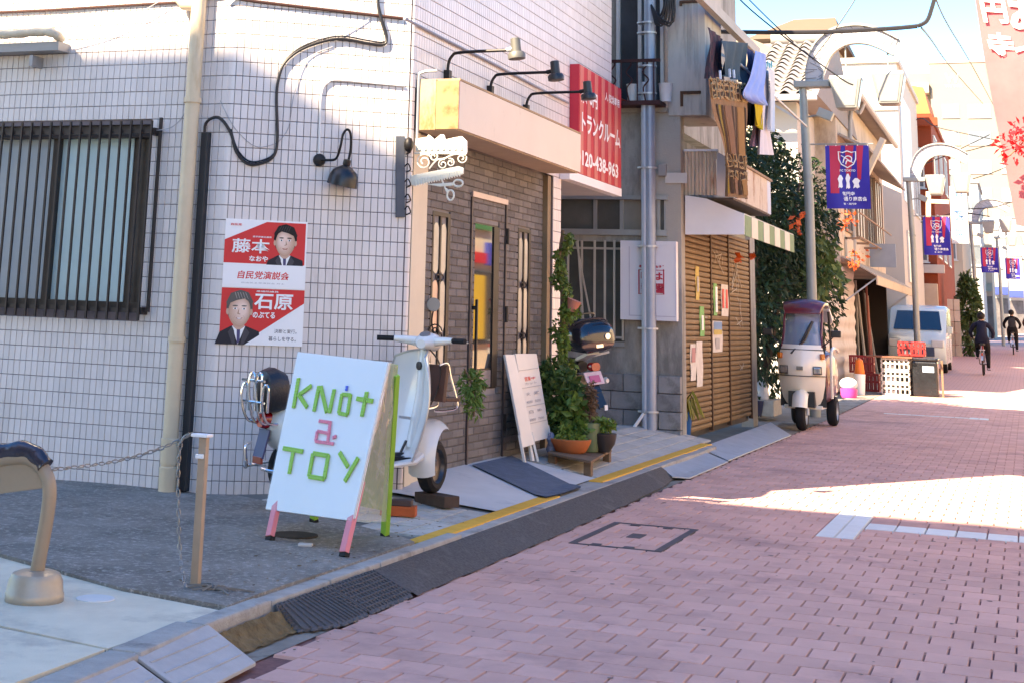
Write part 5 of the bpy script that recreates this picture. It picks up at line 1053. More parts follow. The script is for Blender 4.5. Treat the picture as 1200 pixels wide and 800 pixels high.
for i in range(3):
    a, c = p0.x + (p1.x - p0.x) * i / 3, p0.x + (p1.x - p0.x) * (i + 1) / 3 - .008
    corr(lambda u, v, a=a, c=c: V((a + (c - a) * u, yb_ + .01 * math.cos(u * 6 * math.pi), z0 + (z1 - z0) * v - .0)), 3, 'sheet', CORR)
MB().bx(p0.x - .02, p1.x + .02, yb_ - .02, yb_ + .06, z1, z1 + .025).build('cap_rail', AWW, bp2)
xq = -2.98; yq0 = 17.25; yq1 = at_x(903, 235, xq).y
q = [V((p1.x, yb_, 0)), V((xq, 17.42, 0))]
MB().prism([q[0] + Z * z0, q[1] + Z * (z0 - .02), q[1] + Z * (z1 - .1), q[0] + Z * z1], (0, .02, 0)).build('corner_sheet', PALE, bp2)
n = 9
for i in range(n):
    a, c = 17.44 + (yq1 - 17.44) * i / n, 17.44 + (yq1 - 17.44) * (i + 1) / n - .012
    MB().grid(lambda u, v: V((xq + .015 * math.sin(u * 6 * math.pi), a + (c - a) * u, z0 - .02 + (z1 - z0 - .08) * v)), 12, 1).build('sheet', PALE if i == n - 1 else CORR, bp2, smooth=True)
MB().bx(xq - .03, xq + .03, 17.40, yq1, z1 - .098, z1 - .07).build('cap_rail', mat('rail_rust', (.25, .17, .12), .7), bp2)
MB().bx(XS, xq - .01, 17.25, yq1, z0 - .04, z0 - .02).build('deck', mat('deck_dark', (.10, .08, .07), .8), bp2)
# ---- brown shutter
sh = thing('roller_shutter', 'rusty brown three leaf roller shutter with torn notices and chalk marks', 'shutter', (XS, 19.6, .1))
SHB = mat('shutter_brown', (.21, .135, .07), .6, .15, var=.12, scale=3, rand=.08, dirt=((.36, .28, .18), .32, 5, (1, .4, 2.5)), bump=.2)
ysh = [17.28, at_x(832, 400, XS).y, at_x(853, 400, XS).y, at_x(878, 400, XS).y]
zs_b, zs_t = .12, 2.5; ns = 38; hh = (zs_t - zs_b) / ns
for j in range(3):
    L = ysh[j + 1] - ysh[j] - .06; pr = [(0, 0), (.014, .008), (.018, hh * .5), (.014, hh - .012), (0, hh - .004)]
    me = MB().prism([(x, -L / 2, z) for x, z in pr], (0, L, 0)).mesh('slat', SHB, smooth=False)
    for i in range(ns): piece('slat', me, sh, Matrix.Translation((XS, (ysh[j] + ysh[j + 1]) / 2, zs_b + hh * i)))
for y in ysh: MB().bx(XS - .02, XS + .03, y - .025, y + .025, .08, zs_t).build('guide_rail', mat('guide_brown', (.09, .05, .03), .6, .2), sh)
MB().bx(XS - .3, XS - .03, 17.2, ysh[3], .05, 2.6).build('backing', BLACK, sh)
def shp(px, py): return at_x(px, py, XS + .024)
def notice(lab, px0, py0, px1, py1, mt, extra=None):
    a, c = shp(px0, py0), shp(px1, py1); t = thing('notice', lab, 'notice', (XS + .024, a.y, c.z))
    MB().grid(lambda u, v: V((XS + .023 + .004 * math.sin(u * 5 + v * 7), a.y + (c.y - a.y) * u, c.z + (a.z - c.z) * v)), 4, 8).build('sheet', mt, t, smooth=True)
    if extra: extra(t, a, c)
PY = mat('paper_yellow', (.55, .42, .14), .7, var=.2, scale=14); PG = mat('paper_green', (.20, .45, .16), .7, var=.25, scale=14); PWH = mat('paper_white', (.66, .62, .58), .7, var=.15, scale=12)
def bandx(t, a, c, mt, f0, f1, g0=.1, g1=.9): MB().bx(XS + .0285, XS + .030, a.y + (c.y - a.y) * g0, a.y + (c.y - a.y) * g1, c.z + (a.z - c.z) * f0, c.z + (a.z - c.z) * f1).build('print', mt, t)
notice('narrow yellow notice on the first shutter leaf', 815, 312, 820, 352, PY, lambda t, a, c: bandx(t, a, c, GPRINT, .25, .7, .3, .7))
notice('narrow green notice low on the first shutter leaf', 820, 359, 826, 394, PG, lambda t, a, c: bandx(t, a, c, WPRINT, .2, .7, .3, .7))
notice('green and white notice at the top of the middle shutter leaf', 836, 332, 841, 370, PG, lambda t, a, c: bandx(t, a, c, WPRINT, .1, .9, .4, .95))
notice('white notice with two red bars on the middle shutter leaf', 845, 333, 854, 371, PWH, lambda t, a, c: (bandx(t, a, c, REDPRINT, .25, .85, .1, .35), bandx(t, a, c, REDPRINT, .25, .85, .6, .85)))
notice('pale notice with a blue heading and a printed oval on the middle shutter leaf', 835, 376, 847, 412, PWH, lambda t, a, c: (bandx(t, a, c, mat('print_blue', (.18, .30, .50), .6), .72, .98), bandx(t, a, c, PY, .56, .72), bandx(t, a, c, GPRINT, .1, .45, .25, .65)))
notice('torn white notice hanging low on the first shutter leaf', 809, 403, 816, 445, PWH, lambda t, a, c: bandx(t, a, c, mat('print_pink', (.5, .25, .25), .6), .5, .9, .2, .8))
notice('torn white sheet beside the pink printed one on the first shutter leaf', 816, 400, 824, 452, PWH)
b = MB()
for (x0, y0, x1, y1, k) in ((836, 290, 848, 325, 9), (857, 300, 870, 345, 11), (858, 345, 872, 385, 5), (862, 420, 872, 435, 3), (826, 372, 832, 374, 1), (827, 440, 834, 442, 1)):
    for _ in range(k):
        p, q = shp(rnd.uniform(x0, x1), rnd.uniform(y0, y1)), shp(rnd.uniform(x0, x1), rnd.uniform(y0, y1)); b.bar(p, q, .012, .003, up=(1, 0, 0))
b.build('chalk_scrawl', mat('chalk', (.5, .45, .38), .9, var=.2), sh)
# ---- white light box sign
lb = thing('light_box_sign', 'square white sign box with a small red emblem behind the pole', 'sign', g(764, 377))
a, c = g(731, 283), g(797, 377)
MB().bx(a.x, c.x, YG - .17, YG - .075, c.z, a.z).build('box', mat('box_white', (.64, .64, .68), .4, var=.02), lb, bevel=.006); 
def gq(px, py): return at_y(px, py, YG - .172)
def rect(b, x0, y0, x1, y1): p, q = gq(x0, y0), gq(x1, y1); b.bx(p.x, q.x, YG - .1735, YG - .170, q.z, p.z)
b = MB(); 
for r_ in ((737, 288, 792, 289), (737, 370, 792, 371), (737, 289, 738, 370), (791, 289, 792, 370)): rect(b, *r_)
b.build('border_line', mat('lilac_print', (.45, .43, .5), .5), lb)
b = MB(); 
for r_ in ((748, 316, 749.5, 345), (777, 316, 778.5, 345), (748, 316, 778.5, 317.5), (748, 344, 778.5, 345.5)): rect(b, *r_)
EM = mat('emblem_red', (.42, .02, .05), .5); b.build('emblem_frame', EM, lb)
pa, pb_, pc2 = gq(763, 343), gq(777, 336), gq(777, 344); MB().prism([pa, pb_, pc2], (0, -.003, 0)).build('emblem_corner', EM, lb)
def lt(s, x, y, w, h): q0, q1 = gq(x - w / 2, y - h / 2), gq(x + w / 2, y + h / 2); text(s, 'lettering', EM, lb, (q0 + q1) / 2, (1, 0, 0), Z, q1.x - q0.x, q0.z - q1.z, .03, .003)
lt('しは', 764, 324, 26, 10); lt('新聞', 764, 336, 26, 9); lt('株式会社', 764, 312.5, 31, 4)
# ---- utility pole
pb2 = at_z(763, 512, .11); pp_ = thing('utility_pole', 'blue grey steel utility pole with a thinner conduit strapped to it', 'utility pole', (pb2.x, pb2.y, .1)); YPp = pb2.y
POLE = mat('pole_paint', (.27, .32, .40), .45, .3, var=.12, scale=5, dirt=((.40, .42, .45), .2, 5, (1, 1, .2)))
MB().tube([(pb2.x, YPp, .08), (pb2.x, YPp, 7.5)], .062, 16).build('pole', POLE, pp_, smooth=True)
xq_ = at_y(756, 300, YPp).x; zt2 = at_y(757, 97, YPp).z
MB().tube([(xq_, YPp - .02, .1), (xq_, YPp - .02, zt2)], .036, 10).build('conduit', mat('conduit_grey', (.38, .43, .50), .5, .2, var=.1), pp_, smooth=True)
MB().tube([(xq_ + .02, YPp - .02, zt2), (xq_ + .035, YPp - .02, 7.5)], .02, 8).build('riser_cable', KC, pp_, smooth=True)
for y in (28, 40, 79, 111, 198, 290, 386, 483): z = at_y(762, y, YPp).z; MB().lathe((pb2.x - .03, YPp, z), [(.105, 0), (.105, .02)], 14, Matrix.Diagonal(V((1.1, .75, 1)))).build('strap', STEEL, pp_)
b = MB()
for i in range(7):
    a = at_y(763, 6, YPp - .08); c0 = at_y(770 + 3.2 * i, 20 + 2 * (i % 3), YPp - .10)
    b.tube(curve([a, at_y(768 + i, 28 - i, YPp - .12), c0 + V((0, 0, -.05)), at_y(778 + 2 * i, 8 - 3 * i, YPp - .12), at_y(776 + 2 * i, -14, YPp - .1)], 5), .012, 6)
b.build('cable_coil', KC, pp_, smooth=True)
b = MB(); c = at_z(751, 509, .11); b.tube(curve([(xq_ - .01, YPp - .05, .36), (c.x, YPp - .06, .2), (c.x - .03, YPp - .08, .13)], 5), .018, 7); b.build('loose_hose', WHITE, pp_, smooth=True)
# ---- blue pot with yellowing plant
q = at_z(801, 508, .12); bp3 = MB().lathe((q.x, q.y, .11), [(.075, 0), (.08, .01), (.10, .24), (.105, .25), (.09, .25)], 18).solo('flower_pot', mat('blue_pot', (.02, .12, .35), .4), 'bright blue pot beside the shutter corner', 'flower pot', smooth=True)
b = MB(); r = random.Random(4)
for i in range(34):
    a = r.uniform(0, math.tau); L = r.uniform(.14, .30); s_ = r.uniform(.5, 1); pts = curve([V((q.x, q.y, .34)), V((q.x + math.cos(a) * L * .5, q.y + math.sin(a) * L * .5, .34 + L * s_)), V((q.x + math.cos(a) * L, q.y + math.sin(a) * L, .34 + L * s_ * .3 - .1))], 3)
    b.tube(pts, [.012] * (len(pts) - 1) + [.002], 3)
t = thing('potted_plant', 'drooping yellow green plant in the blue pot', 'plant', (q.x, q.y, .34)); b.build('foliage', leafmat('leaf_yellow', (.34, .30, .06)), t)
# ================================================================ laundry
XLd = -2.86
ln = thing('laundry_pole', 'laundry pole and eaves beam running along the balcony', 'laundry pole', (XLd, 19, 4.3))
a, c = at_x(830, 30, XLd), at_x(905, 97, XLd)
MB().tube([V((XLd, 17.1, 4.22)), V((XLd, 22.8, 4.22))], .016, 8).build('pole', STEEL, ln, smooth=True)
a, c = at_x(822, -3, -3.12), at_x(876, 51, -3.12); MB().bar(a + (a - c) * .3, c + (c - a) * .25, .08, .12).build('beam', mat('beam_grey', (.40, .40, .38), .7, var=.1), ln)
for y in (17.6, 20, 22.4): MB().bar((-3.9, y, 4.9), (XLd, y, 4.24), .03).build('bracket', STEEL, ln)
def cloth(lab, cat, pts, mt, x=XLd, wave=.03, nw=3, grp='washing hung along the balcony', name='laundry', th=.0, mats=None):
    """pts: left and right outline from top to bottom, in picture points on the vertical plane x"""
    L = [at_x(px, py, x) for px, py in pts[0]]; Rr = [at_x(px, py, x) for px, py in pts[1]]; L, Rr = curve(L, 5), curve(Rr, 5); n = len(L)
    fn = lambda u, v: (lambda p: V((p.x + wave * (.3 + v) * math.sin(u * math.tau * nw + v * 2.0) + .6 * wave * math.sin(v * 5 + u * 2), p.y, p.z)))(L[min(n - 1, int(v * (n - 1)))].lerp(Rr[min(n - 1, int(v * (n - 1)))], u))
    b = MB().grid(fn, 24, n - 1); o = b.solo(name, mt, lab, cat, grp, smooth=True); return o, fn
def checks(name, c1, c2, sc):
    m = bpy.data.materials.new(name); m.use_nodes = True; t = m.node_tree; b = t.nodes['Principled BSDF']; b.inputs['Roughness'].default_value = .9
    tc = t.nodes.new('ShaderNodeTexCoord'); ck = t.nodes.new('ShaderNodeTexChecker'); ck.inputs['Scale'].default_value = sc; ck.inputs[1].default_value = c1 + (1,); ck.inputs[2].default_value = c2 + (1,); t.links.new(tc.outputs['Object'], ck.inputs[0]); t.links.new(ck.outputs[0], b.inputs[0]); return m
cloth('dark wine checked shirt hanging next to the bay', 'shirt', [[(829, 32), (829, 60), (829, 92)], [(845, 46), (845, 70), (844, 94)]], checks('wine_check', (.05, .02, .035), (.02, .015, .03), 14), -2.95)
cloth('plain dark teal trousers folded over the pole', 'trousers', [[(845, 48), (846, 70), (848, 88)], [(875, 51), (874, 78), (873, 98)]], mat('teal_cloth', (.035, .07, .10), .9, var=.15, bump=.3, bscale=40))
cloth('navy checked shirt next to the light blue one', 'shirt', [[(873, 54), (873, 78), (872, 100)], [(889, 68), (888, 88), (886, 104)]], checks('navy_check', (.02, .025, .08), (.05, .05, .12), 16), -2.9)
cloth('light blue shirt with one sleeve hanging out', 'shirt', [[(885, 60), (876, 90), (868, 112), (886, 122)], [(896, 64), (897, 90), (894, 110), (896, 124)]], mat('blue_cloth', (.22, .33, .66), .85, var=.08), -2.78)
cloth('white shirt at the far end of the washing', 'shirt', [[(893, 80), (893, 110), (890, 150), (889, 181)], [(900, 84), (901, 115), (901, 150), (904, 182)]], mat('white_cloth', (.55, .54, .58), .85, var=.05), -2.82, .02)
cloth('pale blue white cloth, last on the line', 'laundry', [[(899, 78), (901, 110), (902, 152)], [(907, 84), (908, 115), (905, 155)]], mat('pale_cloth', (.52, .58, .62), .85, var=.05), -2.76, .02)
cloth('black trousers hanging below the light blue shirt', 'trousers', [[(872, 100), (872, 125), (874, 147)], [(886, 108), (888, 128), (886, 148)]], mat('black_cloth', (.012, .012, .016), .9, var=.2), -2.95)
cloth('small mustard yellow towel below the blue shirt', 'towel', [[(884, 122), (884, 135), (887, 147)], [(893, 124), (894, 140), (892, 153)]], mat('mustard_cloth', (.45, .33, .02), .9, var=.12), -2.80, .015)
cloth('thin red and white striped cloth near the white shirt', 'laundry', [[(887, 86), (886, 125), (884, 150), (880, 172)], [(892, 88), (891, 125), (890, 150), (887, 172)]], mat('rose_cloth', (.30, .15, .16), .9, var=.4, scale=30), -2.88, .02)
# patterned blanket over the balcony front
bm2, fnb = cloth('large brown striped blanket with ornamental bands hung over the balcony front', 'blanket', [[(830, 92), (832, 130), (843, 165), (850, 200), (851, 230)], [(872, 100), (877, 135), (877, 170), (877, 205), (877, 234)]], mat('blanket_tan', (.20, .125, .07), .95, var=.2, scale=10, bump=.4, bscale=90), -2.84, .03, 2.5, None, 'blanket')
bt = WM[bm2]
def bpatch(name, mt, u0, u1, v0, v1, n=2, m=10):
    b = MB().grid(lambda u, v: fnb(u0 + (u1 - u0) * u, v0 + (v1 - v0) * v) + V((.008, -.004, 0)), n, m); o = b.build(name, mt, bm2, smooth=True)
OCH = mat('blanket_ochre', (.20, .14, .02), .95, var=.15); BRD = mat('blanket_brown', (.13, .085, .055), .95, var=.15); DKB = mat('blanket_dark', (.045, .028, .02), .95, var=.2); CRM = mat('blanket_cream', (.34, .25, .14), .95, var=.15)
for (v0, v1) in ((.20, .62), (.84, .985)):
    for i, (u0, mt) in enumerate(((.08, DKB), (.13, OCH), (.27, DKB), (.33, mat('blanket_rose', (.17, .10, .065), .95)), (.46, DKB), (.51, BRD), (.64, DKB), (.70, mat('blanket_tan2', (.24, .14, .06), .95)), (.84, DKB))): bpatch('stripe', mt, u0, u0 + (.04 if mt is DKB else .12), v0, v1)
for v0, v1 in ((.02, .19), (.63, .83)):
    b = MB(); r = random.Random(3)
    for i in range(9):
        for j in range(5):
            u, v = (i + .5) / 9, v0 + (v1 - v0) * (j + .5) / 5; q = [fnb(min(1, max(0, u + .045 * math.cos(k * math.tau / 8))), v + .016 * math.sin(k * math.tau / 8)) + V((.010, -.005, 0)) for k in range(8)]
            b.tube([k_ + V((0, .03 * r.uniform(-1, 1), .02 * r.uniform(-1, 1))) for k_ in q], .006, 4, closed=True)
    b.build('ornament_band', CRM, bm2); bpatch('ornament_ground', DKB, .03, .97, v0, v1, 10, 6)
b = MB()
for x, y in ((844, 88), (855, 86), (860, 87)): p = at_x(x, y, -2.82); b.box(p, (.02, .03, .09), Matrix.Rotation(.3, 3, 'X'))
b.solo('clothes_pegs', mat('peg_blue', (.35, .5, .7), .4), 'pale clothes pegs clipped at the top of the blanket', 'pegs')
b = MB()
for i in range(7): p = at_x(891 + i * 2.2, 76 + (i % 2) * 2, -2.8); b.box(p, (.015, .03, .08))
b.solo('clothes_pegs', mat('peg_cyan', (.10, .45, .55), .4), 'bright cyan clothes pegs above the white shirts', 'pegs')
# ================================================================ dark bush beside the grey house
bu = thing('garden_tree', 'dense dark evergreen tree with a few orange trumpet flowers beyond the grey house', 'tree', (-4.4, 25, 0))
bl = [((-4.0, 24.6, 1.3), (.9, 1.5, 1.35)), ((-4.15, 24.8, 2.9), (1.0, 1.6, 1.3)), ((-4.5, 25.4, 4.1), (1.0, 1.6, .75)), ((-3.55, 26.4, 3.1), (.75, 1.6, 1.2)), ((-3.4, 26.9, 1.9), (.6, 1.3, .9)), ((-5.4, 25.6, 2.6), (1.1, 1.4, 2.2)), ((-3.9, 27.6, 2.4), (.8, 1.2, 1.7))]
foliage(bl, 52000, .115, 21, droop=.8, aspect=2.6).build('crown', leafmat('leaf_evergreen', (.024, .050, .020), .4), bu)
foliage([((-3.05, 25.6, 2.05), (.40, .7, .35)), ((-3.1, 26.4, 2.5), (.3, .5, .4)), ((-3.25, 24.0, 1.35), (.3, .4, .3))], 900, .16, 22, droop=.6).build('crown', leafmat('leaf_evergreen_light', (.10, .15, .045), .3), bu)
b = MB()
for k in range(5):
    a = k * 1.3; b.tube(curve([(-4.2 + .2 * math.cos(a), 25 + .3 * math.sin(a), 0), (-4.2 + .5 * math.cos(a), 25 + .6 * math.sin(a), 1.5), (-4.2 + .9 * math.cos(a), 25.2 + 1.1 * math.sin(a), 3.6)], 4), [.09 - .0085 * i for i in range(9)], 7)
b.build('trunk', mat('bark', (.07, .055, .045), .9, var=.3), bu, smooth=True)
FLO = leafmat('flower_orange', (.60, .11, .03), .2); fb_ = []
for px, py, x, r in ((867, 303, -3.2, .06), (931, 262, -3.0, .09), (935, 270, -3.0, .07), (941, 252, -3.1, .05), (996, 258, -3.1, .2), (988, 263, -3.1, .15), (1002, 304, -3.2, .22), (1008, 300, -3.3, .2), (882, 300, -3.3, .05), (1000, 312, -3.2, .14)): p = at_x(px, py, x); fb_.append((p, (r, r * 1.2, r)))
for i, (p, r) in enumerate(fb_): foliage([(p, r)], int(10 + 110 * r[0]), .09, 30 + i, aspect=1.6).build('flower', FLO, bu)
# old corrugated side wall behind the trike
q0, q1 = at_x(984, 400, -3.7), at_x(1003, 400, -3.7)
cw = thing('corrugated_wall', 'pale corrugated metal wall between the tree and the open shop', 'wall', (-3.7, q0.y, 0))
MB().grid(lambda u, v: V((-3.7 + .012 * math.sin(v * 60), q0.y - 2.5 + (q1.y - q0.y + 2.5) * u, .05 + 2.6 * v)), 2, 160).build('sheet', mat('corr_pale', (.45, .43, .42), .6, .2, var=.12, dirt=((.3, .25, .2), .3, 4)), cw, smooth=True)
# ================================================================ street lamps and banners
LMP = mat('lamp_post_grey', (.27, .29, .28), .5, .3, var=.1, scale=3, dirt=((.28, .24, .2), .15, 4)); LATT = mat('arch_white', (.40, .41, .44), .5, var=.05); LANT = mat('lantern_glass', (.26, .28, .28), .25, var=.08)
x1_ = at_y(950, 300, 24.6).x
def lamp(loc, lab, parts=True):
    t = thing('street_lamp', lab, 'street lamp', loc, group='arched street lamps along the left side')
    b = local(t); b.tube([(0, 0, 0), (0, 0, 3.4), (-.05, 0, 5.06)], [.085, .075, .062], 14); b.lathe((0, 0, 3.62), [(.085, 0), (.085, .05)], 12); b.put('pole', LMP, smooth=True)
    b = local(t); b.box((.10, 0, 5.12), (.56, .22, .11)); b.put('shoulder_plate', LMP, bevel=.015)
    out = curve([(.0, 0, 5.18), (.02, 0, 5.42), (.16, 0, 5.78), (.42, 0, 6.0), (.78, 0, 6.07), (1.12, 0, 6.0), (1.44, 0, 5.82)], 5); inn = curve([(.27, 0, 5.18), (.30, 0, 5.36), (.44, 0, 5.62), (.66, 0, 5.76), (.92, 0, 5.77), (1.14, 0, 5.69), (1.36, 0, 5.56)], 5)
    for nm, p in (('outer_rail', out), ('inner_rail', inn)): b = local(t); b.loft([[q + V((0, -.07, -.018)), q + V((0, .07, -.018)), q + V((0, .07, .018)), q + V((0, -.07, .018))] for q in p]); b.put(nm, LMP)
    b = local(t); b.bar(out[-1], inn[-1], .14, .03, up=(0, 1, 0)); b.put('end_rail', LMP)
    b = local(t); n = len(out); b.loft([[out[i] + V((0, -.02, 0)), out[i] + V((0, .02, 0)), inn[i] + V((0, .02, 0)), inn[i] + V((0, -.02, 0))] for i in range(n)]); pn_ = b.put('arch_panel', LATT)
    b = local(t); r = random.Random(5)
    for i in range(0, n - 1, 1): b.bar(out[i].lerp(inn[i], r.random()) + V((0, -.024, 0)), out[i + 1].lerp(inn[i + 1], r.random()) + V((0, -.024, 0)), .010, .006, up=(0, 1, 0))
    for i in range(1, n - 1, 3): b.bar(out[i] + V((0, -.024, 0)), out[i].lerp(inn[min(n - 1, i + 1)], .6) + V((0, -.024, 0)), .010, .006, up=(0, 1, 0))
    b.put('leading', mat('lead_line', (.16, .17, .2), .5), pn_)
    for x, zt, zl in ((.63, 5.75, 5.22), (1.27, 5.62, 5.28)):
        b = local(t); b.tube([(x, 0, zt), (x, 0, zl)], .014, 6); o = b.put('hanger', LMP)
        b = local(t); b.loft([[V((x + i * s, j * s, z)) for i, j in ((-1, -1), (1, -1), (1, 1), (-1, 1))] for s, z in ((.10, zl + .02), (.235, zl), (.245, zl - .05), (.155, zl - .50), (.10, zl - .52))]); la = b.put('lantern', LMP, bevel=.01)
        b = local(t); b.loft([[V((x + i * s, j * s, z)) for i, j in ((-1, -1), (1, -1), (1, 1), (-1, 1))] for s, z in ((.212, zl - .055), (.140, zl - .49))]); 
        v = [V((x + i * s, -s2, z)) for i, s, s2, z in ((-1, .195, .247, zl - .07), (1, .195, .247, zl - .07), (1, .128, .17, zl - .47), (-1, .128, .17, zl - .47))]; b.v = []; b.f = []; b.mi = []; b.prism([WMP(p) for p in v], (0, .01, 0)); b.put('lantern_pane', LANT, la)
        v = [V((x + s2, i * s, z)) for i, s, s2, z in ((-1, .195, .247, zl - .07), (1, .195, .247, zl - .07), (1, .128, .17, zl - .47), (-1, .128, .17, zl - .47))]; b = local(t); b.prism(v, (-.01, 0, 0)); b.put('lantern_pane', LANT, la)
    b = local(t); b.tube([(-.1, 0, 4.16), (1.0, 0, 4.16)], .012, 6); b.put('banner_arm', LMP)
    b = local(t); b.box((.30, -.1, 4.62), (.24, .18, .14), Matrix.Rotation(.4, 3, 'Y')); b.tube([(.02, 0, 4.6), (.2, -.05, 4.62)], .015, 6); b.put('floodlight', LMP, bevel=.01)
    return t
def WMP(p): return p
BLU = mat('banner_blue', (.020, .012, .30), .55, var=.06, scale=3); BRD_ = mat('banner_red', (.50, .015, .06), .55, var=.08, scale=3)
def banner(t, lab):
    o = WM[t].translation; bn = thing('banner', lab, 'banner', o + V((.6, 0, 3.15)), group='shopping street banners hung on the lamps')
    def P(u, v, d=0.): return V((-.33 + .66 * u, -.026 * math.sin(u * 6 + v * 3) * (1.1 - v) - d, .99 * v))
    def s(nm, mt, u0, u1, v0, v1, d, top=None, k=1.):
        b = local(bn); b.grid(lambda u, v: P(u0 + (u1 - u0) * u * (1 - (1 - k) * (1 - v)), v0 + (v1 - v0) * v, d), 10, 6); return b.put(nm, mt, smooth=True)
    b = local(bn); b.grid(lambda u, v: P(u, v), 14, 8); b.grid(lambda u, v: P(u, v, -.004), 14, 8); b.put('cloth', BLU, smooth=True)
    s('red_drape', BRD_, .10, .36, .24, .995, .004, k=.75); s('red_drape', BRD_, .46, .66, .50, .995, .004, k=.5); s('red_drape', BRD_, .72, .88, .46, .995, .004, k=.5)
    b = local(bn)
    sh_ = [(.30, .90), (.40, .885), (.50, .91), (.60, .885), (.70, .90), (.695, .78), (.64, .70), (.50, .645), (.36, .70), (.305, .78)]
    b.tube([P(u, v, .010) for u, v in sh_], .010, 5, closed=True); b.tube(curve([P(u, v, .010) for u, v in ((.40, .72), (.44, .80), (.52, .83), (.60, .80), (.58, .74), (.50, .76), (.46, .70))], 4), .010, 5); b.tube([P(.36, .84, .01), P(.64, .72, .01)], .007, 5); b.put('crest', WPRINT)
    b = local(bn)
    for cx, w_, h0, h1 in ((.33, .10, .32, .53), (.50, .09, .31, .55), (.69, .15, .32, .48)):
        pts = [(cx - w_ / 2, h0), (cx - w_ * .12, h0 + .02), (cx + w_ * .1, h0), (cx + w_ / 2, h0 + .02), (cx + w_ * .35, h0 + .5 * (h1 - h0)), (cx + w_ * .62, h0 + .75 * (h1 - h0)), (cx + w_ * .2, h1), (cx - w_ * .2, h1), (cx - w_ * .62, h0 + .7 * (h1 - h0)), (cx - w_ * .35, h0 + .4 * (h1 - h0))]
        b.prism([P(u, v, .009) for u, v in pts], (0, -.003, 0))
    b.put('figures', WPRINT)
    W = WM[bn]
    for body, u, v, w_, h_ in (('FC TOKYO', .5, .60, .36, .035), ('高円寺', .5, .235, .30, .065), ('あづま通り商店会', .5, .155, .84, .07), ('企画・高円寺', .5, .075, .36, .032)): text(body, 'lettering', WPRINT, bn, W @ P(u, v, .012), (1, 0, 0), Z, w_ * .66, h_, .02, .004)
    b = local(bn)
    for u in (.02, .25, .5, .75, .98): b.tube([P(u, .99), P(u, 1.015)], .008, 5)
    b.put('tie', WHITE)
    return bn
def groundat(x, y): return V((x, y, G(y)))
L1 = lamp((x1_, 24.6, 0), 'nearest arched street lamp, its grey post rising out of the dark tree'); B1 = banner(L1, 'nearest blue and red shopping street banner, beside the dark tree')
def lampat(px, y, lab, blab, sc_=1.0):
    M = Matrix.Translation((at_y(px, 400, y).x, y, G(y))); r = dup(L1, M, lab)
    bm_ = dup(B1, Matrix.Translation(M.translation + V((.6, 0, 3.15))), blab); return r
lampat(1075, 42.5, 'second arched street lamp, its post in front of the pale van', 'second blue and red banner, left of the white hospital sign')
lampat(1146, 66, 'third arched street lamp, above the cyclist in the navy jacket', 'third blue and red banner, right of the leafy column shrub')
lampat(1176, 80, 'fourth arched street lamp, far down the street', 'farthest blue and red banner at the right edge')
# ================================================================ canopy tricycle scooter
q = at_z(938, 505, 0); tr_ = thing('canopy_scooter', 'cream three wheeled scooter with a maroon roof and a tall windscreen parked by the tree', 'scooter', (q.x, q.y + .18, 0))
CRB = mat('cream_body', (.85, .79, .66), .28, var=.03, coat=.5); MRN = mat('maroon_body', (.13, .015, .025), .3, var=.08, coat=.4); WS = clear('windscreen', (.50, .60, .80), .34, .03)  # windscreen's blue tint paints in the reflected sky and tree
def tl_(): return local(tr_)
wheel(tr_, 0, .205, .205, w=.125); wheel(tr_, 1.38, .205, .205, x=.24, w=.13); wheel(tr_, 1.38, .205, .205, x=-.24, w=.13)
b = tl_(); b.loft([[V((x * wd, yy + bow * (x * x), z)) for x in [-1 + 2 * i / 12 for i in range(13)]] for z, wd, yy, bow in ((.30, .20, .16, .05), (.42, .26, .06, .10), (.58, .295, -.02, .15), (.74, .31, -.08, .19), (.86, .315, -.08, .20), (.96, .30, -.04, .18), (1.06, .27, .02, .14), (1.10, .255, .05, .12))], caps=False, closed=False)
ck = b.put('front_cowl', CRB, smooth=True)
b = tl_(); b.loft([[V((x * .30, .18 + .02 * x * x, z)) for x in (-1, -.5, 0, .5, 1)] for z in (.30, .7, 1.08)], caps=False, closed=False); b.put('inner_shield', mat('dark_trim', (.05, .045, .04), .6))
b = tl_(); b.bx(-.17, .17, .0, .2, .30, .50); b.put('wheel_recess', BLACK)
b = tl_(); b.grid(lambda u, v: (lambda a, s: V((s * .10, -math.cos(a) * (.26 - .06 * s * s), .24 + math.sin(a) * (.29 - .06 * s * s))))(.25 + 2.0 * u, 2 * v - 1), 14, 8); b.put('front_fender', CRB, smooth=True)
for s in (-1, 1):
    b = tl_(); b.box((s * .215, -.005 - .0, .775), (.12, .055, .11), Matrix.Rotation(s * .35, 3, 'Z')); hl = b.put('headlight', mat('lamp_bezel', (.10, .10, .10), .3, .5), ck, bevel=.015)
    b = tl_(); b.box((s * .215 - .004 * s, -.012, .775), (.092, .055, .082), Matrix.Rotation(s * .35, 3, 'Z')); b.put('lens', mat('lens_grey', (.36, .38, .38), .06, .6, var=.4, scale=30), hl, bevel=.012)
    b = tl_(); b.box((s * .275, .07, .955), (.055, .05, .075), Matrix.Rotation(s * .6, 3, 'Z')); b.put('indicator', mat('orange_lens', (.55, .14, .01), .15, spec=.8), ck, bevel=.01)
    b = tl_(); b.tube([(s * .24, .17, 1.05), (s * .25, .36, 1.42), (s * .24, .50, 1.60)], .016, 7); b.put('pillar', MRN, smooth=True)
    b = tl_(); b.tube(curve([(s * .27, .2, 1.08), (s * .36, .18, 1.16), (s * .42, .18, 1.22)], 4), .009, 6); o = b.put('mirror_arm', BLACK); b = tl_(); b.box((s * .45, .18, 1.25), (.13, .04, .09)); b.put('mirror', BLACK, o, bevel=.015)
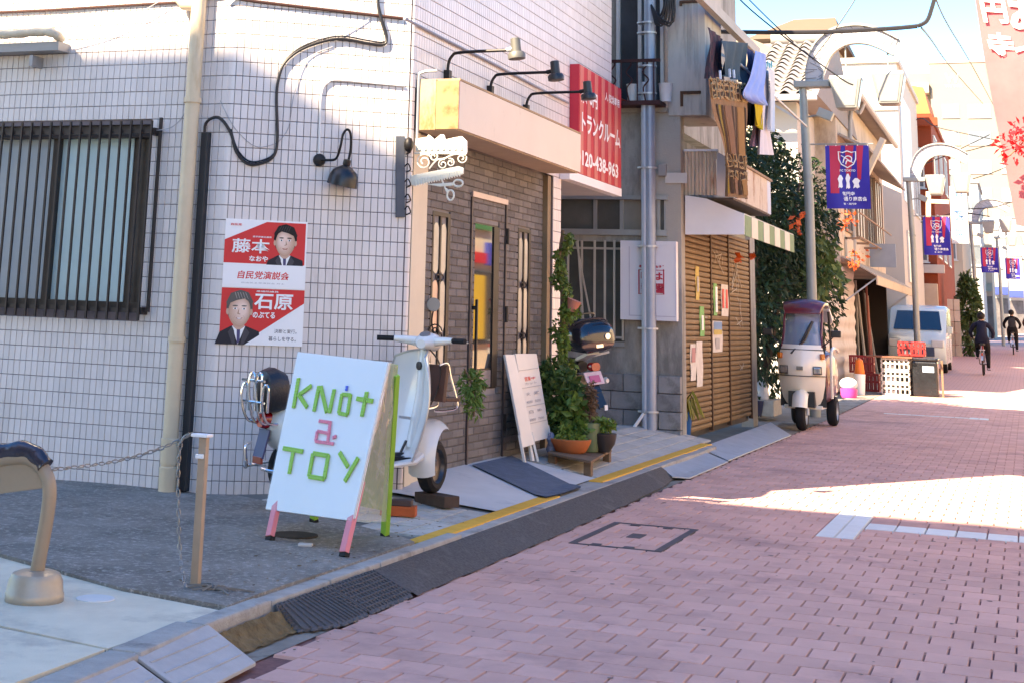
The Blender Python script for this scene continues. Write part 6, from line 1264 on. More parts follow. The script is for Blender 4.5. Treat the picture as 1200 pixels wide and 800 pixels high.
b = tl_(); b.tube([(x_ * .318, -.082 + .2 * x_ * x_ - .006, .70) for x_ in [-1 + i / 6 for i in range(13)]], .006, 5); b.put('cowl_seam', mat('dark_trim', (.05, .045, .04)), ck)
b = tl_(); b.tube([(x_ * .285, .02 + .15 * x_ * x_ - .012, 1.035) for x_ in [-1 + i / 6 for i in range(13)]], .007, 5); b.put('screen_rubber', mat('dark_trim', (.05, .045, .04)), ck)
b = tl_(); b.tube([(-.262, .16, 1.07), (-.25, .50, 1.54), (0, .445, 1.55), (.25, .50, 1.54), (.262, .16, 1.07)], .011, 6); b.put('screen_frame', MRN, smooth=True)
b = tl_(); b.box((0, -.10, .80), (.085, .012, .05)); b.put('badge', mat('badge_grey', (.2, .2, .2), .3, .6), ck, bevel=.004)
b = tl_(); b.grid(lambda u, v: (lambda s: V((s * (.255 - .01 * v), .06 + .10 * s * s + .30 * v + .06 * v * v, 1.07 + .47 * v)))(2 * u - 1), 14, 10); b.put('windscreen', WS, smooth=True)
b = tl_(); b.tube([(-.12, -.0, .98), (.05, .10, 1.16), (.14, .25, 1.40)], .016, 6); b.tube([(.0, .08, 1.10), (.14, .245, 1.40)], .022, 5); b.put('wiper', BLACK)
b = tl_(); b.loft([[V((x * wd, yy, z + .05 * (1 - x * x))) for x in [-1 + i / 5 for i in range(11)]] + [V((x * wd, yy, z - .03)) for x in [1 - i / 5 for i in range(11)]] for yy, z, wd in ((.30, 1.53, .235), (.36, 1.60, .26), (.55, 1.655, .275), (.9, 1.66, .275), (1.15, 1.62, .26))]); b.put('roof', MRN, smooth=True)
b = tl_(); b.loft([[V((x * .262, yy, z + .05 * (1 - x * x))) for x in [-1 + i / 5 for i in range(11)]] + [V((x * .262, yy, z - .04)) for x in [1 - i / 5 for i in range(11)]] for yy, z in ((1.152, 1.60), (1.35, 1.53), (1.50, 1.44))]); b.put('rear_visor', mat('visor_white', (.62, .66, .72), .3, spec=.7), smooth=True)
for s in (-1, 1): b = tl_(); b.tube([(s * .24, 1.2, 1.58), (s * .25, 1.35, .95)], .018, 7); b.put('rear_pillar', mat('dark_trim', (.05, .045, .04), .6))
b = tl_(); b.loft([ring(0, .50, .36, .25, .07, p=4), ring(0, .62, .60, .27, .30, p=4), ring(0, .90, .66, .30, .36, p=4), ring(0, 1.3, .68, .31, .36, p=4), ring(0, 1.62, .68, .30, .34, p=4), ring(0, 1.68, .68, .26, .3, p=4)]); b.put('rear_body', MRN, smooth=True)
b = tl_(); b.tube(curve([(.315, .70, .40), (.318, .68, .80), (.315, .80, 1.03), (.315, 1.3, 1.05), (.31, 1.6, 1.0)], 5), .022, 6); b.put('body_trim', CRB, smooth=True)
b = tl_(); b.bx(.318, .325, .85, 1.02, .55, .70); b.put('vent', mat('vent_grey', (.2, .18, .17), .5), bevel=.004)
b = tl_(); b.bx(-.25, .25, .16, .62, .27, .32); b.put('floor', CRB, bevel=.01)
b = tl_(); b.loft([ring(0, .62, .96, .15, .04), ring(0, .8, 1.0, .19, .06), ring(0, 1.1, 1.02, .19, .06)]); b.put('seat', mat('seat_black', (.02, .02, .022), .5), smooth=True)
b = tl_(); b.tube(curve([(-.30, .30, 1.08), (-.15, .24, 1.10), (0, .22, 1.10), (.15, .24, 1.10), (.30, .30, 1.08)], 3), .014, 6); b.put('handlebar', BLACK, smooth=True)
b = tl_(); b.bx(-.13, .13, .20, .26, .30, 1.08); b.put('steering_cover', CRB, bevel=.02)
b = tl_(); b.tube([(0, .02, .205), (.075, .02, .205), (.075, .05, .5)], .02, 7); b.put('fork', STEEL)
# ================================================================ things by the open shop
def G0(px, py):
    lo, hi = 15., 110.                                # distance at which the sight line meets the climbing street
    for _ in range(50):
        m_ = (lo + hi) / 2; p = at_y(px, py, m_)
        if p.z > G(m_): lo = m_
        else: hi = m_
    return at_y(px, py, lo)
def milk_crate(lab, c, mt, sx=.56, sy=.38, sz=.26, grp=None, cat='crate'):
    t = thing('crate', lab, cat, c, group=grp); b = MB(); x0, x1, y0, y1, z0, z1 = c[0] - sx / 2, c[0] + sx / 2, c[1] - sy / 2, c[1] + sy / 2, c[2], c[2] + sz
    for z in (z0, z0 + sz * .5, z1 - .035): b.bx(x0, x1, y0, y0 + .02, z, z + .035); b.bx(x0, x1, y1 - .02, y1, z, z + .035); b.bx(x0, x0 + .02, y0 + .021, y1 - .021, z, z + .035); b.bx(x1 - .02, x1, y0 + .021, y1 - .021, z, z + .035)
    b.build('rim', mt, t)
    for i in range(7):
        x = x0 + (sx - .03) * i / 6; b = MB()
        b.bx(x, x + .03, y0 + .001, y0 + .018, z0 + .002, z1 - .002); b.build('slat', mt, t); MB().bx(x, x + .03, y1 - .018, y1 - .001, z0 + .002, z1 - .002).build('slat', mt, t)
    b = MB()
    for i in range(5): y = y0 + (sy - .03) * i / 4; b.bx(x1 - .018, x1 - .001, y, y + .03, z0 + .003, z1 - .003); b.bx(x0 + .001, x0 + .018, y, y + .03, z0 + .003, z1 - .003)
    b.bx(x0 + .01, x1 - .01, y0 + .01, y1 - .01, z0 + .004, z0 + .014); b.build('side_slats', mt, t)
    MB().bx(x0 + .10, x0 + .26, y0 + .03, y0 + .12, z0 + .03, z0 + .16).build('contents', mat('crate_goods', (.12, .11, .13), .5, var=.6, scale=14), t)
    return t
CW = mat('crate_white', (.42, .42, .40), .5, var=.08); CR = mat('crate_red', (.30, .015, .015), .45, var=.1)
c0 = G0(1050, 463); cx, cyy = c0.x, c0.y
for i, lab in enumerate(('pale crate at the bottom of the stack of three', 'pale crate in the middle of the stack of three', 'pale crate at the top of the stack of three under the brown board')): milk_crate(lab, (cx, cyy + .2, c0.z + .245 * i), CW, sz=.24, grp='pale crates in the stack by the black bin')
MB().bx(cx - .55, cx + .34, cyy - .05, cyy + .45, c0.z + .738, c0.z + .768).solo('board', mat('brown_board', (.16, .075, .05), .7, var=.2), 'brown board laid on top of the pale crates', 'board')
bx0, bx1 = at_y(1068, 440, cyy + .1).x, at_y(1099, 440, cyy + .1).x
t = thing('bin', 'black plastic bin wrapped in a glossy bag beside the pale crates', 'bin', ((bx0 + bx1) / 2, cyy + .35, c0.z)); 
MB().bx(bx0, bx1, cyy + .1, cyy + .6, c0.z, c0.z + .70).build('body', mat('bin_black', (.010, .011, .014), .25, var=.4, bump=.5, bscale=12), t, bevel=.04); MB().bx(bx0 - .02, bx1 + .02, cyy + .08, cyy + .62, c0.z + .702, c0.z + .76).build('lid', mat('bin_black', (.01, .01, .01)), t, bevel=.02); MB().bx(bx0 + .22, bx0 + .44, cyy + .085, cyy + .098, c0.z + .48, c0.z + .60).build('pale_label', mat('label_blue', (.35, .42, .5), .4), t)
MB().bx(bx1 + .06, bx1 + .10, cyy + .2, cyy + .25, c0.z, c0.z + .72).solo('prop_stick', WOOD, 'upright stick standing to the right of the black bin', 'stick')
q0, q1 = at_y(1052, 410, cyy + .7), at_y(1084, 410, cyy + .7); milk_crate('red crate resting behind the black bin', ((q0.x + q1.x) / 2, cyy + .85, c0.z + .78), CR, sx=q1.x - q0.x, sz=.28)
MB().bx(q0.x + .05, q1.x - .05, cyy + .68, cyy + 1.02, c0.z, c0.z + .778).solo('table', mat('dark_table', (.07, .05, .045), .7), 'dark low table under the red crate', 'table', bevel=.01)
p = G0(1013, 458); milk_crate('lower red crate standing by the shop door', (p.x + .05, p.y + .2, p.z), CR, sx=.5, sz=.36, grp='red crates by the shop door'); milk_crate('upper red crate standing by the shop door', (p.x - .05, p.y + .24, p.z + .37), CR, sx=.5, sz=.36, grp='red crates by the shop door')
p = G0(994, 466); b = MB(); b.lathe((p.x, p.y + .15, p.z), [(.13, 0), (.155, .05), (.16, .17)], 16); b.solo('bag', mat('pink_plastic', (.75, .05, .28), .4), 'bright pink bag bottom under the white bundle beside the trike', 'bag', smooth=True)
MB().ell((p.x, p.y + .15, p.z + .26), (.17, .15, .12), 16).solo('bag', mat('white_plastic_bag', (.66, .66, .66), .35, var=.1, bump=.8, bscale=14), 'white plastic bundle lying in the pink bag', 'bag', smooth=True)
p = G0(1004, 462); b = MB(); b.lathe((p.x + .04, p.y + .3, p.z + .25), [(.09, 0), (.10, .2), (.07, .42), (.02, .46)], 12); b.solo('bag', mat('orange_plastic', (.75, .17, .02), .4, bump=.5, bscale=20), 'orange plastic bag standing behind the white bucket', 'bag', smooth=True); MB().lathe((p.x + .06, p.y + .1, p.z), [(.09, 0), (.11, .38), (.115, .4)], 14).solo('bucket', WHITE, 'white bucket in front of the orange bag', 'bucket', smooth=True)
p = at_x(893, 468, -3.75); b = MB(); b.lathe((-3.75, p.y, .25), [(.09, 0), (.10, .02), (.10, .2), (.05, .26), (.03, .28), (.03, .33)], 12); b.solo('water_bottle', mat('pale_bottle', (.5, .52, .55), .2, var=.3), 'white plastic bottle standing in the dark beside the shutter', 'bottle', smooth=True)
MB().lathe((-3.85, p.y - .1, .02), [(.16, 0), (.19, .22)], 14).solo('bucket', mat('navy_bucket', (.02, .03, .08), .5), 'dark blue bucket under the tree beside the shutter', 'bucket', smooth=True)
MB().bx(-4.0, -3.55, p.y - .2, p.y + .6, .02, .245).solo('step_block', CONC, 'low concrete block under the white bottle', 'block', bevel=.01)
# ================================================================ buildings down the street
WALLW = mat('white_wall', (.45, .43, .40), .85, var=.04, scale=.6, dirt=((.5, .48, .44), .2, .8, (1, 1, .4))); WALLC = mat('cream_wall', (.38, .32, .25), .85, var=.05, scale=.5, dirt=((.4, .35, .3), .2, .7, (1, 1, .3)))
OLDW = mat('old_wall', (.50, .43, .34), .9, var=.12, scale=1, dirt=((.25, .2, .16), .35, 1.2, (1, 1, .4))); BRICKR = mat('red_brick_wall', (.22, .05, .025), .85, var=.15, scale=3, bump=.2); BEIGE = mat('beige_wall', (.245, .21, .175), .85, var=.03, scale=.4)
GREYB = mat('grey_wall', (.36, .35, .33), .85, var=.1, scale=.6); FRM = mat('window_frame', (.5, .5, .5), .4, .4); PGL = mat('far_glass', (.13, .15, .17), .1, var=.3, scale=.8, spec=.9); LGL = mat('curtain_glass', (.40, .40, .38), .3, var=.1, spec=.7)
def building(lab, x0, x1, y0, y1, z1, mt, name='building', roof=None, z0=None):
    z0 = G(y0) - .3 if z0 is None else z0
    t = thing(name, lab, 'building', ((x0 + x1) / 2, (y0 + y1) / 2, G(y0))); MB().bx(x0, x1, y0, y1, z0, z1).build('wall', mt, t)
    MB().bx(x0 - .08, x1 + .08, y0 - .08, y1 + .08, z1 + .003, z1 + .18).build('parapet', roof or mt, t); return t
def win_front(t, y, x0, x1, z0, z1, gl=None, fr=FRM, n=2):       # window in a wall facing the camera
    f = MB(); f.bx(x0, x1, y - .05, y - .003, z0, z0 + .06); f.bx(x0, x1, y - .05, y - .003, z1 - .06, z1); f.bx(x0, x0 + .05, y - .05, y - .003, z0 + .061, z1 - .061); f.bx(x1 - .05, x1, y - .05, y - .003, z0 + .061, z1 - .061)
    for i in range(1, n): xm = x0 + (x1 - x0) * i / n; f.bx(xm - .03, xm + .03, y - .048, y - .004, z0 + .061, z1 - .061)
    o = f.build('window', fr, t)
    for i in range(n): a, c = x0 + (x1 - x0) * i / n, x0 + (x1 - x0) * (i + 1) / n; MB().bx(a + .03, c - .03, y - .02, y - .006, z0 + .05, z1 - .05).build('pane', gl or PGL, o)
    MB().bx(x0 - .06, x1 + .06, y - .10, y - .052, z0 - .05, z0 - .003).build('sill', fr, o); return o
def win_side(t, x, y0, y1, z0, z1, gl=None, fr=FRM, n=2):        # window in a wall facing the street
    f = MB(); f.bx(x + .003, x + .05, y0, y1, z0, z0 + .06); f.bx(x + .003, x + .05, y0, y1, z1 - .06, z1); f.bx(x + .003, x + .05, y0, y0 + .05, z0 + .061, z1 - .061); f.bx(x + .003, x + .05, y1 - .05, y1, z0 + .061, z1 - .061)
    for i in range(1, n): ym = y0 + (y1 - y0) * i / n; f.bx(x + .004, x + .048, ym - .03, ym + .03, z0 + .061, z1 - .061)
    o = f.build('window', fr, t)
    for i in range(n): a, c = y0 + (y1 - y0) * i / n, y0 + (y1 - y0) * (i + 1) / n; MB().bx(x + .006, x + .02, a + .03, c - .03, z0 + .05, z1 - .05).build('pane', gl or PGL, o)
    return o
# tiled roof cottage behind the tree
yk = 31.5; xk0, xk1 = at_y(872, 110, yk).x, at_y(958, 115, yk).x; ze = at_y(930, 112, yk).z; zk = at_y(885, 52, yk + 4).z
kt = thing('tiled_roof_house', 'white walled house with a grey clay tile roof rising behind the dark tree', 'house', ((xk0 + xk1) / 2, yk + 3, 0))
MB().bx(xk0, xk1 - .5, yk + .6, yk + 7, -.1, ze - .05).build('wall', WALLW, kt); 
MB().prism([(xk0 - .2, yk, ze), (xk0 - .2, yk + 4, zk), (xk0 - .2, yk + 8, ze)], (xk1 - xk0 + .2, 0, 0)).build('roof', mat('roof_under', (.25, .23, .22), .8), kt)
KT = mat('clay_tile', (.27, .25, .235), .55, var=.12, scale=4, rand=.15, dirt=((.25, .22, .2), .3, 3)); sd = V((0, 4, zk - ze)); sl2 = sd.length; sd.normalize(); nn = V((0, -sd.z, sd.y))
km = MB().grid(lambda u, v: V((-.17 + .34 * u, v * .36, .03 + .055 * math.cos((u - .5) * math.tau) + (.045 * (1 - v)))), 6, 1)
km.add([(-.17, 0, -.02), (.17, 0, -.02), (.17, 0, .03), (-.17, 0, .03)], [(0, 1, 2, 3)]); kme = km.mesh('roof_tile', KT, smooth=True)
nr, ncx = int(sl2 / .33), int((xk1 - xk0) / .33); Mr = Matrix(((1, 0, 0), (0, sd.y, nn.y), (0, sd.z, nn.z)))
its = []
for j in range(nr):
    for i in range(ncx): its.append(V((xk0 + .17 + .33 * i, yk, ze)) + sd * (.33 * j - .05))
bg_, rs_ = split300(its, lambda p: parea([p + V((-.17, 0, 0)), p + V((.17, 0, 0)), p + V((.17, 0, 0)) + sd * .3, p + V((-.17, 0, 0)) + sd * .3]))
for p in bg_: piece('roof_tile', kme, kt, Matrix.Translation(p) @ Mr.to_4x4())
if rs_:
    b = MB(); [b.add([p + Mr @ q for q in km.v], km.f) for p in rs_]; b.build('roof_tile_field', KT, kt, stuff=True)
MB().tube([(xk0, yk + 4, zk + .1), (xk1, yk + 4, zk + .1)], .16, 10).build('ridge', KT, kt, smooth=True)
MB().tube([(xk0, yk - .12, ze - .06), (xk1, yk - .12, ze - .06)], .07, 8).build('gutter', mat('gutter_white', (.5, .5, .5), .5), kt)
# cream house with hipped brown roof
yh = 58; x0, x1 = at_y(884, 60, yh).x, at_y(984, 60, yh).x; ze2, zr2 = at_y(900, 49, yh).z, at_y(950, 21, yh + 2).z
hh2 = thing('hip_roof_house', 'cream house with a brown hipped roof seen above the clay tiles', 'house', ((x0 + x1) / 2, yh, 0)); MB().bx(x0 + .6, x1 - .3, yh, yh + 8, 0, ze2).build('wall', WALLC, hh2)
a, c = at_y(931, 23, yh + 4), at_y(979, 21, yh + 4)
b = MB(); r0 = [V((x0 - .3, yh - .6, ze2)), V((x1 + .1, yh - .6, ze2)), V((x1 + .1, yh + 8.6, ze2)), V((x0 - .3, yh + 8.6, ze2))]; ra, rc = V((a.x, yh + 4, a.z)), V((c.x, yh + 4, a.z))
b.add(r0 + [ra, rc], [(0, 1, 5, 4), (1, 2, 5), (2, 3, 4, 5), (3, 0, 4), (0, 3, 2, 1)]); b.build('roof', mat('brown_roof', (.15, .105, .07), .8, var=.1, scale=2, aniso=(1, 8, 8)), hh2); p, q = at_y(921, 64, yh), at_y(933, 71, yh); win_front(hh2, yh, p.x, q.x, q.z, p.z)
# white block behind the old shop
yw = 49; x0, x1 = at_y(958, 80, yw).x, at_y(1051, 100, yw).x; zt = at_y(1040, 74, yw).z
wb = building('tall plain white building beyond the old wooden shop', x0, x1, yw, 58.5, zt, WALLW); 
p = at_x(1056, 150, x1 + .0); MB().bx(x1 + .002, x1 + .02, 50, 54.5, zt - 4.2, zt - .8).build('blue_panel', mat('pale_blue_panel', (.42, .50, .58), .4), wb); win_side(wb, x1, 55, 57.5, 5.2, 6.8); win_side(wb, x1, 50.5, 53.5, 2.8, 4.4, LGL); 
MB().bx(x0 + .3, x1, yw - .06, yw - .003, zt - 1.5, zt - 1.42).build('band', mat('band_grey', (.5, .49, .46), .8), wb)
# old shop with wooden upper floor
y0s, y1s = 35.0, 47.0; xf_ = -3.75
os_ = thing('old_shop', 'old two storey wooden shop with an open dark front and shutters upstairs', 'shop', (-5.5, 41, 0)); zE = at_x(1030, 148, -3.45).z
MB().bx(-8.5, xf_, y0s, y1s, 2.75, zE - .05).build('upper_wall', OLDW, os_); MB().bx(-8.5, xf_ - 2.2, y0s, y1s, -.1, 2.74).build('back_wall', mat('shop_shade', (.03, .025, .022), .9), os_); MB().bx(xf_ - 2.19, xf_, y0s, y0s + .2, -.1, 2.74).build('side_wall', OLDW, os_); MB().bx(xf_ - 2.19, xf_, y1s - .2, y1s, -.1, 2.74).build('side_wall', mat('shop_shade', (.03, .025, .022)), os_)  # dark back and far walls carry the shop's inner shade in their colour
rp = [(-3.35, y0s - .3, zE), (-6.1, y0s - .3, zE + 1.3), (-8.9, y0s - .3, zE)]; MB().prism(rp, (0, y1s - y0s + .6, 0)).build('roof', mat('old_roof', (.22, .19, .16), .8, var=.15, scale=2), os_)
MB().tube([(-3.33, y0s - .3, zE - .06), (-3.33, y1s + .3, zE - .06)], .07, 8).build('gutter', mat('gutter_grey', (.36, .35, .34), .5), os_); MB().tube(curve([(-3.34, y0s + 2.5, zE - .1), (-3.45, y0s + 2.5, zE - .35), (-3.68, y0s + 2.5, zE - .55), (-3.68, y0s + 2.5, 2.8)], 4), .05, 8).build('downpipe', mat('gutter_grey', (.36, .35, .34), .5), os_, smooth=True)
MB().prism([(-3.72, y0s + .3, zE - 1.15), (-3.05, y0s + .3, zE - 1.5), (-3.05, y1s - 1, zE - 1.5), (-3.72, y1s - 1, zE - 1.15)], (0, 0, .06)).build('upper_eave', mat('eave_grey', (.30, .27, .24), .8), os_)
for i in range(4): ya = y0s + 1.2 + 2.6 * i; win_side(os_, xf_, ya, ya + 2.1, 3.5, zE - 1.3, LGL if i % 2 else PGL, mat('old_frame', (.2, .16, .13), .7), 3)
for i in range(5): ya = y0s + 1.0 + 2.2 * i; MB().bx(xf_ + .02, xf_ + .35, ya, ya + .03, 3.3, 3.35).build('rail_bracket', mat('rail_rust', (.25, .17, .12), .7), os_)
b = MB(); b.bx(xf_ + .33, xf_ + .36, y0s + 1, y1s - 2, 3.9, 3.93); b.bx(xf_ + .33, xf_ + .36, y0s + 1, y1s - 2, 3.35, 3.38); b.build('window_rail', mat('rail_rust', (.25, .17, .12), .7), os_)
MB().box((-3.2, y0s + 1.2, zE - 1.9), (.12, .3, 1.7), Matrix.Rotation(.45, 3, 'Y')).build('slanted_board', mat('pale_board', (.50, .46, .38), .8), os_)
saw = thing('shop_awning', 'faded tan canvas awning over the open shop front', 'awning', (-3.4, 41, 2.6)); MB().prism([(-3.70, y0s, 2.86), (-2.98, y0s, 2.45), (-2.98, y1s, 2.45), (-3.70, y1s, 2.86)], (0, 0, .03)).build('canvas', mat('awning_tan', (.42, .36, .28), .8, var=.12), saw); MB().bx(-3.0, -2.97, y0s, y1s, 2.28, 2.449).build('valance', mat('valance_tan', (.48, .40, .30), .8, var=.1), saw)
for y in (y0s + .2, y1s - .4): MB().bar((-3.70, y, 1.9), (-3.0, y, 2.44), .03).build('strut', STEEL, saw)
r = random.Random(9); BC = [mat('board_pale', (.38, .34, .28), .8, var=.15), mat('board_brown', (.20, .11, .06), .8, var=.2), mat('board_dark', (.06, .045, .04), .8, var=.2), mat('board_rose', (.28, .10, .08), .8, var=.15), mat('board_grey', (.30, .30, .29), .8)]
for i in range(22):
    y = 35.5 + .5 * i; w_ = r.uniform(.1, .28); x = xf_ - r.uniform(.05, .5); b = MB().bar((x, y, .05), (x - r.uniform(0, .3), y + r.uniform(-.05, .05), r.uniform(2.1, 2.65)), w_, .04, up=(1, 0, 0)); bk_ = r.randrange(5); b.solo('plank', BC[bk_], 'long %s plank standing upright in the open front of the old shop' % ('pale', 'brown', 'dark', 'reddish', 'grey')[bk_], 'plank', 'planks standing in the old shop front')
MB().bx(-3.7, -3.05, 41.5, 41.6, 2.9, 3.5).build('hanging_sign', mat('sign_grey', (.25, .3, .36), .6), os_); 
MB().bx(xf_ + .01, xf_ + .06, 36, 39, 2.9, 3.35).build('fascia', mat('pale_board', (.5, .46, .38), .8), os_)
# red brick building
yb1 = 59.5; xb1 = at_y(1098, 300, yb1).x; zb = at_y(1080, 140, yb1).z
rb = building('red brick apartment building behind the second lamp', at_y(1052, 200, yb1).x, xb1, yb1, 74, zb, BRICKR)
MB().prism([(at_y(1066, 145, yb1).x, yb1 - .02, zb + .2), (xb1, yb1 - .02, zb + .2), (at_y(1082, 105, yb1).x, yb1 - .02, at_y(1075, 103, yb1).z), (at_y(1066, 145, yb1).x, yb1 - .02, at_y(1070, 100, yb1).z)], (0, 6, 0)).build('gable', mat('orange_stucco', (.50, .17, .07), .8, var=.1), rb)
for z in (3.4, 6.1, 8.8): MB().bx(xb1 - 2.0, xb1 + .25, yb1 - .35, yb1 - .003, z, z + .30).build('balcony', WALLW if z < 4 else BRICKR, rb)
for z in (3.8, 6.5): win_front(rb, yb1, xb1 - 1.5, xb1 - .3, z, z + 1.5)
for k in range(3): win_side(rb, xb1, yb1 + 1 + 4 * k, yb1 + 3 + 4 * k, 4, 5.6); win_side(rb, xb1, yb1 + 1 + 4 * k, yb1 + 3 + 4 * k, 7, 8.6)
MB().bx(xb1 - 1.8, xb1 + .002, yb1 - .9, yb1 - .36, G(yb1), 3.0).build('porch', mat('tan_porch', (.40, .32, .25), .8), rb)
# beige low building and garden wall, column shrub
y_ = 76; xg0, xg1 = at_y(1098, 300, y_).x, at_y(1128, 300, y_).x; cb = building('cream three storey house right of the red brick building', xg0, xg1, y_, 88, at_y(1115, 205, y_).z, WALLC)
for z in (4.6, 7.6): win_front(cb, y_, xg0 + .4, xg1 - .25, z, z + 1.3, n=2)
p0, p1 = at_y(1112, 400, 62), at_y(1127, 400, 62); t = thing('garden_wall', 'pale block garden wall beside the red brick building', 'wall', (p0.x, 62, G(62)))
for j in range(5):
    for i in range(2): w_ = (p1.x - p0.x) / 2; MB().bx(p0.x + w_ * i + .01, p0.x + w_ * (i + 1) - .01, 61.9, 62.3, G(62) + .42 * j, G(62) + .42 * j + .40).build('block', mat('wall_block', (.42, .35, .27), .85, var=.1, rand=.1) if j < 3 else mat('wall_block_pale', (.56, .48, .38), .85, var=.08), t)
p = at_y(1136, 400, 62); t = thing('column_shrub', 'tall rounded green shrub right of the garden wall', 'shrub', (p.x, 62.5, G(62)))
zc = at_y(1136, 370, 62.5).z; foliage([((p.x, 62.5, zc), (.52, .6, 1.6)), ((p.x + .05, 62.4, zc + .8), (.42, .5, .9))], 2600, .2, 41).build('crown', leafmat('leaf_shrub', (.06, .10, .03)), t); MB().tube([(p.x, 62.5, G(62)), (p.x, 62.5, zc)], .08, 6).build('trunk', mat('bark', (.07, .055, .045)), t)
# grey tower behind, beige apartment block, far shops
yg = 92; x0, x1 = at_y(1124, 300, yg).x, at_y(1150, 300, yg).x; gb = building('plain grey building with a slanted outline behind the shrub', x0, x1, yg, 100, at_y(1130, 215, yg).z, GREYB, roof=GREYB); 
for z in (5, 8): win_front(gb, yg, x0 + .3, x0 + 1.2, z, z + 1.2)
ya = 140; x0, x1 = at_y(1090, 100, ya).x, at_y(1225, 100, ya).x; zt = at_y(1120, 74, ya).z
ap_ = building('tall beige apartment block with a faint letter emblem near its roof', x0, x1, ya, 155, zt, BEIGE, roof=mat('beige_cap', (.55, .42, .35), .8))
for j, y in enumerate((123, 155, 188, 221, 255, 288, 320)):
    for xa_, xb_ in ((1104, 1124), (1134, 1161), (1172, 1200)): p, q = at_y(xa_ + j * .6, y, ya), at_y(xb_ + j * .6, y + 15, ya); win_front(ap_, ya, p.x, q.x, q.z, p.z, LGL if j > 1 else PGL, FRM, 2)
EMB = mat('emblem_grey', (.42, .38, .38), .6)
p = at_y(1116, 92, ya - .02); text('W', 'emblem', EMB, ap_, p, (1, 0, 0), Z, 1.25, .9, .02, .01); p = at_y(1118, 101, ya - .02); text('WE BELL', 'lettering', EMB, ap_, p, (1, 0, 0), Z, 1.5, .28, .01, .01)
p = at_y(1067, 100, ya + 4); q = at_y(1090, 100, ya + 4)
MB().bx(p.x, x0 - .02, ya + 1, ya + 14, 0, at_y(1078, 84, ya).z).build('stair_wing', BEIGE, ap_)
for y in (98, 128, 160, 195): z = at_y(1078, y, ya).z; MB().bx(p.x + .2, x0 - .1, ya - .5, ya + .99, z - .9, z).build('balcony', mat('balcony_beige', (.48, .38, .30), .8), ap_)
for i, (xa_, xb_, yf, ytop, mt, lab) in enumerate(((1148, 1164, 100, 290, WALLC, 'far cream shop building behind the third lamp'), (1163, 1182, 112, 270, GREYB, 'far grey shop building left of the street end'), (1180, 1200, 128, 300, WALLW, 'far white shop building at the street end'))):
    x0, x1 = at_y(xa_, 350, yf).x, at_y(xb_, 350, yf).x; t = building(lab, x0, x1, yf, yf + 8, at_y(xa_, ytop, yf).z, mt)
    zg = G(yf); MB().bx(x0 + .05, x1 - .05, yf - .022, yf - .004, zg + .05, zg + 2.5).build('shop_front', mat('shop_front_dark', (.10, .09, .09), .4, var=.5, scale=2), t); MB().prism([(x0, yf - .05, zg + 3.2), (x1, yf - .05, zg + 3.2), (x1, yf - 1.2, zg + 2.7), (x0, yf - 1.2, zg + 2.7)], (0, 0, .06)).build('awning', mat('navy_awning', (.03, .05, .2), .7) if i else mat('tan_awning', (.4, .3, .2), .7), t)
    for z in (4.5, 7.2): win_front(t, yf, x0 + .3, x1 - .3, zg + z, zg + z + 1.2, LGL)
# white hospital sign on its bracket
ys_ = 50.0; a, c = at_y(1112.5, 219, ys_), at_y(1136, 286, ys_); hs = thing('hospital_sign', 'tall white sign with pale blue vertical lettering on a bracket above the street', 'sign', ((a.x + c.x) / 2, ys_, c.z))
MB().bx(a.x, c.x, ys_ - .12, ys_ + .02, c.z, a.z).build('box', mat('sign_white', (.50, .51, .52), .4), hs, bevel=.01); MB().bar(at_y(1086, 236, ys_), at_y(1112, 237, ys_), .12).build('bracket', mat('bracket_cream', (.7, .55, .4), .6), hs); MB().bar(at_y(1088, 225, ys_), at_y(1088, 256, ys_), .14).build('bracket', mat('bracket_cream', (.7, .55, .4)), hs)
PB = mat('print_pale_blue', (.05, .13, .30), .5); W_ = c.x - a.x
for ch, y in (('林', 229), ('医', 253), ('院', 274)): text(ch, 'lettering', PB, hs, at_y(1124, y, ys_ - .122), (1, 0, 0), Z, W_ * .58, W_ * .62, .012, .004)
# ================================================================ van
p = at_y(1109, 420, 46.5); vx = p.x; vz = G(47); vn = thing('van', 'pale mint minivan parked facing the camera beside the second lamp', 'van', (vx - .78, 46.5, vz)); vo = V((vx, 46.5, vz))
VB = mat('van_mint', (.60, .66, .62), .25, var=.03, coat=.6)
prof = [(.10, .26), (.0, .45), (.02, .80), (.22, .98), (.62, 1.10), (1.30, 1.72), (1.62, 1.85), (2.6, 1.90), (3.5, 1.86), (3.72, 1.55), (3.85, .95), (3.82, .28)]
def vring(x, k): cy_, cz_ = 1.9, .9; return [V((vx + x, 46.5 + cy_ + (y - cy_) * (1 - k * .3), vz + cz_ + (z - cz_) * (1 - k * .6 if z > cz_ else 1))) for y, z in prof]
MB().loft([vring(-1.56, .12), vring(-1.50, .03), vring(-1.2, 0), vring(-.36, 0), vring(-.06, .03), vring(0, .12)]).build('body', VB, vn, smooth=True)
def vp(x, y, z): return V((vx + x, 46.5 + y, vz + z))
VG = mat('van_glass', (.012, .02, .03), .12, var=.3, scale=1, spec=.9)
d = V((0, -.012, .012)); MB().prism([vp(-1.44, .70, 1.16) + d, vp(-.12, .70, 1.16) + d, vp(-.20, 1.28, 1.69) + d, vp(-1.36, 1.28, 1.69) + d], V((0, -.006, .006))).build('windscreen', VG, vn)
for y0, y1 in ((1.0, 1.75), (1.82, 2.7), (2.78, 3.4)): MB().prism([vp(.004, y0, 1.12), vp(.004, y1, 1.12), vp(-.012, y1 - .04, 1.68), vp(-.012, max(y0 + .04, 1.32 if y0 < 1.1 else y0 + .02), 1.68)], (.012, 0, 0)).build('side_window', VG, vn)
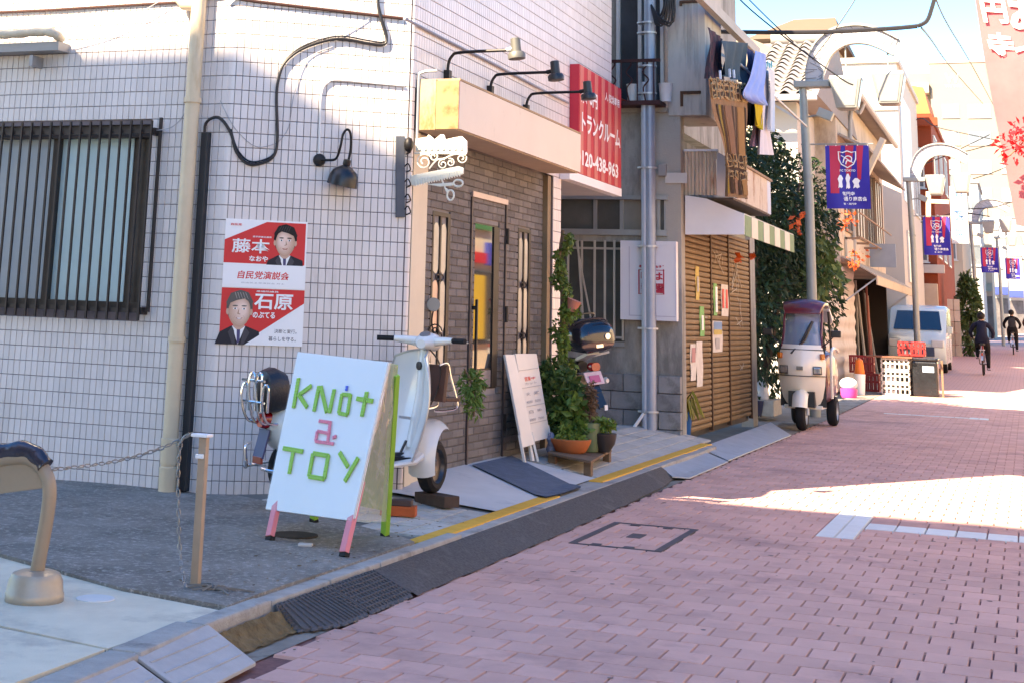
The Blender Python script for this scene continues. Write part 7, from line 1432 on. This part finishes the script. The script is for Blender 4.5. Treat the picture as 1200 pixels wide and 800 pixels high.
for x in (-1.36, -.22): MB().box(vp(x, .03, .80), (.34, .10, .20)).build('headlight', mat('lens', (.6, .62, .62), .08), vn, bevel=.03)
MB().box(vp(-.78, -.005, .58), (.95, .06, .26)).build('grille', mat('grille_navy', (.03, .05, .10), .4), vn, bevel=.02); MB().box(vp(-.78, -.03, .40), (.33, .03, .16)).build('number_plate', WHITE, vn)
MB().box(vp(.09, .95, 1.18), (.16, .10, .20)).build('mirror', VB, vn, bevel=.03)
for y in (.72, 3.1):
    for x in (-1.46, -.10): wo = MB().lathe(vp(x, y, .29), [(.17, -.09), (.27, -.09), (.29, -.05), (.29, .05), (.27, .09), (.17, .09)], 20, Matrix.Rotation(math.pi / 2, 3, 'Y')).build('wheel', RUBBER, vn, smooth=True); MB().lathe(vp(x, y, .29), [(.01, -.06), (.18, -.085), (.18, .085), (.01, .10)], 14, Matrix.Rotation(math.pi / 2, 3, 'Y')).build('rim', STEEL, wo)
    
MB().tube([vp(.03, 1.80, .35), vp(.006, 1.80, 1.7)], .006, 4).build('door_seam', BLACK, vn); MB().box(vp(.012, 1.62, .98), (.03, .14, .03)).build('door_handle', CHROME, vn)
# ================================================================ cyclists
def skin(nodes, edges, name, mats, pick, root, parent, M):
    bm = bmesh.new(); ly = bm.verts.layers.skin.verify(); vs = {}
    for k, (p, r) in nodes.items(): v = bm.verts.new(p); v[ly].radius = (r, r); v[ly].use_root = (k == root); vs[k] = v
    for a, c in edges: bm.edges.new((vs[a], vs[c]))
    me = bpy.data.meshes.new('t'); bm.to_mesh(me); bm.free(); o = bpy.data.objects.new('t', me); C.objects.link(o)
    o.modifiers.new('s', 'SKIN').use_smooth_shade = True; s = o.modifiers.new('u', 'SUBSURF'); s.levels = 2; s.render_levels = 2
    m2 = bpy.data.meshes.new_from_object(o.evaluated_get(bpy.context.evaluated_depsgraph_get())); bpy.data.objects.remove(o); m2.name = name
    m2.materials.clear(); [m2.materials.append(k) for k in mats]
    for f in m2.polygons: f.material_index = pick(f.center); f.use_smooth = True
    q = bpy.data.objects.new(name, m2); C.objects.link(q); q.parent = parent; WM[q] = WM[parent]; return q
def bicycle(loc, lab, frm):
    t = thing('bicycle', lab, 'bicycle', loc, group='bicycles ridden down the street')
    Mx = Matrix.Rotation(math.pi / 2, 3, 'Y')
    for y in (-.52, .56):
        b = local(t); b.tube([(0, y + .31 * math.cos(a), .33 + .31 * math.sin(a)) for a in [math.tau * i / 24 for i in range(24)]], .022, 6, closed=True); o = b.put('wheel', RUBBER, smooth=True)
        b = local(t); [b.tube([(0, y, .33), (0, y + .30 * math.cos(a), .33 + .30 * math.sin(a))], .003, 3) for a in [math.tau * i / 12 for i in range(12)]]; b.tube([(-.05, y, .33), (.05, y, .33)], .02, 6); b.put('spokes', STEEL, o)
        b = local(t); b.grid(lambda u, v, y=y: (lambda a, s: V((s * .028, y + .35 * math.cos(a), .33 + .35 * math.sin(a))))(.1 + 2.8 * u, 2 * v - 1), 12, 2); b.put('mudguard', STEEL, smooth=True)
    b = local(t); [b.tube(p, .017, 6) for p in ([(0, -.52, .33), (0, -.05, .30), (0, .42, .78)], [(0, -.05, .30), (0, -.20, .80)], [(0, -.52, .33), (0, -.19, .72)], [(0, .56, .33), (0, .40, .92)], [(0, -.18, .66), (0, .42, .70)])]; b.put('frame', frm, smooth=True)
    b = local(t); b.ell((0, -.22, .84), (.09, .14, .04), 10); b.put('saddle', BLACK, smooth=True)
    b = local(t); b.tube(curve([(-.28, .16, 1.0), (-.22, .32, 1.02), (0, .40, .98), (.22, .32, 1.02), (.28, .16, 1.0)], 4), .012, 6); b.put('handlebar', STEEL, smooth=True)
    b = local(t); b.bx(-.07, .07, -.78, -.32, .68, .70); b.put('carrier', STEEL); b = local(t); b.box((0, -.80, .58), (.05, .03, .07)); b.put('rear_reflector', mat('red_lens', (.35, .01, .015)), bevel=.008)
    b = local(t); b.tube([(-.09, -.05, .30), (.09, -.05, .30)], .014, 6); b.tube([(.09, -.05, .30), (.10, -.05, .16)], .012, 5); b.tube([(-.09, -.05, .30), (-.10, -.05, .44)], .012, 5); b.box((.14, -.05, .15), (.09, .09, .025)); b.box((-.14, -.05, .45), (.09, .09, .025)); b.put('pedals', BLACK); return t
SKN = mat('skin', (.45, .27, .2), .6); HAIRD = mat('dark_hair', (.015, .012, .011), .6)
def rider(loc, lab, jacket, trousers, shoes, hair_lab=None, pack=None):
    t = thing('person', lab, 'person', loc)
    n = {'hip': ((0, -.20, .95), .155), 'waist': ((0, -.16, 1.08), .15), 'chest': ((0, -.06, 1.28), .17), 'neck0': ((0, -.01, 1.42), .085), 'neck': ((0, .01, 1.47), .055), 'head0': ((0, .02, 1.55), .088), 'head1': ((0, .03, 1.64), .085)}
    e = [('hip', 'waist'), ('waist', 'chest'), ('chest', 'neck0'), ('neck0', 'neck'), ('neck', 'head0'), ('head0', 'head1')]
    for s, k in ((-1, 'l'), (1, 'r')):
        pz_, py = (.46, -.06) if s < 0 else (.17, -.06)
        kn = (s * .13, .13 if s < 0 else .08, .72 if s < 0 else .56)
        n.update({k + 'sh': ((s * .20, -.04, 1.36), .075), k + 'el': ((s * .31, .05, 1.15), .058), k + 'wr': ((s * .27, .17, 1.03), .042), k + 'hd': ((s * .255, .22, 1.01), .04), k + 'th': ((s * .11, -.15, .90), .115), k + 'kn': (kn, .078), k + 'an': ((s * .14, -.08, pz_ + .09), .05), k + 'to': ((s * .14, .07, pz_ + .04), .042)})
        e += [('neck0', k + 'sh'), (k + 'sh', k + 'el'), (k + 'el', k + 'wr'), (k + 'wr', k + 'hd'), ('hip', k + 'th'), (k + 'th', k + 'kn'), (k + 'kn', k + 'an'), (k + 'an', k + 'to')]
    def pick(c):
        if c.z > 1.49 or (abs(c.x) > .2 and c.y > .19): return 0
        if c.z > .86 or (abs(c.x) > .19 and c.z > .8): return 1
        if (c.y > -.02 and c.z < .30 and c.x > 0) or (c.x < 0 and c.z < .58 and c.y > -.02): return 3
        return 2
    skin(n, e, 'body', [SKN, jacket, trousers, shoes], pick, 'hip', t, None)
    b = local(t); b.ell((0, .012, 1.615), (.108, .122, .115), 16); b.put('hair', HAIRD, smooth=True)
    for s in (-1, 1):
        b = local(t)
        for i in range(4): b.tube(curve([(s * (.245 + .0 * i), .205 + .018 * i, 1.015), (s * .25, .225 + .018 * i, 1.035 - .004 * i), (s * .262, .232 + .016 * i, 1.005), (s * .255, .215 + .016 * i, .985)], 3), .009, 5)
        b.tube(curve([(s * .235, .19, 1.01), (s * .21, .22, 1.0), (s * .225, .245, .99)], 3), .010, 5); b.put('fingers', SKN, smooth=True)
    if pack: b = local(t); b.loft([ring(0, -.30, 1.22, .09, .13, p=3), ring(0, -.28, 1.22, .14, .19, p=3), ring(0, -.18, 1.22, .14, .19, p=3)]); b.put('backpack', pack, smooth=True)
    else: b = local(t); b.tube([(.09 * math.cos(a), .0 + .085 * math.sin(a), 1.45 + .02 * math.sin(a)) for a in [math.tau * i / 14 for i in range(14)]], .024, 6, closed=True); b.put('collar', mat('collar_white', (.6, .6, .58), .8), smooth=True)
    return t
p = at_y(1151, 400, 47); p.z = G(47); NV = mat('navy_jacket', (.012, .014, .030), .8, var=.25); DT = mat('dark_trousers', (.012, .012, .014), .85, var=.2); SHO = mat('dark_shoes', (.03, .012, .010), .6)
bicycle(p, 'bicycle with a red reflector ridden by the person in the navy jacket', mat('bike_red', (.25, .02, .02), .4)); rider(p, 'person seen from behind in a navy jacket with pale collar riding a bicycle', NV, DT, SHO)
p = at_y(1187, 400, 66); p.z = G(66); bicycle(p, 'silver bicycle ridden by the farther person with a backpack', STEEL); rider(p, 'person in black with a dark backpack riding farther down the street', mat('black_jacket', (.012, .011, .012), .85, var=.2), DT, SHO, pack=mat('pack_grey', (.03, .03, .035), .7))
p = at_y(1199, 400, 72); p.z = G(72); bicycle(V((p.x + .35, p.y + 1, p.z)), 'bicycle at the right edge with a pale load', STEEL); rider(V((p.x + .35, p.y + 1, p.z)), 'person in a brown coat at the right edge of the far street', mat('brown_coat', (.10, .06, .045), .85), DT, SHO)
# ================================================================ pink flag, red leaves, overhead cables
yf = 13.2; FP = leafmat('flag_pink', (.62, .15, .16), .0)
fl = thing('banner_flag', 'tall translucent pink banner flag with white characters at the right edge', 'flag', at_y(1195, 268, yf))
lf = curve([at_y(x, y, yf) for x, y in ((1136, -45), (1143, 0), (1152, 60), (1165, 130), (1180, 205), (1191, 264))], 6); nl = len(lf)
def fpos(u, v, d=0.):
    p = lf[min(nl - 1, int((1 - v) * (nl - 1)))]; return V((p.x + u * .62, p.y + .014 * math.sin(u * 6 + v * 3) * (1.2 - v) - d, p.z - .10 * u * (1 - v)))
MB().grid(lambda u, v: fpos(u, v), 20, nl - 1).build('cloth', FP, fl, smooth=True)
MB().tube([fpos(1.0, v / 6) + V((.02, 0, 0)) for v in range(7)], .012, 8).build('pole', WHITE, fl)
FW_ = mat('flag_print', (.85, .80, .78), .7)
for ch, x, y, s in (('円', 1165, 13, .20), ('寺', 1173, 53, .20)): p = at_y(x, y, yf - .022); text(ch, 'lettering', FW_, fl, p, (1, .05, -.12), (-.14, 0, 1), s, s * 1.05, .035, .0)
p = at_y(1205, 18, yf - .022); text('あ', 'lettering', FW_, fl, p, (1, .05, -.12), (-.14, 0, 1), .3, .3, .04, 0.); p = at_y(1206, 62, yf - .022); text('づ', 'lettering', FW_, fl, p, (1, .05, -.12), (-.14, 0, 1), .22, .22, .03, 0.)
t = thing('red_leaf_spray', 'spray of bright red artificial maple leaves in front of the pink flag', 'leaf decoration', at_y(1190, 200, yf - .3))
foliage([(at_y(1194, 172, yf - .3), (.19, .10, .15)), (at_y(1204, 160, yf - .3), (.14, .08, .18)), (at_y(1178, 186, yf - .3), (.06, .05, .06)), (at_y(1188, 150, yf - .3), (.06, .04, .05))], 260, .055, 51, aspect=1.7).build('leaves', leafmat('leaf_red', (.62, .02, .03), .25), t); MB().tube(curve([at_y(1216, 140, yf - .3), at_y(1198, 168, yf - .3), at_y(1174, 190, yf - .3)], 4), .006, 5).build('twig', WOOD, t)
def cable(lab, pts, y, r=.014): MB().tube(curve([at_y(a, c, yy) for (a, c), yy in zip(pts, y if isinstance(y, (list, tuple)) else [y] * len(pts))], 6), r, 6).solo('overhead_cable', KC, lab, 'cable', 'overhead cables', smooth=True)
cable('thick overhead cable crossing the sky level above the first lamp', ((790, 36), (870, 38), (960, 38), (1040, 34), (1075, 31)), 21, .030); cable('thick cable rising steeply from the junction to the top of the photo', ((1075, 31), (1086, 25), (1092, 10), (1100, -20)), 21, .028)
cable('pair of cables sloping down from the grey house roof towards the first lamp arch', ((850, -18), (880, 12), (930, 52), (985, 92), (1000, 100)), 23, .012); cable('second cable of the pair sloping down to the first lamp arch', ((860, -18), (900, 22), (930, 50)), 23, .010)
cable('thin cable dropping from the top edge to the first lamp arch', ((1012, -20), (1000, 3), (975, 40), (952, 70)), 23.5, .011); cable('thin cable running down from the junction past the beige block', ((1080, 33), (1092, 48), (1115, 80), (1152, 122)), (21, 30, 45, 70), .014); cable('thin cable from the top of the photo down behind the pink flag', ((1094, -8), (1110, 28), (1138, 75), (1165, 125)), (21, 30, 45, 70), .014)
for pts in (((1040, 180), (1075, 140), (1100, 150), (1170, 165)), ((1080, 180), (1130, 178), (1190, 160)), ((1135, 245), (1165, 243), (1200, 232)), ((1075, 262), (1120, 250), (1160, 254)), ((1140, 210), (1170, 200), (1200, 186)), ((1075, 196), (1110, 182), (1160, 158))): cable('thin sagging service cable among the far lamps', pts, 58, .018)
# ================================================================ houses outside the frame that shade and brighten the street
bb_ = building('unseen apartment block added behind the viewer to shade the near street', -17, -3.4, -14, -3, 1.0247 * (12.01 + 3) - .0, WALLC)  # unseen, added and sized so its roof edge shades the near street
for k, (y0, y1, h) in enumerate(((-10, 6, 7.2), (7, 22, 6.4), (23, 44, 7.5), (45, 80, 7))):
    t = building(('plain pale house opposite the cut off tiled corner', 'plain pale house opposite the grey house with the shutter', 'plain pale house opposite the old wooden shop', 'plain pale house opposite the red brick building')[k], (4.4, 4.4, 4.2, 4.2)[k], 14, y0, y1, (4.4, 4.4, h, h)[k], mat('bounce_cream_wall', (.80, .68, .50), .85, var=.05, scale=1))  # unseen walls, cream made bright to bounce warm light over the street
    if k == 2:                                        # its shop front, seen mirrored in the salon door
        xs_ = 4.2
        for nm, y0_, y1_, z0_, z1_, mt_ in (('shop_window', 33, 36.5, .6, 2.3, DGLASS), ('yellow_sign', 34.2, 35.4, .7, 2.2, mat('sign_yellow', (.75, .50, .04), .5)), ('blue_sign', 35.6, 37.4, 2.45, 3.0, mat('sign_blue', (.03, .06, .45), .5)), ('red_sign', 33, 35.5, 2.5, 2.75, REDPRINT), ('green_sign', 34, 36, 3.3, 3.9, mat('sign_green', (.05, .25, .08), .5)), ('door', 37, 38.2, .1, 2.1, WOOD)):
            MB().bx(xs_ - .08 - (.03 if 'sign' in nm else 0), xs_ - .005, y0_, y1_, G(y0_) + z0_, G(y0_) + z1_).build(nm, mt_, t)
bicycle(V((3.6, 35.2, G(35))), 'bicycle parked before the shop mirrored in the salon door', mat('bike_white', (.6, .6, .6), .4))
# dry leaves and grit gathered in the gutter
b = MB(); r = random.Random(12)
for i in range(420):
    if i % 3: y = r.uniform(5.6, 24); x = -2.80 + r.gauss(0, .035) if y < 14 else -2.76 + r.gauss(0, .05)
    else: y = r.uniform(6.2, 9); x = -3.16 - abs(r.gauss(0, .25))
    z = .006 if x > -3 else apz(x, y) + .004; a = r.uniform(0, math.tau); s_ = r.uniform(.004, .016); u = V((math.cos(a), math.sin(a), r.uniform(-.2, .2))) * s_; v = V((-math.sin(a), math.cos(a), .2)) * s_ * .6
    p = V((x, y, z + s_ * .2)); b.add([p - u, p + v, p + u, p - v], [(0, 1, 2), (0, 2, 3)])
o = b.build('dry_leaves', mat('dry_leaf', (.16, .11, .06), .9, var=.3, rand=.4), stuff=True)
